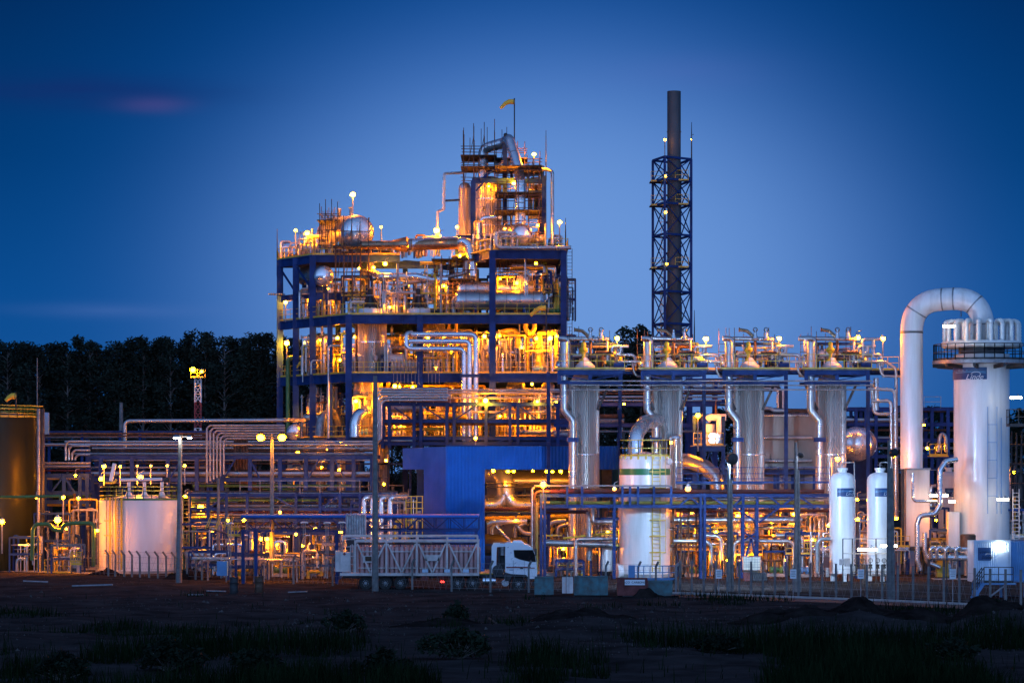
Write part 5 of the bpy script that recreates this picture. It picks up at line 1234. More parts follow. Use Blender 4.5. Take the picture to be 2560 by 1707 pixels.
rack('small blue rack between the olive tank and the cream tank', 108, 222, 243, 3, (1188, 1232, 1254), [112, 160, 200, 218], [(1157, .1, 'galv'), (1165, .1, 'pipe'), (1176, .09, 'red'), (1196, .1, 'pipe'), (1240, .12, 'green'), (1262, .1, 'yellow')], braces=[(112, 1250, 160, 1190), (160, 1190, 200, 1250)])
for i in range(4):
    px, y0 = 164 + i * 8, 1103 + i * 11
    pipe([P(225, y0, 247.2), P(px + 8, y0, 247.2), P(px, y0 + 8, 247.2), P(px, 1150, 247.2)], .11, 'pipe', 'nested pipe elbow at the left end of the long rack, above the small blue rack', group='nested elbows at the rack end')
for i in range(6):
    px, y0 = 517 + i * 8.5, 1063 + i * 6.5
    pipe([P(712, y0, 246.6), P(px + 8, y0, 246.6), P(px, y0 + 8, 246.6), P(px, 1206 - i * 4, 246.6)], .095, 'galv', 'one of six nested pipes arching over the long rack left of the twin sodium lamp', group='six nested arching pipes')
for i in range(5): pipe([P(588 + i * 7, 1085, 249.5), P(588 + i * 7, 1190, 249.5), P(600 + i * 7, 1204, 249.5), P(640 + i * 4, 1222, 249.5)], .14, 'rust', 'one of five brown downpipes curving under the long rack', group='brown downpipes behind the long rack')
pipe([P(312, 1122, 252), P(312, 1052, 252), P(710, 1050, 252), P(760, 1050, 270)], .17, 'pipe', 'single long silver pipe bridging high over the rack to the tower', bend=3, seg=14)
pipe([P(1, 1242, 228), P(150, 1240, 228), P(152, 1250, 228)], .12, 'green', 'green pipe crossing the olive tank front', group='green pipes of the tank yard')
pipe([P(80, 1400, 229), P(82, 1322, 229), P(90, 1310, 229), P(122, 1309, 229), P(135, 1324, 229), P(155, 1326, 229), P(158, 1312, 229), P(180, 1307, 229), P(228, 1307, 229), P(234, 1315, 229), P(234, 1415, 229)], .16, 'green', 'green pipe dipping round the big lamp between the two left tanks', group='green pipes of the tank yard')
rack('low blue rack behind the loading canopy, crowded with small pipes', 470, 990, 234, 3, (1236, 1272, 1300), [474, 520, 566, 618, 680, 740, 800, 850, 900, 950, 986], [(1228, .07, 'rust'), (1233, .09, 'pipe'), (1243, .06, 'galv'), (1250, .1, 'green', 470, 800), (1258, .07, 'rust'), (1264, .12, 'pipe', 560, 990), (1280, .07, 'red'), (1286, .09, 'pipe'), (1292, .06, 'galv'), (1308, .1, 'rust'), (1316, .07, 'pipe')], rails_=[(1234, 600, 900)], braces=[(520, 1272, 566, 1236), (680, 1236, 740, 1272), (800, 1272, 850, 1236)], bw=.22, bh=.26, pw=.24)
rack('low blue rack running along the foot of the adsorbers behind the front rack', 1690, 2075, 239, 3, (1178, 1296, 1334), [1694, 1740, 1815, 1850, 1945, 1990, 2045], [(1170, .1, 'pipe'), (1185, .07, 'rust'), (1286, .14, 'pipe'), (1290, .07, 'rust'), (1312, .1, 'pipe'), (1326, .12, 'galv'), (1342, .1, 'pipe'), (1305, .06, 'yellow')], rails_=[(1294, 1700, 1840), (1294, 1940, 2050)], braces=[(1740, 1334, 1815, 1296), (1945, 1296, 1990, 1334)], bw=.22, bh=.28, pw=.24)
# front rack before the white tank
FR = rack('blue pipe rack crossing in front of the white banded tank', 1365, 2234, 219.5, 1.3, (1238, 1265), [1353, 1362, 1536, 1752, 1762, 1858, 1893, 2130, 2145],
     [(1228, .17, 'red', 1350, 2060, 219.9), (1256, .13, 'ypipe', 1347, 2060, 220.1), (1214, .07, 'galv', 1335, 1680, 219.6), (1222, .07, 'rust', 1400, 1700, 220.6), (1247, .09, 'galv', 1690, 2230, 220.6), (1207, .11, 'contblue', 1690, 1910, 220.2), (1245, .06, 'red', 1690, 2100, 221)],
     braces=[(1700, 1262, 1726, 1242), (1726, 1242, 1748, 1262), (1780, 1242, 1810, 1262), (1836, 1262, 1858, 1242), (1925, 1242, 1950, 1262), (1958, 1262, 1985, 1242), (2000, 1242, 2030, 1262), (1838, 1268, 1893, 1306), (1948, 1268, 1897, 1306), (1860, 1330, 1892, 1350), (1892, 1330, 1860, 1350), (1878, 1345, 1862, 1400), (1878, 1345, 1890, 1400)], pw=.2, bw=.2, bh=.26)
for px in (1418, 1455, 1556, 1575, 1595, 1635, 1678): MB().bar(P(px, 1216, 219.4), P(px, 1264, 219.4), .18, .1).build('hanger', 'blue', FR)
for (xa, xb) in ((1690, 1800), (1800, 1905), (1905, 2010), (2010, 2076)):
    MB().rail([P(xa, 1208, 219.4), P(xb, 1208, 219.4)], 1.25, .06, 1.5, (.3, .62)).build('handrail', 'blue', FR)
for (px, r_, m, lb, yt) in [(1330, .11, 'galv', 'grey downpipe at the left end of the front rack', 1214), (1336, .12, 'rust', 'brown red downpipe at the left end of the front rack', 1228), (1342, .15, 'ypipe', 'yellow downpipe at the left end of the front rack', 1256)]:
    pipe([P(1375, yt, 219.8), P(px + 8, yt, 219.8), P(px, yt + 9, 219.8), P(px, 1445, 219.8)], r_, m, lb, group='downpipes at the front rack end')
pipe([P(1362, 1279, 224), P(1470, 1279, 224)], .15, 'red', 'red branch pipe passing behind the first adsorber riser', group='odd pipes by the first adsorber')
pipe([P(1472, 1279, 224), P(1472, 1400, 224)], .28, 'galv', 'thick blue grey standpipe beside the first adsorber', group='odd pipes by the first adsorber')
pipe([P(1482, 1262, 223.6), P(1482, 1300, 223.6), P(1488, 1305, 223.6), P(1540, 1303, 223.6)], .19, 'pipe', 'golden lit elbow pipe between the first adsorber and the white tank', group='odd pipes by the first adsorber')
pipe([P(1362, 1356, 222.6), P(1425, 1358, 222.6), P(1530, 1362, 222.6)], .26, 'pipe', 'large silver pipe lying low left of the white tank', group='odd pipes by the first adsorber', seg=14)
pipe([P(1545, 1346, 221.8), P(1445, 1347, 221.8), P(1439, 1354, 221.8), P(1439, 1440, 221.8)], .16, 'pipe', 'silver pipe turning straight down beside the sheet metal bins', group='odd pipes by the first adsorber')
# rear racks seen between and behind the adsorbers
rack('rear blue pipe rack seen as pink lit lines behind the first two adsorbers', 1385, 1800, 262, 3, (1010, 1062), [1395, 1450, 1550, 1640, 1760], [(975, .12, 'pipe'), (983, .1, 'rust'), (992, .12, 'pipe'), (1001, .1, 'pipe'), (1040, .2, 'rust', 1395, 1560), (1052, .24, 'pipe', 1500, 1560), (1085, .2, 'pipe', 1385, 1420), (1078, .1, 'galv')])
rack('rear blue rack with stacked pipes between the last adsorber and the tall white tower', 2120, 2400, 270, 4, (1100, 1060, 1140, 1022), [2140, 2165, 2190, 2330, 2370], [(1050, .2, 'pipe', 2110, 2260), (1095, .18, 'pipe', 2120, 2260), (1020, .1, 'galv'), (1075, .12, 'rust'), (1120, .12, 'galv'), (1028, .1, 'rust', 2290, 2400)], rails_=[(1020, 2310, 2352)])
rack('rear blue stair rack right of the lattice chimney behind the third adsorber', 1716, 1880, 268, 3, (950, 975, 1002), [1725, 1790, 1850, 1876], [(958, .1, 'pipe'), (968, .1, 'pipe'), (984, .12, 'galv'), (992, .1, 'pipe'), (1012, .12, 'rust')])
for i in range(4): pipe([P(1905, 960 + i * 5, 266), P(1935 + i * 7, 960 + i * 5, 266), P(1945 + i * 6, 970 + i * 5, 266), P(1945 + i * 6, 1040, 266)], .14 + .05 * (i == 1), 'dark' if i == 1 else 'pipe', 'one of four rear pipes bending down behind the clad chamber', group='rear bends behind the clad chamber')
hdrum('dark round end of a large horizontal drum right of the last adsorber', P(2140, 1110, 243), P(2150, 1110, 252), 1.5, 'galv', .4, floor=0)
# yellow railed pot platform between second and third adsorber
VP = thing('pot_platform', 'orange lit platform with piped pots between the second and third adsorbers', 'platform', P(1770, 1400, 238))
MB().box(P(1770, 1114, 238), (2.8, 3, .1)).build('deck', 'grating', VP); a, b = P(1734, 1113, 236.5), P(1808, 1113, 236.5); MB().rail([a, b, b + Vector((0, 3, 0))], 1.05, .06, .7).build('handrail', 'yellow', VP)
for px in (1736, 1808): MB().ibeam(at(px, 237, 0), at(px, 237, ZY(1040, 237)), .3, .3, .04, (0, 1, 0)).build('post', 'blue', VP)
MB().ibeam(P(1734, 1122, 236.6), P(1808, 1122, 236.6), .2, .4).build('beam', 'blue', VP)
for k in range(4): MB().bar(P(1738 + 18 * k, 1130 + 60 * (k % 2), 237), P(1756 + 18 * k, 1190 - 60 * (k % 2), 237), .1).build('brace', 'blue', VP)
PT = thing('piped_pot', 'pale insulated pot with a crossed pipe on top, lit orange', 'vessel', P(1785, 1112, 237.6))
MB().lathe([(.55, 0), (.6, .5), (.45, .9)], P(1794, 1112, 237.6), 18).build('pot', 'cream', PT); MB().tube([P(1768, 1050, 237.6), P(1776, 1043, 237.6), P(1815, 1043, 237.6)], .3, 12, .4).build('cross_pipe', 'cream', PT); MB().tube([P(1800, 1045, 237.6), P(1800, 1100, 237.6)], .32, 12).build('stem', 'cream', PT)
MB().lathe([(.5, -.2), (.5, .2)], P(1784, 1095, 237), 18, (0, 1, 0)).build('cover', 'alu', PT); MB().lathe([(.12, 0), (.12, .5), (.02, 1.6)], P(1790, 1043, 237.6), 10).build('spike', 'rust', PT); MB().tube([P(1772, 1112, 238), P(1772, 1060, 238)], .5, 12).build('side_pot', 'cream', PT)

# ============================================================ TANKS ON THE LEFT
OT = thing('storage_tank', 'large dark olive tank cut by the left picture edge', 'tank', G(-66, 240)); Yo = 240; ko = Yo / F; ro = 168 * ko; co = G(-66, Yo); zo = ZY(1042, Yo)
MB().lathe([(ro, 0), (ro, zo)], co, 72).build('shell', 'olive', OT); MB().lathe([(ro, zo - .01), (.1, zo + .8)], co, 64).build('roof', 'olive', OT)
pts = [co + Vector((math.cos(2 * math.pi * i / 44) * (ro + .1), math.sin(2 * math.pi * i / 44) * (ro + .1), zo - .1)) for i in range(44)]
MB().rail(pts, 1.0, .07, 1.1, (.35, .7), True, True).build('handrail', 'yellow', OT)
for px, w in ((96, .15), (105, .22)): MB().tube([P(px, 1440, 237 if px < 100 else 238.5), P(px, 1022, 237 if px < 100 else 238.5)], w, 10).build('side_pipe', 'dark' if px > 100 else 'galv', OT)
MB().box(P(115, 1058, 246), (.5, .5, 1.9)).build('blue_cover', 'contblue', None, 'upright blue panel beside the olive tank top', 'panel')
CT = thing('storage_tank', 'round cream tank with yellow walkways on its low cone roof', 'tank', G(352, 234)); Yc2 = 234; kc2 = Yc2 / F; rc = 103 * kc2; cc = G(352, Yc2); zc2 = ZY(1251, Yc2)
MB().lathe([(rc, 0), (rc, zc2)], cc, 72).build('shell', 'cream', CT); MB().lathe([(rc + .05, zc2 - .02), (rc + .05, zc2 + .04), (rc * .4, ZY(1238, Yc2)), (.4, ZY(1236, Yc2))], cc, 64).build('roof', 'cream', CT)
pts = [cc + Vector((math.cos(2 * math.pi * i / 32) * rc * .98, math.sin(2 * math.pi * i / 32) * rc * .98, zc2 + .05)) for i in range(32)]
MB().rail(pts, 1.1, .05, .8, (.35, .7), True, True).build('handrail', 'green', CT)
for px in (322, 361, 405): MB().lathe([(.5, 0), (.3, .12), (.14, .5), (.14, 1.25)], P(px, 1242, 232.6), 12).build('vent_neck', 'cream', CT)
MB().tube([P(300, 1199, 232.6), P(405, 1197, 232.6)], .13, 10).build('vent_header', 'cream', CT); MB().lathe([(.2, 0), (.22, .5)], P(410, 1199, 232.6), 12, (1, 0, 0)).build('vent_mouth', 'dark', CT)
MB().box(P(282, 1180, 233), (.28, .5, 1.5), rm=Matrix.Rotation(R(12), 3, 'Y')).build('flap', 'cream', CT); MB().tube([P(262, 1206, 232.8), P(285, 1206, 232.8), P(292, 1198, 232.8)], .1, 8, .2).build('gas_line', 'yellow', CT)
for i, px in enumerate((264, 274, 282, 290, 297, 305)):
    x = P(px, 0, 231).x; yy = cc.y - math.sqrt(max(.2, rc * rc - (x - cc.x) ** 2)) - .18
    MB().tube([(x, yy, .3), (x, yy, zc2 + .3)], .05 + .02 * (i % 2), 7).build('wall_pipe', 'yellow' if i % 2 else 'galv', CT)
x = P(300, 0, 231).x; yy = cc.y - math.sqrt(rc * rc - (x - cc.x) ** 2) - .3; MB().ladder((x, yy, .5), (x, yy, zc2 + 1), .5).build('ladder', 'yellow', CT)
for py in (1301, 1338, 1382): MB().box(P(284, py, 231.2) , (1.6, .06, .07)).box(P(302, py + 12, 230.9), (.18, .12, .18)).build('pipe_clamp', 'yellow', CT)
MB().tube([P(452, 1250, 233), P(452, 1430, 233)], .16, 10).build('wall_pipe', 'cream', CT); MB().ladder(P(465, 1430, 233), P(465, 1240, 233), .5).build('ladder', 'yellow', CT)
MB().lathe([(rc + .3, -.1), (rc + .3, .2)], cc, 48).build('plinth', 'concrete', CT)
YG = thing('safety_gate', 'yellow square safety cage standing between the two left tanks', 'gate', G(190, 227)); mb = MB(); mb.rail([P(177, 1412, 227), P(206, 1412, 227), P(206, 1412, 229)], 1.05, .06, .2, (.3, .6)); mb.build('bars', 'yellow', YG)
MB().rail([G(112, 232), G(176, 231)], 1.1, .05, 1.2).build('guard_rail', 'yellow', None, 'low yellow guard rail before the left tank yard', 'guard rail')
# ============================================================ LOADING CANOPY, CYLINDER BANK, GOOSENECKS
LC = thing('loading_canopy', 'dark blue flat truss canopy running behind the cylinder trailer', 'canopy', G(900, 211))
za_, zb_ = ZY(1293, 210), ZY(1326, 210); a, b = G(602, 210).x, G(1196, 210).x
MB().box(((a + b) / 2, 213, za_ + .1), (b - a, 6.2, .14)).build('roof', 'bluepanel', LC)
for yy in (210, 216):
    MB().bar((a, yy, za_), (b, yy, za_), .1, .14).build('chord', 'blue', LC); MB().bar((a, yy, zb_), (b, yy, zb_), .1, .12).build('chord', 'blue', LC)
    n = 16
    for i in range(n): x0_, x1_ = a + (b - a) * i / n, a + (b - a) * (i + 1) / n; MB().bar((x0_, yy, (za_, zb_)[i % 2]), (x1_, yy, (zb_, za_)[i % 2]), .07).bar((x1_, yy, za_), (x1_, yy, zb_), .06).build('web', 'blue', LC)
for px in (608, 640, 842, 1000, 1190): 
    for yy in (210.1, 215.9): MB().ibeam((G(px, yy).x, yy, 0), (G(px, yy).x, yy, zb_), .24, .24, .03, (0, 1, 0)).build('post', 'blue', LC)
CB = thing('cylinder_bank', 'grey ribbed bank of upright gas cylinders behind the trailer tail', 'gas bank', P(890, 1340, 206))
for i in range(8): MB().lathe([(.11, 0), (.11, 1.5), (.05, 1.62)], P(868 + i * 6.2, 1341, 205.8), 12).build('cylinder', 'galv', CB)
MB().box(P(890, 1314, 206.3), (1.5, .5, 1.5)).build('back_panel', 'galv', CB)
for i in range(5): MB().ring(P(868 + i * 9, 1285, 206), .07, .018, (0, 1, 0), 12, 5).build('lifting_eye', 'white', CB)
MB().box(P(890, 1390, 206), (1.3, .6, 2.6)).build('stand', 'dark', CB)
for i, px in enumerate((910, 931, 953, 975)):
    pipe([P(px, 1400, 222), P(px, 1250, 222), P(px + 6, 1243, 222), P(px + 40, 1241, 223.5)], .20, 'alu', 'silver gooseneck pipe rising above the canopy, %s of the four' % ('nearest the grey pole', 'second from the grey pole', 'third from the grey pole', 'nearest the blue shed')[i], 'gooseneck_pipe', 'four silver gooseneck pipes', bend=2.2, seg=14)
for i in range(4):
    pipe([P(480, 1393 + i * 3, 214 - i), P(640, 1395 + i * 3, 214 - i), P(745, 1401 + i, 213 - i)], .06, 'pipe', 'white pipe of the low pipe run left of the trailer', 'low_pipe', 'low white pipes left of the trailer') if i < 2 else None
for px in (566, 612, 660, 742): MB().tube([P(px, 1400, 213), G(px, 213)], .06, 8).build('pipe_support', 'galv', None, 'short grey post under the low white pipes', 'post', 'supports of the low white pipes')
MB().box(P(556, 1420, 212), (.8, .6, 1.1)).build('equipment_cabinet', 'contblue', None, 'small blue cabinet below the low white pipes', 'cabinet')
pipe([P(700, 1440, 211), P(700, 1415, 211), P(760, 1412, 211), P(762, 1440, 211)], .05, 'galv', 'thin hoop rail near the trailer tail', 'hoop_rail')

# ============================================================ CYLINDER TRAILER AND TRACTOR
Yn = 200.6; TW = 2.5
def q(px, py, dy=0.0): return P(px, py, Yn) + Vector((0, dy, 0))
TR = thing('cylinder_trailer', 'pale framed trailer full of upright faded red gas cylinders', 'trailer', G(1030, Yn))
def tb(a, b, w=.12, name='frame_bar', m='frame', dy=(0, TW)):
    for d in dy: MB().bar(a + Vector((0, d, 0)), b + Vector((0, d, 0)), w).build(name, m, TR)
for px in (888, 966, 1042, 1117.6, 1195): tb(q(px, 1352), q(px, 1434), .13)
tb(q(886, 1352), q(1198, 1352), .14); tb(q(857, 1340), q(1193, 1340), .12); tb(q(850, 1435), q(1198, 1435), .2)
for px in (857, 966, 1042, 1117, 1193): tb(q(px, 1340), q(px, 1352), .1)
for (a_, m_, b_) in ((893, 926, 963), (969, 1004, 1039), (1046, 1081, 1114), (1122, 1157, 1192)):
    tb(q(a_, 1358), q(m_, 1432), .11, 'diagonal', dy=(-.02,)); tb(q(m_, 1432), q(b_, 1358), .11, 'diagonal', dy=(-.02,))
    tb(q(a_ + 7, 1378), q(b_ - 7, 1378), .07, 'cross_rail', dy=(0,)); tb(q(a_ + 2, 1419), q(b_, 1419), .07, 'cross_rail', dy=(0,))
for px in (966, 1042, 1117): MB().bar(q(px, 1352), q(px, 1352, TW), .1).build('top_crossbar', 'frame', TR)
n = 25
for i in range(n):
    px = 893 + (1190 - 893) * i / (n - 1)
    for j, dy in enumerate((.22, .62, 1.9)):
        c = q(px + (6 if j == 1 else 0), 1431, dy); h = ZY(1366, Yn) - c.z
        MB().lathe([(.15, 0), (.155, .08), (.155, h - .14), (.12, h - .05), (.05, h), (.05, h + .14)], c, 14).build('gas_cylinder', 'pinkcyl', TR)
MB().tube([q(890, 1360, .2), q(1193, 1360, .2)], .04, 8).build('gas_manifold', 'dark', TR); MB().tube([q(890, 1357, .6), q(1193, 1357, .6)], .04, 8).build('gas_manifold', 'dark', TR)
MB().box(q(1030, 1434.5, TW / 2), (9.0, TW - .3, .08)).build('cylinder_deck', 'frame', TR)
MB().box(q(1030, 1441, TW / 2), (9.9, 1.0, .28)).build('chassis', 'dark', TR)
MB().box(q(844, 1402, .3), (.34, .5, 1.5)).build('rear_panel', 'frame', TR); MB().box(q(863, 1404, .4), (.72, .8, 1.4)).build('valve_cabinet', 'frame', TR)
MB().box(q(861, 1384, -.02), (.16, .03, .16), rm=Matrix.Rotation(R(45), 3, 'Y')).build('hazard_diamond', 'maroon', TR)
MB().box(q(921, 1396, -.06), (.46, .03, .34)).build('placard', 'rust', TR); MB().box(q(921, 1397, -.03), (.8, .04, .5)).build('placard_frame', 'frame', TR); MB().box(q(1081, 1394, -.05), (1.0, .05, .42)).build('name_plate', 'frame', TR)
for px in (876, 884): tb(q(px, 1362), q(px, 1430), .06, 'tail_bar', dy=(.1, 2.2))
for py in (1348, 1366, 1390, 1410): tb(q(858, py), q(888, py), .05, 'tail_bar', dy=(.05,))
for px in (1063, 1118, 1165): MB().box(q(px, 1426, -.08), (.42, .02, .24)).build('licence_plate', 'cont', TR)
MB().box(q(1063, 1442, .05), (.5, .2, .4)).build('tool_box', 'redbin', TR)
def wheel(par, px, py, r=.5, dy=.15, tw=.3):
    c = q(px, py, dy); w = MB(); w.lathe([(r * .55, 0), (r * .9, -.02), (r, .04), (r, tw - .04), (r * .9, tw), (r * .55, tw)], c, 28, (0, 1, 0)); wb = w.build('wheel', 'tyre', par)
    rb = MB(); rb.lathe([(r * .56, .05), (r * .5, .02), (r * .3, .06), (r * .22, -.02), (.02, -.03)], c, 20, (0, 1, 0)); rb.build('rim', 'galv', wb)
    nb = MB(); [nb.disc(c + Vector((math.cos(a) * r * .4, -.0, math.sin(a) * r * .4)), .03, .08, (0, 1, 0), 6) for a in [i * .63 for i in range(10)]]; nb.build('wheel_nuts', 'chrome', wb)
    MB().lathe([(r * .55, 0), (r, .04), (r, tw), (r * .55, tw + .02)], c + Vector((0, TW - .3 - tw, 0)), 24, (0, 1, 0)).build('wheel', 'tyre', par)
for px in (914, 963, 1001): wheel(TR, px, 1457)
for px, w_ in ((939, .55), (982, .5)): pass
mb = MB()
for px in (914, 963, 1001): mb.ring(q(px, 1457, .3), .6, .03, (0, 1, 0), 24, 4)
mb.build('mudguard', 'dark', TR)
for px in (1103, 1108): MB().lathe([(.07, 0), (.07, .05)], q(px, 1454, .55), 12, (0, -1, 0)).build('tail_lamp', 'rl', TR)
CBT = thing('truck_tractor', 'white truck tractor with a long sleeper cab hauling the cylinder trailer', 'truck', G(1270, Yn))
def prism(poly, d0, d1, name, m, par=CBT): 
    pl = [(q(a, b).x, q(a, b).z) for a, b in poly]; return MB().prism(pl, Yn + d0, Yn + d1).build(name, m, par)
prism([(1263, 1430), (1263, 1358), (1268, 1355), (1304, 1356), (1320, 1362), (1331, 1370), (1337, 1382), (1341, 1404), (1343, 1428), (1342, 1446), (1322, 1446), (1316, 1436), (1278, 1434)], .0, 2.45, 'cab', 'cab')
prism([(1284, 1374), (1332, 1374), (1337, 1386), (1340, 1404), (1326, 1404), (1300, 1398), (1286, 1392)], -.015, .02, 'side_window', 'glass')
prism([(1281, 1356), (1284, 1351), (1303, 1351), (1310, 1357)], .5, 1.95, 'roof_spoiler', 'cab')
MB().add([q(1332, 1371.5, .15), q(1342, 1405, .08), q(1342, 1405, 2.37), q(1332, 1371.5, 2.3)], []).quad(q(1332.3, 1372, .2), q(1342, 1404, .12), q(1342, 1404, 2.33), q(1332.3, 1372, 2.25), .05).build('windscreen', 'glass', CBT)
MB().bar(q(1311, 1400, -.015), q(1311, 1436, -.015), .012, .02).build('door_seam', 'dark', CBT); MB().bar(q(1284, 1400, -.01), q(1284, 1433, -.01), .012, .02).build('door_seam', 'dark', CBT)
MB().box(q(1304, 1419, -.03), (.22, .05, .12)).build('door_handle', 'dark', CBT); MB().box(q(1296, 1417.5, -.008), (1.75, .02, .1)).build('stripe', 'maroon', CBT); MB().box(q(1328, 1419, -.008), (.5, .02, .06)).build('stripe', 'maroon', CBT); MB().box(q(1278, 1423.5, -.008), (.28, .02, .05)).build('door_number', 'signblue', CBT)
for x, y in ((1270, 1367), (1277, 1381), (1280, 1396), (1289, 1407), (1288, 1415)): MB().disc(q(x, y, -.01), .05, .02, (0, 1, 0), 10).build('marker_lamp', 'chrome', CBT)
prism([(1229, 1432), (1229, 1366), (1233, 1358), (1264, 1358), (1264, 1366), (1242, 1367), (1240, 1432)], .06, .14, 'side_deflector', 'cab'); prism([(1229, 1432), (1229, 1366), (1233, 1358), (1264, 1358), (1264, 1366), (1242, 1367), (1240, 1432)], 2.3, 2.38, 'side_deflector', 'cab')
MB().box(q(1252, 1396, 1.3), (.55, 1.6, 2.0)).build('rear_bulkhead', 'dark', CBT); MB().tube([q(1247, 1434, .4), q(1247, 1364, .4)], .12, 12).build('exhaust_stack', 'dark', CBT); MB().lathe([(.16, 0), (.16, .9)], q(1256, 1388, .3), 12).build('air_intake', 'galv', CBT)
MB().lathe([(.40, 0), (.42, .05), (.42, .2), (.2, .24)], q(1245, 1426, .18), 20, (0, -1, 0)).build('air_filter', 'dark', CBT)
MB().box(q(1240, 1441, 1.25), (6.2, 1.0, .3)).build('chassis', 'dark', CBT); MB().box(q(1222, 1434, 1.25), (2.0, 1.9, .06)).build('catwalk', 'yellow', CBT)
MB().lathe([(.05, 0), (.30, .03), (.30, .94), (.05, .97)], q(1206, 1452, .42), 20, (1, 0, 0)).build('fuel_tank', 'chrome', CBT)
for px in (1214, 1228): MB().lathe([(.315, -.03), (.315, .03)], q(px, 1452, .42), 20, (1, 0, 0)).build('tank_strap', 'dark', CBT)
for px in (1144, 1182): wheel(CBT, px, 1458)
wheel(CBT, 1296, 1460, .5)
MB().ring(q(1296, 1460, .3), .62, .06, (0, 1, 0), 28, 5).build('wheel_arch', 'dark', CBT); prism([(1260, 1431), (1344, 1440), (1344, 1449), (1318, 1450), (1314, 1440), (1280, 1438), (1274, 1452), (1262, 1452)], .03, 2.4, 'lower_skirt', 'dark')
MB().lathe([(.02, 0), (.26, .02), (.26, .1)], q(1263, 1456, .14), 18, (0, -1, 0)).build('step_tank', 'chrome', CBT)
MB().box(q(1338, 1459, 1.25), (.4, 2.3, .3)).build('bumper', 'dark', CBT); MB().box(q(1339.5, 1379, -.18), (.14, .2, .5)).build('mirror', 'dark', CBT); MB().box(q(1337, 1371, -.1), (.1, .2, .08)).build('mirror', 'dark', CBT)
MB().box(q(1343.2, 1444, .3), (.06, .35, .14)).build('headlight', 'chrome', CBT)

# ============================================================ BINS, STEPS, SMALL YARD THINGS
def bin_(pa, pb, yt, yb, Y, m, label, lid=False, d=1.2):
    a, b = P(pa, yt, Y), P(pb, yb, Y); w = b.x - a.x; h = a.z - b.z; c = Vector(((a.x + b.x) / 2, Y + d / 2, max(0, b.z)))
    r_ = thing('waste_bin', label, 'bin', c, 'sheet metal bins before the fence')
    for s in (-1, 1): MB().box(c + Vector((0, s * d / 2, h / 2)), (w, .05, h)).build('side_panel', m, r_); MB().box(c + Vector((s * (w / 2 - .02), 0, h / 2)), (.05, d - .06, h - .03)).build('end_panel', m, r_)
    MB().box(c + Vector((0, 0, .06)), (w - .1, d - .1, .06)).build('floor_panel', m, r_)
    n = max(2, int(w / .5))
    for i in range(n + 1): MB().box(c + Vector((-w / 2 + w * i / n, -d / 2 - .04, h / 2)), (.05, .04, h)).build('rib', m, r_)
    MB().bar(c + Vector((-w / 2, -d / 2 - .05, h)), c + Vector((w / 2, -d / 2 - .05, h)), .07).build('top_rim', m, r_); return r_
bin_(1337, 1383, 1442, 1486, 189.5, 'tealbin', 'square teal bin in front of the truck cab'); bin_(1436, 1519, 1440, 1487, 190, 'tealbin', 'long dark teal bin between the truck and the banded tank'); bin_(1622, 1680, 1452, 1488, 190, 'tealbin', 'low blue grey bin right of the red one')
rb_ = bin_(1544, 1618, 1445, 1488, 189.6, 'redbin', 'dark red bin with a white lettered plate')
pl = P(1587, 1455, 189.5); MB().box(pl + Vector((0, -.06, 0)), (1.36, .03, .36)).build('name_plate', 'text', rb_); text_mesh('AÇO  CARBONO', .20, 'black', rb_, pl + Vector((0, -.085, -.0)))
for i, px in enumerate((1410, 1421, 1428)): MB().box(P(px, 1462, 189.6 - i * .1), (.26, .04, 1.1), rm=Matrix.Rotation(R(-3 - 3 * i), 3, 'X')).build('sheet_panel', 'frame', None, 'white sheet panel leaning against the long teal bin', 'sheet panel', 'white panels leaning on the teal bin')
SP = thing('blue_gangway', 'blue railed gangway at the foot of the banded tank', 'gangway', G(1630, 194)); MB().box(at(1632, 194.5, .9), (3.0, 1.2, .08)).build('deck', 'grating', SP); a = at(1578, 193.9, .9); b = at(1688, 193.9, .9)
MB().rail([a, b], 1.0, .06, .45).build('handrail', 'contblue', SP); MB().box(at(1579, 193.8, 1.1), (.45, .2, 1.7)).build('end_panel', 'contblue', SP); MB().bar(at(1690, 193.8, 1.9), at(1704, 193.8, 2.2), .2).bar(at(1690, 193.8, 0), at(1690, 193.8, 2), .15).build('end_post', 'galv', SP); MB().bar(at(1672, 193.6, 0), at(1686, 193.6, 1.0), .08).build('strut', 'wood', SP)
IB = thing('ibc_tote', 'cream plastic tote in a wire cage behind the right fence', 'tote', G(1878, 216)); c = G(1878, 216, 1.35); MB().box(c, (1.3, 1.1, 1.0)).build('bottle', 'plastic', IB); mb = MB()
for i in range(7): x = c.x - .66 + 1.32 * i / 6; mb.bar((x, 215.42, .85), (x, 215.42, 1.88), .025)
for i in range(6): z = .85 + i * .2; mb.bar((c.x - .66, 215.42, z), (c.x + .66, 215.42, z), .025)
mb.build('cage', 'galv', IB); MB().box((c.x, 216, .72), (1.3, 1.1, .14)).build('pallet', 'wood', IB)
for px, m, lb in [(1868, 'redbin', 'dull red crate under the cream tote'), (1890, 'dark', 'black crate beside the red one under the tote'), (1908, 'dark', 'black crate right of the cream tote')]:
    c = G(px, 215.6); r_ = thing('crate', lb, 'crate', c, 'crates under the tote'); MB().box(c + Vector((0, 0, .31)), (.55, .6, .62)).build('body', m, r_); MB().box(c + Vector((0, 0, .635)), (.6, .66, .05)).build('lid', m, r_)
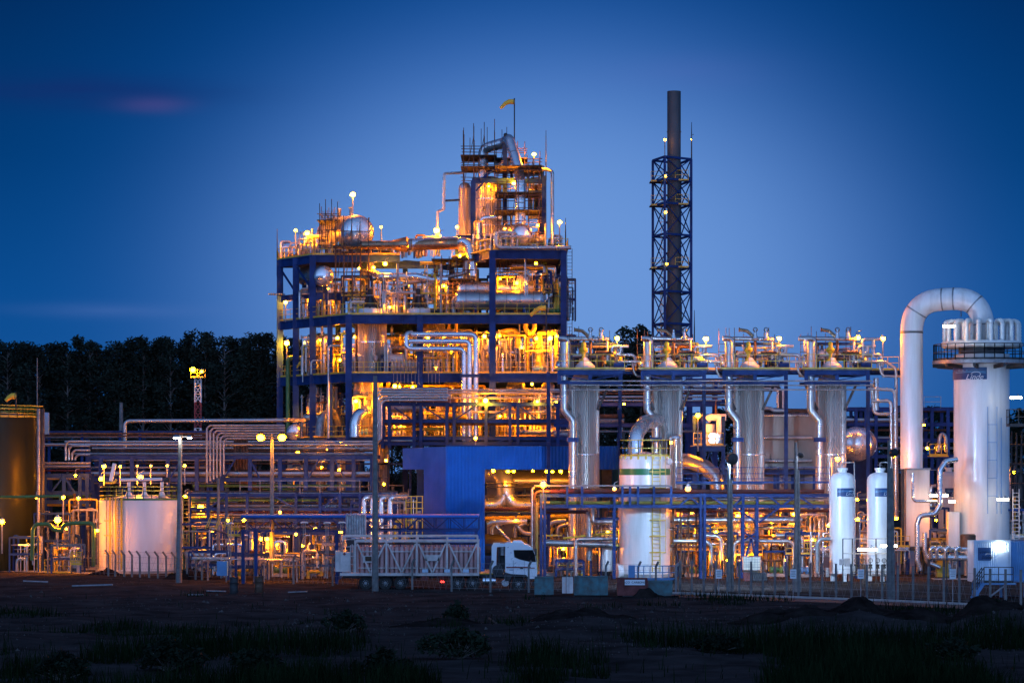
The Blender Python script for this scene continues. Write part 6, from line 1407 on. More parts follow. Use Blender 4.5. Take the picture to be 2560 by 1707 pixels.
# panel set under the pair of small tanks
IP = thing('instrument_stand', 'white lit instrument stand with meters and small valves between the small white tanks', 'instrument stand', G(2170, 211))
MB().bar(P(2106, 1346, 211), P(2225, 1346, 211), .07).build('frame_bar', 'galv', IP)
for px in (2107, 2131, 2190): MB().bar(P(px, 1346, 211), at(px, 211, 0), .09).build('post', 'dark', IP)
MB().bar(P(2108, 1383, 210.8), P(2220, 1383, 210.8), .06).build('frame_bar', 'galv', IP)
for px, py, w, h in ((2104, 1404, .35, .45), (2118, 1405, .42, .6), (2133, 1420, .3, .4)): MB().box(P(px, py, 210.7), (w, .2, h)).build('meter_box', 'galv', IP)
for px in (2140, 2158, 2176, 2194, 2210): valve(IP, P(px, 1415, 211.2), .55, True, 'dark'); MB().tube([P(px, 1420, 211.2), P(px, 1440, 211.2)], .05, 7).build('branch_pipe', 'dark', IP)
MB().tube([P(2130, 1428, 211.3), P(2225, 1428, 211.3)], .06, 8).build('header', 'galv', IP); MB().tube([P(2130, 1437, 211.3), P(2225, 1437, 211.3)], .06, 8).build('header', 'galv', IP)
for px in (2156, 2160): MB().lathe([(.13, 0), (.13, 1.2), (.05, 1.32)], at(px + 3, 209.5, .1), 12).build('gas_bottle', 'rust', None, 'small brown gas bottle standing before the instrument stand', 'gas bottle', 'brown gas bottles by the instrument stand')
pipe([P(2043, 1430, 214), P(2043, 1360, 214), P(2050, 1347, 214), P(2076, 1347, 214)], .16, 'galv', 'pale standpipe with a yellow hooked top left of the small tanks'); MB().box(P(2066, 1405, 214), (.45, .35, .8)).build('hydrant_cabinet', 'red', None, 'dark red cabinet left of the small white tanks', 'cabinet')
# ============================================================ FENCES
def fence(label, xs, bent, h, wire=True, m='post'):
    root = thing('fence', label, 'fence', G(xs[len(xs) // 2], fenceY(xs[len(xs) // 2]))); tops = []
    for i, px in enumerate(xs):
        c = G(px, fenceY(px)); lean = rnd.uniform(-.02, .02); mb = MB(); t_ = c + Vector((lean, 0, h))
        mb.bar(c - Vector((0, 0, .2)), t_, .14, .14)
        if bent: mb.bar(t_ - Vector((0, 0, .03)), t_ + Vector((-.26 if bent < 0 else .18, -.12, .36)), .12, .12)
        mb.build('post', m, root); tops.append(c)
    mb = MB()
    for a, b in zip(tops, tops[1:]):
        for z in (.25, .7, 1.15, 1.6, 2.0): mb.bar(a + Vector((0, -.06, z)), b + Vector((0, -.06, z)), .013)
        L = (b - a).length; n = int(L / .55)
        for k in range(n): p = a.lerp(b, k / n); p2 = a.lerp(b, (k + 1) / n); mb.bar(p + Vector((0, -.05, .1)), p2 + Vector((0, -.05, 2.0)), .007); mb.bar(p2 + Vector((0, -.05, .1)), p + Vector((0, -.05, 2.0)), .007)
    mb.build('wire_mesh', 'galv', root)
fence('wire fence with bent topped concrete posts before the cream tank', [120, 271, 288, 311, 330, 350, 373, 395, 416, 437, 468, 489, 505, 520], -1, 1.75)
fence('wire fence with hooked concrete posts running along the trailer and truck', [636, 734, 832, 934, 1031, 1129, 1226, 1322, 1418, 1515, 1595, 1640], 1, 1.85)
fence('wire fence with straight concrete posts along the right road', [1700 + i * 29.6 for i in range(13)] + [2090 + i * 38.5 for i in range(13)], 0, 2.35)
for px, lb in [(1797, 'white'), (1983, 'white'), (2152, 'white'), (2382, 'white')]:
    Y = fenceY(px) - .2; c = P(px, 1434, Y); r_ = thing('fence_sign', 'small white notice on the right fence, %s' % {1797: 'below the front rack posts', 1983: 'beside the second tall pole', 2152: 'before the small white tanks', 2382: 'before the silver manifold'}[px], 'sign', c, 'small notices on the right fence')
    MB().box(c, (.42, .03, .62)).build('plate', 'text', r_)
    for k in range(4): MB().box(c + Vector((0, -.025, .2 - k * .12)), (.32 - .05 * (k % 2), .015, .03)).build('print_line', 'black', r_)
    MB().bar(c + Vector((0, .04, .3)), Vector((c.x, c.y + .04, 0)), .05).build('stake', 'galv', r_)
for px, y1, y0, m in [(2241, 1500, 1404, 'maroon'), (2367, 1512, 1380, 'dark')]:
    Y = 60200 / (y1 - HY); MB().bar(P(px, y1, Y), P(px, y0, Y), .07).build('marker_stake', m, None, 'thin %s stake at the road edge' % ('dark red' if m == 'maroon' else 'black'), 'stake')

# ============================================================ TALL POLES WITH FLOODLIGHTS
def tpole(px, y0, y1, Y, label, w=.24, heads=(), kind='twin', aim=None, gr=.24):
    root = thing('light_pole', label, 'light pole', P(px, y1, Y)); b, t_ = P(px - (0 if kind != 'lean' else 4), y1 + 4, Y), P(px, y0, Y)
    MB().tube([b, b.lerp(t_, .5), t_], [w, w * .8, w * .6], 12).build('pole', 'post', root)
    if kind == 'double': MB().tube([b + Vector((.26, .1, 0)), P(px + 6, y0 + 70, Y)], [w * .8, w * .5], 10).build('pole', 'post', root)
    for (hx, hy, r, m, dirx) in heads:
        c = P(hx, hy, Y - .3)
        if m: 
            MB().lathe([(r * 1.1, -.02), (r * 1.15, .15), (r * .6, .5)], c, 12, (-.1 * dirx, .75, .45)).build('floodlight_housing', 'dark', root); globe(c, r, m, root, 'floodlight_glass')
        else:
            ax = (aim - c).normalized(); MB().lathe([(.1, -.3), (gr * 1.05, -.1), (gr * 1.22, .25)], c, 12, ax).build('floodlight_housing', 'dark', root)
            MB().lathe([(gr, .26), (gr, .275)], c, 14, ax).build('floodlight_glass', 'fl2' if gr > .3 else 'fl', root)
        MB().bar(c + Vector((0, .25, 0)), Vector((t_.x, Y, min(t_.z, c.z))), .07).build('arm', 'dark', root)
    return root
tpole(680, 1085, 1404, 214, 'concrete pole with two blazing sodium floodlights left of the tower', .2, [(652, 1093, .30, 'nay', -1), (705, 1093, .30, 'nay', 1)])
tpole(451, 1088, 1458, 212, 'grey pole with two pale floodlights before the cream tank', .24, [], 'lean')
P2 = bpy.data.objects['light_pole.001']
for px, w in ((442, .5), (474, .3)):
    c = P(px, 1094, 211.6); MB().box(c + Vector((0, 0, .1)), (w, .35, .16)).build('floodlight_housing', 'galv', P2); MB().box(c - Vector((0, 0, .02)), (w * .9, .3, .1)).build('floodlight_glass', 'wl2', P2); MB().bar(c + Vector((0, 0, .1)), P(453, 1092, 212), .05).build('arm', 'galv', P2)
tpole(938, 940, 1474, 197, 'tall thin concrete pole standing in front of the gas cylinder trailer', .24, [])
tpole(546, 1195, 1393, 222, 'short pale pipe pole beside the arching pipes', .16, []); tpole(303, 1006, 1200, 330, 'single pale post before the eucalyptus trees', .34, []); tpole(2432, 940, 1120, 262, 'thin dark rod pole left of the tall white tower', .08, [])
tpole(93, 895, 1150, 262, 'thin dark pole behind the olive tank', .08, [])
tpole(1822, 1130, 1477, 197.5, 'left of the three dark poles with unlit floodlight backs', .16, [(1832, 1146, .2, None, 1)], 'double', P(1615, 1270, 224), .36); tpole(1990, 1105, 1479, 196, 'middle of the three dark poles with unlit floodlight backs', .16, [(2001, 1137, .2, None, 1)], 'double', P(2140, 1280, 216), .15); tpole(2223, 1100, 1498, 185, 'right of the three dark poles with unlit floodlight backs, before the small white tank', .20, [(2234, 1132, .2, None, 1)], 'double', P(2430, 1000, 228))
for px, y0 in ((572, 1307), (758, 1305), (815, 1306), (852, 1305)):
    r_ = thing('loading_mast', 'thin grey T topped loading mast under the canopy', 'loading mast', G(px, 209), 'thin T topped loading masts'); MB().bar(P(px, y0, 209), P(px, 1425, 209), .05).bar(P(px + 5, y0, 209), P(px + 5, 1425, 209), .05).build('mast', 'galv', r_); MB().tube([P(px - 6, y0 + 2, 209), P(px - 2, y0, 209), P(px + 8, y0, 209), P(px + 12, y0 + 2, 209)], .06, 7).build('top_bar', 'white', r_)
YS = thing('folding_stairs', 'yellow folding access stairs tilted up beside the canopy end', 'stairs', P(560, 1380, 213)); 
for px in (519, 543, 562, 575): MB().bar(P(px - 6, 1322, 213), P(px + 6, 1292, 213), .06).bar(P(px - 2, 1323, 213.6), P(px + 10, 1293, 213.6), .06).bar(P(px + 6, 1292, 213), P(px + 10, 1293, 213.6), .06).build('rail_frame', 'yellow', YS)
MB().bar(P(512, 1318, 213.3), P(604, 1344, 213.3), .5, .08).build('step_deck', 'dark', YS); MB().bar(P(524, 1304, 213), P(604, 1322, 213), .04).build('handrail', 'yellow', YS); mb = MB(); mb.rail([P(570, 1340, 213), P(602, 1340, 213), P(602, 1340, 214)], 1.0, .06, .25); mb.build('gate', 'yellow', YS); MB().bar(P(590, 1340, 213.3), G(590, 213.3), .2).build('post', 'blue', YS)

# ============================================================ LIT LAMPS, SOME ADDED TO BRIGHTEN DIM FLOORS AND YARD
L_TOWER = [ # px, py, Y, post, r, mat, where
 (882, 487, 283, 3.4, .34, 'na2', 'on the tallest pole above the big domed drum'), (739, 576, 286, 2.2, .26, 'na', 'first on the top left deck rail'), (768, 583, 284, 2.2, .30, 'na2', 'second on the top left deck rail, by the slanting tube'), (953, 568, 282, 2.0, .18, 'nad', 'dim one on the top deck right of the domed drum'),
 (963, 660, 280, 0, .28, 'na', 'hung under the top deck left of centre'), (934, 669, 281, 0, .16, 'na', 'small one under the top deck beside the riser'), (898, 671, 282, 0, .15, 'na', 'small one right of the golden drum'), (714, 756, 286.2, 2.0, .32, 'na2', 'on the third deck inside the left corner'), (820, 722, 282, 1.8, .18, 'nad', 'dim one under the golden drum landing'), (801, 747, 283, 1.5, .2, 'na', 'low one on the third deck behind the left columns'),
 (717, 858, 286.4, 2, .32, 'na2', 'on the second floor inside the left corner'), (760, 857, 285, 2, .2, 'na', 'second floor between the left columns'), (801, 850, 284, 0, .22, 'na', 'second floor left wall, third bay'), (844, 845, 280.5, 0, .30, 'na2', 'bright one left of the second floor ribbed vessel'), (886, 842, 277, 0, .22, 'na', 'on the left flank of the second floor ribbed vessel'),
 (1070, 843, 280, 0, .24, 'na', 'second floor behind the triple pipes, left'), (1110, 841, 281, 0, .24, 'na', 'second floor behind the triple pipes, middle'), (1152, 842, 281, 0, .24, 'na', 'second floor behind the triple pipes, right'), (1211, 841, 277, 0, .30, 'na', 'left of the right front column on the second floor'), (1249, 840, 277, 0, .28, 'nay', 'right of the right front column on the second floor'), (1341, 847, 276, 0, .24, 'nay', 'second floor right bay'), (1375, 846, 275.5, 2, .30, 'na', 'second floor right edge, lower of a pair'), (1391, 841, 275, 0, .28, 'nay', 'second floor right edge, upper of a pair'),
 (987, 965, 277, 0, .28, 'na2', 'first floor, left of a close pair'), (999, 966, 277.4, 0, .16, 'na', 'first floor, smaller right of a close pair'), (1032, 967, 277, 0, .24, 'na', 'first floor above the nested pipes'), (890, 1003, 277, 0, .26, 'na', 'first floor beside the ribbed vessel foot'), (1214, 1002, 270.6, 0, .30, 'na2', 'on the upper rack below the triple pipes'), (1343, 1004, 270.6, 0, .26, 'na', 'on the upper rack near its right end'), (1391, 1002, 270.6, 0, .22, 'na', 'at the right end of the upper rack'),
 (1335, 386, 284, 2.0, .32, 'na2', 'highest of the plant, beside the slanted duct'), (1092, 577, 282, 2.4, .36, 'na2', 'foggy bright one left of the slim column'), (1143, 568, 283, 1.6, .2, 'na', 'at the foot of the slim column'), (1399, 556, 277, 2.4, .26, 'na', 'on the top right deck corner'), (1345, 564, 281, 0, .24, 'na', 'right of the silver drum end'), (1285, 458, 282, 0, .26, 'na2', 'up in the scaffold left of the vertical duct'), (1222, 466, 284.5, 0, .20, 'na', 'on the head of the tallest column'), (1262, 572, 280, 0, .2, 'na', 'behind the silver drum'),
 (1292, 708, 277.6, 0, .28, 'nay', 'over the long exchangers on the third floor'), (1250, 697, 278, 0, .2, 'nay', 'smaller one over the long exchangers'), (1110, 715, 278.4, 0, .2, 'na', 'third floor near the yellow stair'), (975, 768, 277.6, 1.0, .2, 'na', 'low one between the two reactors'), (1100, 590, 279, 0, .16, 'nad', 'dim one under the widened duct'),
 (1189, 1095, 268, 1.0, .2, 'na', 'leaning one on the shed roof edge'), (1130, 880, 286, 0, .22, 'na', 'added deep on the second floor behind the pipe bundle'), (1000, 880, 284, 0, .22, 'na', 'added deep on the second floor behind the left loop'), (1300, 868, 283, 0, .22, 'nay', 'added deep in the right bay of the second floor'), (1330, 960, 281, 0, .22, 'na', 'added in the first floor right bay'), (1130, 1000, 280, 0, .22, 'na', 'added on the first floor behind the downpipes'), (940, 1020, 278, 0, .22, 'na', 'added on the first floor near the nested bends'), (1250, 1040, 278, 0, .22, 'na', 'added in the ground storey right of the downpipes'), (1000, 1065, 278, 0, .22, 'na', 'added in the ground storey behind the upper rack'), (1340, 1060, 277, 0, .2, 'na', 'added in the ground storey right bay'),  # all after the leaning one are added to brighten the tower interior
 (1060, 690, 287, 0, .24, 'na', 'added deep on the third floor behind the reactors'), (1180, 760, 283, 0, .2, 'na', 'added low behind the exchangers on the third floor'), (1340, 660, 284, 0, .22, 'na', 'added deep under the top right deck'), (870, 740, 284, 0, .22, 'na', 'added on the third floor behind the first reactor'), (850, 900, 285, 0, .22, 'na', 'added on the second floor behind the ribbed vessel'), (1090, 920, 283, 0, .22, 'na', 'added low on the second floor behind the filter tubes'), (1200, 985, 283, 0, .24, 'na', 'added on the first floor deep behind the right front column'), (1080, 1060, 275.5, 0, .24, 'na', 'added in the ground storey left of the downpipes'), (1180, 1060, 280, 0, .24, 'na', 'added in the ground storey behind the downpipes'), (960, 1040, 274.5, 0, .22, 'na', 'added inside the upper rack left end'), (1300, 1050, 274.3, 0, .22, 'na', 'added inside the upper rack right end'), (1150, 640, 280.5, 0, .2, 'na', 'added under the slanted duct landing'),  # whole row added as fill lamps for the dim floors
 (745, 1130, 281, 0, .22, 'na', 'tower foot, left bay'), (820, 1125, 279, 0, .22, 'na', 'tower foot beside the third clad vessel'), (780, 1030, 283, 0, .2, 'na', 'first floor left wall')]
for px, py, Y, po, r, m, w in L_TOWER: lamp(px, py, Y, 'sodium lamp ' + w, po, r, m, 'sodium lamps on the process tower')
L_YARD = [
 (260, 1166, 236, 1.6, .22, 'nay', 'on the cream tank walkway, leftmost'), (300, 1166, 236, 1.6, .22, 'nay', 'on the cream tank walkway, second'), (253, 1197, 235.5, 0, .36, 'nay', 'blazing one above the cream tank left edge'), (351, 1194, 235.5, 0, .34, 'nay', 'blazing one above the cream tank vent pipe'), (343, 1164, 236, 1.6, .15, 'nad', 'dim one behind the cream tank vents, left'), (377, 1164, 236, 1.6, .15, 'nad', 'dim one behind the cream tank vents, middle'), (418, 1164, 236, 1.6, .15, 'nad', 'dim one behind the cream tank vents, right'), (462, 1164, 236, 1.6, .17, 'nay', 'last on the cream tank walkway, behind the grey pole'),
 (189, 1188, 241, 0, .16, 'nay', 'on the small blue rack'), (158, 1243, 236, 2.4, .26, 'nay', 'left of two between the left tanks'), (196, 1245, 236, 2.0, .22, 'nay', 'right of two between the left tanks'), (91, 1244, 231.5, 0, .14, 'nad', 'on the olive tank edge'), (144, 1300, 230, 2.4, .36, 'nay', 'big one between the two left tanks'), (5, 1304, 230, 2.6, .34, 'nay', 'big one at the left picture edge before the olive tank'), (166, 1322, 231, 0, .18, 'nay', 'small one under the green pipe'), (243, 1326, 229, 0, .18, 'nay', 'left of the cream tank wall'),
 (463, 1240, 236, 0, .18, 'nay', 'on the cream tank right edge'), (486, 1251, 240, 0, .18, 'nay', 'right of the cream tank, upper'), (502, 1268, 236, 2.8, .36, 'nay', 'big one right of the cream tank'), (617, 1238, 240, 1.6, .24, 'nay', 'under the long rack left of the twin lamp pole'), (757, 1236, 240, 1.6, .24, 'nay', 'under the long rack right of the twin lamp pole'), (894, 1234, 254, 1.6, .22, 'nay', 'under the long rack near the goosenecks'), (965, 1151, 273, 0, .24, 'na', 'under the elbow at the shed corner'), (848, 1174, 246, 0, .18, 'nay', 'in the long rack near the tower corner'), (804, 1168, 246, 0, .14, 'nay', 'small one in the long rack'),
 (652, 1347, 213, 0, .2, 'nay', 'left of a pair under the canopy'), (668, 1347, 213, 0, .2, 'nay', 'right of a pair under the canopy'), (852, 1329, 213, 0, .24, 'nay', 'under the canopy beside the cylinder bank'), (757, 1364, 216, 0, .2, 'nay', 'low under the canopy middle'), (788, 1322, 218, 0, .18, 'nay', 'behind the canopy truss'), (740, 1335, 222, 0, .2, 'nay', 'behind the canopy, middle'),
 (530, 1330, 234, 0, .22, 'nay', 'added right of the cream tank, low'), (610, 1300, 232, 0, .24, 'nay', 'added behind the canopy left end'), (690, 1360, 226, 0, .24, 'nay', 'added low behind the twin lamp pole'), (800, 1370, 226, 0, .24, 'nay', 'added low behind the trailer tail'), (900, 1330, 230, 0, .24, 'nay', 'added low behind the cylinder bank'), (820, 1270, 244, 0, .24, 'nay', 'added under the long rack near the pipe arch'), (560, 1190, 252, 0, .2, 'nay', 'added behind the arching pipes'), (680, 1170, 256, 0, .22, 'nay', 'added behind the long rack, middle'), (1960, 1400, 228, 0, .22, 'nay', 'added low behind the straight fence, middle'), (1820, 1400, 226, 0, .2, 'nay', 'added low behind the straight fence, left'), (2350, 1200, 242, 0, .2, 'nay', 'added between the white duct and the white tower'),  # added lamps that lift the amber light in the yard and between racks
 (960, 1210, 250, 0, .22, 'nay', 'behind the goosenecks'), (880, 1265, 254, 0, .2, 'nay', 'under the rack behind the goosenecks'), (700, 1280, 232, 0, .2, 'nay', 'over the canopy roof'), (570, 1300, 228, 0, .2, 'nay', 'beyond the folding stairs'),
 (1233, 1177, 238, 0, .2, 'nay', 'first under the shed header'), (1270, 1178, 240, 0, .2, 'nay', 'second under the shed header'), (1284, 1178, 239, 0, .2, 'nay', 'third under the shed header'), (1332, 1177, 238.5, 0, .22, 'nay', 'fourth under the shed header'), (1367, 1178, 239, 0, .2, 'nay', 'fifth under the shed header'), (1381, 1179, 241, 0, .2, 'nay', 'sixth under the shed header'), (1402, 1178, 238.5, 0, .2, 'nay', 'last under the shed header'), (1358, 1212, 218.6, 1.2, .36, 'nay', 'blazing one on the front rack end before the shed'), (1290, 1300, 237.2, 0, .18, 'nay', 'low inside the shed'),
 (1536, 1222, 219, 0, .30, 'nat', 'on the front rack left of the banded tank'), (1720, 1222, 219, 0, .30, 'nat', 'on the front rack right of the banded tank'), (1543, 846, 231, 2.2, .3, 'na2', 'on the valve platform after the first set'), (1765, 847, 231, 2.2, .3, 'na2', 'on the valve platform after the second set'), (1948, 846, 231, 2.2, .3, 'na2', 'on the valve platform after the third set'), (2145, 844, 231, 0, .22, 'na', 'on the pipe end of the fourth valve set'), (2207, 847, 231, 3.2, .3, 'na', 'last on the valve platform, by the white duct'), (1745, 1039, 236, 3, .28, 'nay', 'on a post over the pot platform'), (1677, 1106, 228.4, 0, .22, 'nad', 'on the banded tank top edge'),
 (1391, 920, 231, 0, .16, 'na', 'at the left end of the valve platform'), (2094, 1147, 226, 1.6, .30, 'nay', 'square bright one before the last adsorber'), (2236, 1140, 227, 0, .16, 'nay', 'small one on the plenum box edge'), (2143, 1248, 217, 0, .18, 'nay', 'upper of two between the small tanks'), (2144, 1298, 217, 0, .2, 'nay', 'lower of two between the small tanks'), (2072, 1313, 217, 0, .2, 'nad', 'left of the small white tanks'), (2241, 1296, 218, 0, .22, 'nay', 'right of the small white tanks'),
 (1408, 1372, 227, 0, .2, 'na', 'added low left of the first adsorber'), (1520, 1330, 226, 0, .2, 'na', 'added low between the first adsorber and the banded tank'), (1730, 1285, 228, 0, .22, 'na', 'added under the front rack before the second duct'), (1790, 1330, 226, 0, .2, 'na', 'added low under the front rack, left'), (1845, 1290, 227, 0, .24, 'na', 'added under the front rack before the third adsorber'), (1930, 1320, 226, 0, .22, 'na', 'added low under the front rack, right'), (1985, 1285, 228, 0, .22, 'na', 'added before the clad chamber wall foot'), (2030, 1350, 225, 0, .2, 'na', 'added low before the last adsorber'), (1900, 1180, 234, 0, .18, 'nay', 'between the third adsorber and the clad chamber'), (1700, 1180, 234, 0, .2, 'nay', 'behind the second silver duct'), (1560, 1010, 258, 0, .18, 'na', 'on the rear rack behind the second adsorber'), (1870, 1395, 222, 0, .16, 'na', 'ground lamp behind the tote'), (1760, 1390, 222, 0, .16, 'na', 'ground lamp behind the right fence start'),  # low lamps before the adsorbers are added to light their feet and piping
 (2318, 1120, 240, 0, .2, 'na', 'on the small yellow balcony behind the white duct'), (2310, 1062, 255, 0, .16, 'na', 'far one between the duct and the tower'), (2340, 1300, 226, 0, .18, 'nay', 'low behind the stepped silver pipe'), (2535, 1180, 232, 0, .18, 'nay', 'right of the tall white tower')]
for px, py, Y, po, r, m, w in L_YARD: lamp(px, py, Y, 'sodium lamp ' + w, po, r, m, 'sodium lamps in the yard')
for px, py, Y, po, r, m, w in [(1662, 350, 318, 2.2, .28, 'nad', 'on the top of the chimney lattice'), (1664, 441, 317.4, 0, .2, 'nad', 'on the chimney lattice, second from its top'), (1664, 531, 317.4, 0, .2, 'nad', 'on the chimney lattice, third from its top'), (1667, 660, 317.4, 0, .26, 'nad', 'lowest on the chimney lattice'), (1728, 349, 320, 0, .12, 'nad', 'tiny one on the lattice lightning rod')]:
    lamp(px, py, Y, 'sodium lamp ' + w, po, r, m, 'sodium lamps on the chimney lattice')
# white tube lamps round the small tanks and the tall tower
def tube_lamp(px, py, Y, w, label, m='wl'):
    c = P(px, py, Y); root = thing('tube_lamp', label, 'lamp', c, 'white tube lamps'); MB().tube([c - Vector((w / 2, 0, 0)), c + Vector((w / 2, 0, 0))], .09, 10).build('tube', m, root)
    MB().box(c + Vector((0, .03, .12)), (w + .1, .2, .08)).build('housing', 'galv', root); MB().bar(c + Vector((w * .3, .05, .14)), c + Vector((w * .3, .8, .3)), .05).build('bracket', 'galv', root)
for px, py, Y, w, lb in [(2168, 1373, 209.5, 1.4, 'long white tube lamp before the small white tanks'), (2222, 1364, 209.5, 1.2, 'white tube lamp behind the tall dark pole'), (2372, 815, 223.6, .9, 'white tube lamp on the left of the foil ringed crown'), (2540, 994, 223, .9, 'white tube lamp on the right balcony of the tall tower'), (2507, 1248, 223.4, .9, 'white tube lamp low on the right side of the tall tower'), (2336, 1238, 225, .7, 'left of two white tube lamps behind the stepped pipe'), (2360, 1238, 225, .6, 'right of two white tube lamps behind the stepped pipe'), (2380, 1253, 223.2, .5, 'white tube lamp at the foot of the tall tower')]:
    tube_lamp(px, py, Y, w, lb)

# ============================================================ CROWDED PIPING OF THE FLOORS AND THE YARD
PM = ['pipe', 'pipe', 'pipe', 'galv', 'rust', 'galv', 'pipe', 'yellow', 'alu', 'blue']
def wander(r, o, w, d, h, up=None):
    """a pipe path of square turns inside a box standing on o"""
    x, y = r.uniform(-w / 2, w / 2), r.uniform(0, d); pts = [Vector((x, y, 0.05 if r.random() < .6 else r.uniform(.2, h * .5)))]
    z = r.uniform(.35, .95) * h; pts.append(Vector((x, y, z)))
    for k in range(r.choice((1, 2, 2, 3))):
        c = r.random(); p = pts[-1].copy()
        if c < .6: p.x = max(-w / 2, min(w / 2, p.x + r.choice((-1, 1)) * r.uniform(.5, w * .8)))
        elif c < .75: p.y = r.uniform(0, d)
        else: p.z = max(.2, min(h, p.z + r.choice((-1, 1)) * r.uniform(.4, h * .5)))
        if (p - pts[-1]).length > .25: pts.append(p)
    if r.random() < .6: p = pts[-1].copy(); p.z = .05 if r.random() < .7 else r.uniform(.1, h); pts.append(p)
    return [o + p for p in pts]
def skid(px, Y, w, h, where, z0=0.0, seed=None, d=1.8, n=9, vessel=None, frame=True, rail=False, group='piping clusters', mats=None):
    seed = int(px * 7 + Y * 13 + z0 * 31) if seed is None else seed
    r = random.Random(seed); o = at(px, Y, z0); vt = vessel or r.choice(('pot', 'drum', 'pump', 'pots', 'none'))
    head = {'pot': 'piping with an upright pot', 'drum': 'piping round a small drum', 'pump': 'pump with crowded piping', 'pots': 'piping with several pots', 'none': 'crowded pipes and valves'}[vt]
    root = thing('piping_cluster', head + ' ' + where, 'piping', o, group); mm = mats or PM
    if frame:
        for sx in (-1, 1):
            for yy in (0, d): MB().bar(o + Vector((sx * w / 2, yy, 0)), o + Vector((sx * w / 2, yy, h * .97)), .14).build('frame_post', 'blue', root)
        for yy in (0, d):
            for q_ in (.5, .96): MB().bar(o + Vector((-w / 2, yy, h * q_)), o + Vector((w / 2, yy, h * q_)), .12, .18).build('frame_beam', 'blue', root)
    for i in range(n):
        rad = r.choice((.04, .05, .06, .07, .09, .11, .15)); pts = wander(r, o, w, d, h)
        MB().tube(pts, rad, 7, rad * 2.2, n=3).build('pipe', r.choice(mm), root)
        if i % 3 == 0 and len(pts) > 2:
            p = pts[1].lerp(pts[2], .5); dd = pts[2] - pts[1]
            MB().disc(p, rad * 1.8, rad * .9, dd).build('flange', 'galv', root)
        if i % 4 == 1 and len(pts) > 2: valve(root, pts[0].lerp(pts[1], .6), max(.35, rad * 5), True)
    if vt == 'pot':
        R_ = r.uniform(.3, .55); c = o + Vector((r.uniform(-w, w) * .3, d * .5, 0)); MB().lathe([(R_, .4), (R_, h * .55), (R_ * .7, h * .62), (.05, h * .66)], c, 18).build('pot', r.choice(('alu', 'cream', 'galv')), root); MB().lathe([(R_ * .8, 0), (R_ * .8, .42)], c, 14).build('pot_skirt', 'dark', root)
    elif vt == 'drum':
        R_ = r.uniform(.3, .5); c = o + Vector((-w * .35, d * .5, h * r.uniform(.3, .6))); MB().lathe([(.03, -.2), (R_ * .8, -.1), (R_, .05), (R_, w * .65), (R_ * .8, w * .7 + .05), (.03, w * .7 + .15)], c, 18, (1, 0, 0)).build('drum', r.choice(('alu', 'pipe', 'cream')), root)
        for t in (.15, .55): MB().box((c.x + w * t, c.y, (o.z + c.z - R_ * .7) / 2), (.16, R_ * 1.3, c.z - R_ * .7 - o.z)).build('saddle', 'blue', root)
    elif vt == 'pump':
        c = o + Vector((0, .3, .55)); MB().box(o + Vector((0, .3, .12)), (1.5, .8, .24)).build('pump_base', 'concrete', root); MB().lathe([(.2, -.5), (.27, -.45), (.27, .1), (.16, .15), (.16, .3), (.34, .32), (.34, .52), (.2, .55)], c, 16, (1, 0, 0)).build('pump', r.choice(('green', 'contblue', 'dark')), root)
    elif vt == 'pots':
        k = r.choice((3, 4, 5))
        for i in range(k): c = o + Vector((-w * .4 + w * .8 * i / (k - 1), d * .6, 0)); MB().lathe([(.14, .3), (.16, .35), (.16, h * .45), (.05, h * .5)], c, 12).build('pot', 'pipe', root)
    if rail: MB().rail([o + Vector((-w / 2, -.1, h * .5)), o + Vector((w / 2, -.1, h * .5))], .9, .045, .8).build('handrail', 'yellow', root)
    return root
BAY = [(800, 'by the slanting left wall'), (905, 'behind the left front column'), (985, 'left of the second front column'), (1085, 'right of the second front column'), (1165, 'before the right front column'), (1270, 'right of the right front column'), (1345, 'in the right bay'), (1385, 'by the last front column')]
for z0, nm, hh in ((D1, 'first floor', 4.6), (D2, 'second floor', 4.4), (D3, 'third floor', 4.4)):
    for i, (px, w_) in enumerate(BAY):
        if z0 == D3 and px in (905, 1165): hh_ = 2.2
        else: hh_ = hh
        skid(px, 277.4 + (6 if px == 800 else 0) + (i % 2) * .8, 2.6, hh_ * (.7 if z0 == D2 and px < 1100 and px > 900 else 1), '%s, %s near the rail' % (w_, nm), z0, n=13, group='piping clusters on the tower floors', frame=False, rail=i % 3 == 0)
        skid(px - 14, 281.5, 3.0, hh, '%s, amid the %s' % (w_, nm), z0, n=13, group='piping clusters on the tower floors', frame=i % 2 == 1, rail=i % 3 == 1)
        skid(px + 12, 286, 3.4, hh, '%s, deep on the %s' % (w_, nm), z0, n=14, group='piping clusters on the tower floors', rail=i % 2 == 0)
for px, Y, w, h, wh in [(800, 285, 3, 3, 'on the top left deck beside the drum'), (960, 284, 4, 1.6, 'on the top deck under the widened duct'), (1215, 281, 2.6, 3.4, 'on the top right deck under the orange elbow'), (1345, 282, 2.0, 3.2, 'on the top right deck beside the silver drum end'), (730, 290, 2.4, 2.2, 'on the top left deck corner'), (770, 283, 2.2, 2.6, 'on the top left deck before the drum'), (850, 281.5, 3, 1.4, 'at the top left deck rail under the domed drum'), (1020, 285, 3, 2.0, 'on the top deck right of the widened duct'), (1070, 283, 2.6, 2.2, 'on the top deck before the portal'), (1260, 277, 2.6, 2.0, 'at the top right deck rail'), (1385, 284, 1.6, 2.2, 'at the top right deck end')]:
    skid(px, Y, w, h, wh, D4, n=12, frame=h > 4, group='piping clusters on the tower floors')
skid(1340, 284.5, 1.5, 5.5, 'up in the yellow lit scaffold right of the vertical duct', ZY(545, 284), n=12, frame=True, group='piping clusters on the tower floors', mats=['yellow', 'yellow', 'pipe', 'rust'])
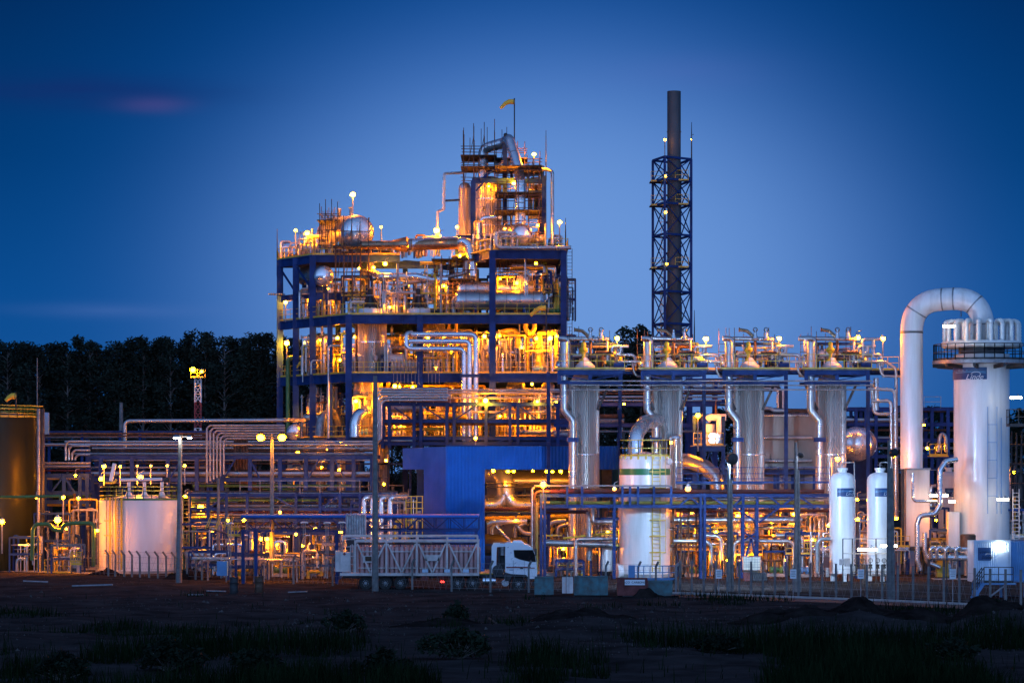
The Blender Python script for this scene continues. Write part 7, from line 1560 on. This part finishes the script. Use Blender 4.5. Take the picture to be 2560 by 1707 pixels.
for i, (px, w_) in enumerate([(720, 'under the left corner of the tower'), (790, 'under the left bays of the tower'), (860, 'at the foot of the left front column'), (930, 'under the tower left of the shed'), (985, 'under the tower behind the shed corner')]):
    skid(px, 281, 3.2, 9.5, w_, 0, n=14, d=3, group='piping clusters under the tower'); skid(px + 24, 273, 2.6, 5.0, w_ + ', in front', 0, n=9, group='piping clusters under the tower')
for px, w_ in zip(AX, ('first', 'second', 'third', 'fourth')):
    skid(px + 14, 232.6, 4.2, 2.3, 'on the valve platform behind the %s valve set' % w_, zp + .06, n=15, d=1.5, group='piping clusters on the valve platform'); skid(px + 72, 231.2, 1.6, 1.5, 'on the valve platform after the %s valve set' % w_, zp + .06, n=8, d=1.2, frame=False, group='piping clusters on the valve platform')
rr = random.Random(99)
YARD = [(500, 232, 3.5, 4.2, 'right of the cream tank'), (535, 240, 3.5, 6, 'behind the short pale pole'), (575, 226, 3, 3.6, 'beyond the folding stairs'), (600, 240, 4, 6.5, 'under the arching pipes'), (640, 226, 3.5, 4.6, 'added behind the canopy left end'), (670, 238, 4, 6.5, 'behind the twin lamp pole'), (700, 224, 3, 3.6, 'under the canopy left of the middle'), (740, 236, 4, 6.5, 'beyond the canopy, left of the middle'), (765, 224, 3, 3.8, 'under the canopy middle'), (800, 238, 4, 6.5, 'beyond the canopy middle'), (825, 222, 3, 3.6, 'behind the trailer tail'), (855, 236, 3.5, 6.5, 'behind the grey cylinder bank'), (890, 226, 3, 4.4, 'behind the left goosenecks'), (930, 234, 3.5, 6, 'behind the four goosenecks'), (960, 224, 2.6, 4.4, 'behind the trailer frame middle'), (1015, 232, 2.6, 6.5, 'beside the blue shed side wall'), (1030, 223, 3, 3.4, 'before the blue shed side wall'),
    (720, 218, 3, 2.0, 'low in front of the canopy, left'), (800, 218, 3, 2.2, 'low in front of the canopy, middle'), (620, 217, 3, 2.0, 'low behind the white pipe run'), (520, 219, 3, 2.2, 'low at the blue cabinet'),
    (1385, 226, 2.2, 3.6, 'right of the twin blue posts'), (1425, 223.5, 2.2, 1.3, 'low at the foot of the first adsorber'), (1515, 224, 2.4, 4.8, 'left of the banded tank'), (1530, 229, 2.2, 7, 'behind the banded tank left edge'), (1240, 240, 2.4, 2.2, 'on the shed floor, left'), (1330, 243, 2.6, 5.6, 'on the shed floor, middle'), (1410, 242, 2.4, 5.6, 'on the shed floor, right'),
    (1700, 226, 2.6, 5.0, 'right of the banded tank'), (1735, 224, 2.6, 4.2, 'behind the first twin posts of the front rack'), (1770, 228, 3, 6.0, 'behind the second duct bend'), (1800, 224, 2.8, 3.6, 'before the third adsorber, left'), (1835, 227, 3, 5.4, 'below the pot platform'), (1865, 223, 2.6, 3.4, 'behind the cream tote'), (1905, 226, 3, 5.0, 'before the third adsorber, right'), (1940, 224, 3, 4.0, 'before the clad chamber, left'), (1975, 229, 3, 6.0, 'before the clad chamber, middle'), (2005, 223, 2.6, 3.6, 'before the clad chamber, right'), (2035, 227, 2.6, 5.4, 'at the foot of the last adsorber'), (2060, 222, 2.2, 4.4, 'left of the small white tanks'), (2155, 224, 2.6, 6.0, 'between the two small white tanks'), (2240, 226, 2.2, 4.6, 'right of the small white tanks'),
    (2335, 230, 2.4, 5.6, 'behind the stepped silver pipe'), (2362, 227, 2.4, 3.8, 'behind the silver manifold'), (2345, 240, 3, 9, 'between the white duct and the tall white tower'), (2540, 232, 2.4, 9.5, 'right of the tall white tower'), (2550, 227, 2.2, 5.5, 'above the blue container'), (130, 238, 3, 5.0, 'between the left tanks, behind the big lamp'), (200, 240, 3, 6.5, 'left of the cream tank'), (165, 231, 2.4, 2.4, 'behind the yellow guard rail'), (60, 233.5, 2.4, 3.0, 'at the foot of the olive tank')]
for px, Y, w, h, wh in YARD: skid(px, Y, w, h, wh, 0, n=12, d=2.2, rail=rr.random() < .3, frame=rr.random() < .6, group='piping clusters in the yard')
# yellow pipework of the second floor right bay
for pts, r_, m, lb in [([P(1314, 795, 277), P(1314, 822, 277), P(1322, 834, 277), P(1328, 834, 277), P(1336, 822, 277), P(1336, 795, 277)], .24, 'yellow', 'yellow U shaped pipe hanging under the third deck'), ([P(1345, 833, 277), P(1388, 832, 277), P(1391, 840, 277), P(1391, 925, 277)], .22, 'yellow', 'yellow pipe turning down beside the last front column'), ([P(1258, 838, 277.5), P(1312, 838, 277.5)], .14, 'yellow', 'yellow pipe crossing the right bay of the second floor'), ([P(1250, 832, 279), P(1270, 826, 279), P(1290, 826, 279), P(1294, 838, 279), P(1294, 870, 279)], .26, 'yellow', 'large yellow elbow deep in the right bay'), ([P(1347, 838, 278), P(1347, 928, 278)], .38, 'yellow', 'thick yellow standpipe in the right bay'),
    ([P(720, 1090, 285), P(720, 900, 285), P(726, 894, 285), P(752, 894, 285)], .22, 'green', 'green yellow pipe rising behind the left corner columns'), ([P(742, 920, 284.4), P(750, 905, 284.4), P(775, 903, 284.4)], .14, 'yellow', 'short yellow elbow on the second floor left wall'), ([P(757, 955, 282), P(757, 868, 282), P(760, 864, 282), P(775, 863, 282)], .07, 'pipe', 'thin hooked pipe on the left wall'), ([P(821, 1095, 276.6), P(821, 868, 276.6), P(826, 864, 276.6), P(850, 864, 276.6)], .11, 'pipe', 'long thin silver pipe down the front of the left wall'), ([P(778, 935, 279), P(778, 906, 279), P(783, 901, 279), P(805, 901, 279)], .09, 'pipe', 'short hooked silver pipe at the second deck edge'), ([P(700, 1048, 286), P(770, 1047, 286)], .12, 'pipe', 'silver pipe crossing the left bays low in the tower'),
    ([P(1252, 645, 276.5), P(1310, 645, 276.5), P(1313, 648, 276.5), P(1313, 742, 276.5)], .1, 'pipe', 'thin pale pipe turning down before the exchangers'), ([P(1318, 742, 276.6), P(1318, 692, 276.6)], .09, 'pipe', 'short pale standpipe beside the thin downpipe'), ([P(962, 760, 276.4), P(962, 735, 276.4), P(966, 731, 276.4), P(1040, 731, 276.4)], .12, 'pipe', 'pink lit pipe elbow between the two reactors'), ([P(1050, 658, 281), P(1115, 658, 281)], .18, 'yellow', 'golden pipe under the top deck centre'), ([P(995, 985, 276), P(1120, 984, 276)], .26, 'pipe', 'broad golden pipe on the first floor front')]:
    pipe(pts, r_, m, lb, group='odd pipes of the tower floors', bend=2.4, seg=12)
duct([P(888, 1092, 274.2), P(888, 1055, 274.2), P(897, 1035, 274.4), P(915, 1026, 275.2), P(925, 1030, 277)], .55, 'alu', 'large silver elbow duct at the foot of the ribbed vessel', 1.8)
duct([P(800, 1090, 279), P(803, 1050, 279), P(815, 1036, 279.4), P(835, 1036, 280.5), P(848, 1060, 281)], .5, 'galv', 'dark arched duct low in the left bays', 1.8)
hdrum('white drum end low behind the left corner columns', P(736, 1080, 284.5), P(766, 1076, 287), .85, 'cream', .6, floor=9.5)
for a, b in ((975, 1050), (1062, 1102)):
    FB = thing('filter_bank', 'row of hanging silver filter tubes in a blue frame %s the second front column' % ('left of' if a < 1000 else 'right of'), 'filter bank', P((a + b) / 2, 930, 276), 'filter banks on the second floor')
    MB().bar(P(a, 905, 276), P(b, 905, 276), .12, .2).build('frame_bar', 'blue', FB)
    for px in (a, b): MB().bar(P(px, 905, 276), P(px, 932, 276), .12).build('frame_leg', 'blue', FB)
    n = int((b - a) / 9)
    for i in range(n): c = P(a + 5 + i * 9, 929, 276); MB().lathe([(.1, 0), (.13, .1), (.13, .85), (.18, .9), (.18, 1.0), (.05, 1.2)], c, 12).build('filter_tube', 'pipe', FB)
    for i in range(n): MB().tube([P(a + 9 + i * 9, 905, 274.6), P(a + 9 + i * 9, 958, 274.6), P(a + 13 + i * 9, 962, 274.6)], .025, 6).build('drain_line', 'galv', FB)
# pipes under the decks and risers through the floors
rr = random.Random(5)
for z0, nm in ((D2, 'second'), (D3, 'third'), (D4, 'top')):
    for i in range(8):
        Y = 275.8 + i * 1.6 + rr.random(); xa = rr.uniform(880, 1050); xb = rr.uniform(1150, 1400); z = z0 - 1.1 - rr.uniform(0, .9); a, b = at(xa, Y, z), at(xb, Y, z); c = b.copy(); c.z -= rr.uniform(.8, 3)
        if z0 == D4: a, b = at(rr.uniform(1240, 1280), Y, z), at(rr.uniform(1310, 1400), Y, z); c = b.copy(); c.z -= rr.uniform(.5, 2)
        pipe([a, b, c], rr.choice((.06, .08, .1, .14, .18)), rr.choice(PM[:8]), 'pipe slung along the underside of the %s deck, turning down at its right end' % nm, group='pipes under the %s deck' % nm, seg=8)
for i in range(46):
    z0, nm = rr.choice(((D1, 'first'), (D2, 'second'), (D3, 'third'))); bx_ = rr.randrange(8); px = BAY[bx_][0] + rr.uniform(-35, 35); Y = rr.uniform(277, 292) + (5 if px < 860 else 0); a = at(px, Y, z0); b = at(px, Y, z0 + 5.2)
    pipe([a, b], rr.choice((.05, .07, .09, .12, .16)), rr.choice(PM[:8]), 'straight upright pipe through the %s floor, %s' % (nm, BAY[bx_][1]), 'riser_pipe', 'upright pipes through the tower floors', seg=8)
# long low pipes of the right yard
for pts, r_, m, lb in [([P(1684, 1300, 225.4), P(2005, 1299, 225.4)], .27, 'pipe', 'thick silver pipe lying along the foot of the adsorbers'), ([P(1684, 1352, 222), P(1764, 1352, 222), P(1778, 1362, 222), P(1778, 1410, 222)], .17, 'pipe', 'silver pipe bending down right of the banded tank'), ([P(1732, 1339, 223), P(1792, 1339, 223), P(1803, 1350, 223), P(1803, 1400, 223)], .2, 'pipe', 'second silver pipe bending down right of the banded tank'), ([P(1832, 1410, 222), P(1836, 1360, 222), P(1846, 1352, 222), P(1972, 1352, 222), P(1985, 1362, 222), P(1985, 1410, 222)], .17, 'pipe', 'long silver hoop pipe behind the tote'), ([P(1940, 1338, 223.5), P(1995, 1338, 223.5), P(2006, 1348, 223.5), P(2006, 1420, 223.5)], .2, 'pipe', 'silver pipe bending down before the last adsorber'), ([P(1700, 1338, 226), P(1930, 1340, 226)], .12, 'rust', 'brown pipe behind the silver hoops'), ([P(1690, 1318, 224), P(1980, 1322, 224)], .07, 'yellow', 'thin yellow pipe between the low silver pipes'), ([P(1690, 1276, 226), P(2070, 1276, 226)], .12, 'red', 'red pipe under the front rack'),
    ([P(1408, 1345, 224), P(1540, 1330, 224)], .08, 'yellow', 'thin yellow rail pipe left of the banded tank'), ([P(2345, 1130, 239), P(2350, 1090, 239), P(2356, 1084, 239), P(2364, 1090, 239), P(2366, 1130, 239)], .16, 'pipe', 'inverted U pipe on the small yellow balcony')]:
    pipe(pts, r_, m, lb, group='low pipes of the right yard', bend=2.6, seg=12)
YB = thing('yellow_balcony', 'small yellow railed balcony between the white duct and the tall white tower', 'balcony', P(2345, 1140, 239)); MB().box(P(2345, 1140, 239), (1.6, 1.4, .1)).build('deck', 'yellow', YB); MB().rail([P(2324, 1139, 238.4), P(2368, 1139, 238.4)], 1.0, .07, .5).build('handrail', 'yellow', YB); MB().ibeam(at(2345, 239, 0), P(2345, 1141, 239), .25, .25, .03, (0, 1, 0)).build('post', 'blue', YB)
scaffold('dark scaffold and ladders right of the tall white tower', 2528, 2566, 229, 231, 0, ZY(1090, 230), 3, 1, [ZY(1180, 230), ZY(1250, 230), ZY(1340, 230)], m='dark', over=.6, seed=31, group='scaffolding in the yard')
scaffold('thin scaffold behind the banded tank, right side', 1684, 1742, 222.2, 223.4, 0, ZY(1262, 223), 3, 1, [], m='rust', over=.3, seed=33, lift=1.5, group='scaffolding in the yard')
L2 = thing('access_ladder', 'pale lit ladder right of the tall white tower above the container', 'ladder', at(2540, 224, 3)); MB().ladder(at(2540, 224, 3), P(2540, 1222, 224), .5, step=.3, t=.07).build('ladder_rails', 'frame', L2)
FY = thing('yellow_stair_frame', 'yellow stair frame between the goosenecks and the blue shed wall', 'stair frame', at(1035, 229, 0)); mb = MB()
for px in (1015, 1028, 1042, 1056): mb.bar(at(px, 229, 3.0), P(px, 1240, 229), .07)
for py in (1240, 1255, 1270, 1285, 1300): mb.bar(P(1013, py, 229), P(1058, py, 229), .06)
mb.build('frame', 'yellow', FY); MB().box(P(1036, 1302, 229.6), (1.6, 1.2, .1)).build('landing', 'grating', FY); MB().bar(at(1036, 229.6, 0), P(1036, 1302, 229.6), .2).build('post', 'blue', FY)

# ------------------------------------------------------------ labels: whatever still shares one gets its place in the row
def finish():
    by = {}
    for o in COL.objects:
        if o.parent is None and 'label' in o and o.get('kind') is None and 'category' in o: by.setdefault(o['label'], []).append(o)
    bpy.context.view_layer.update()
finish()
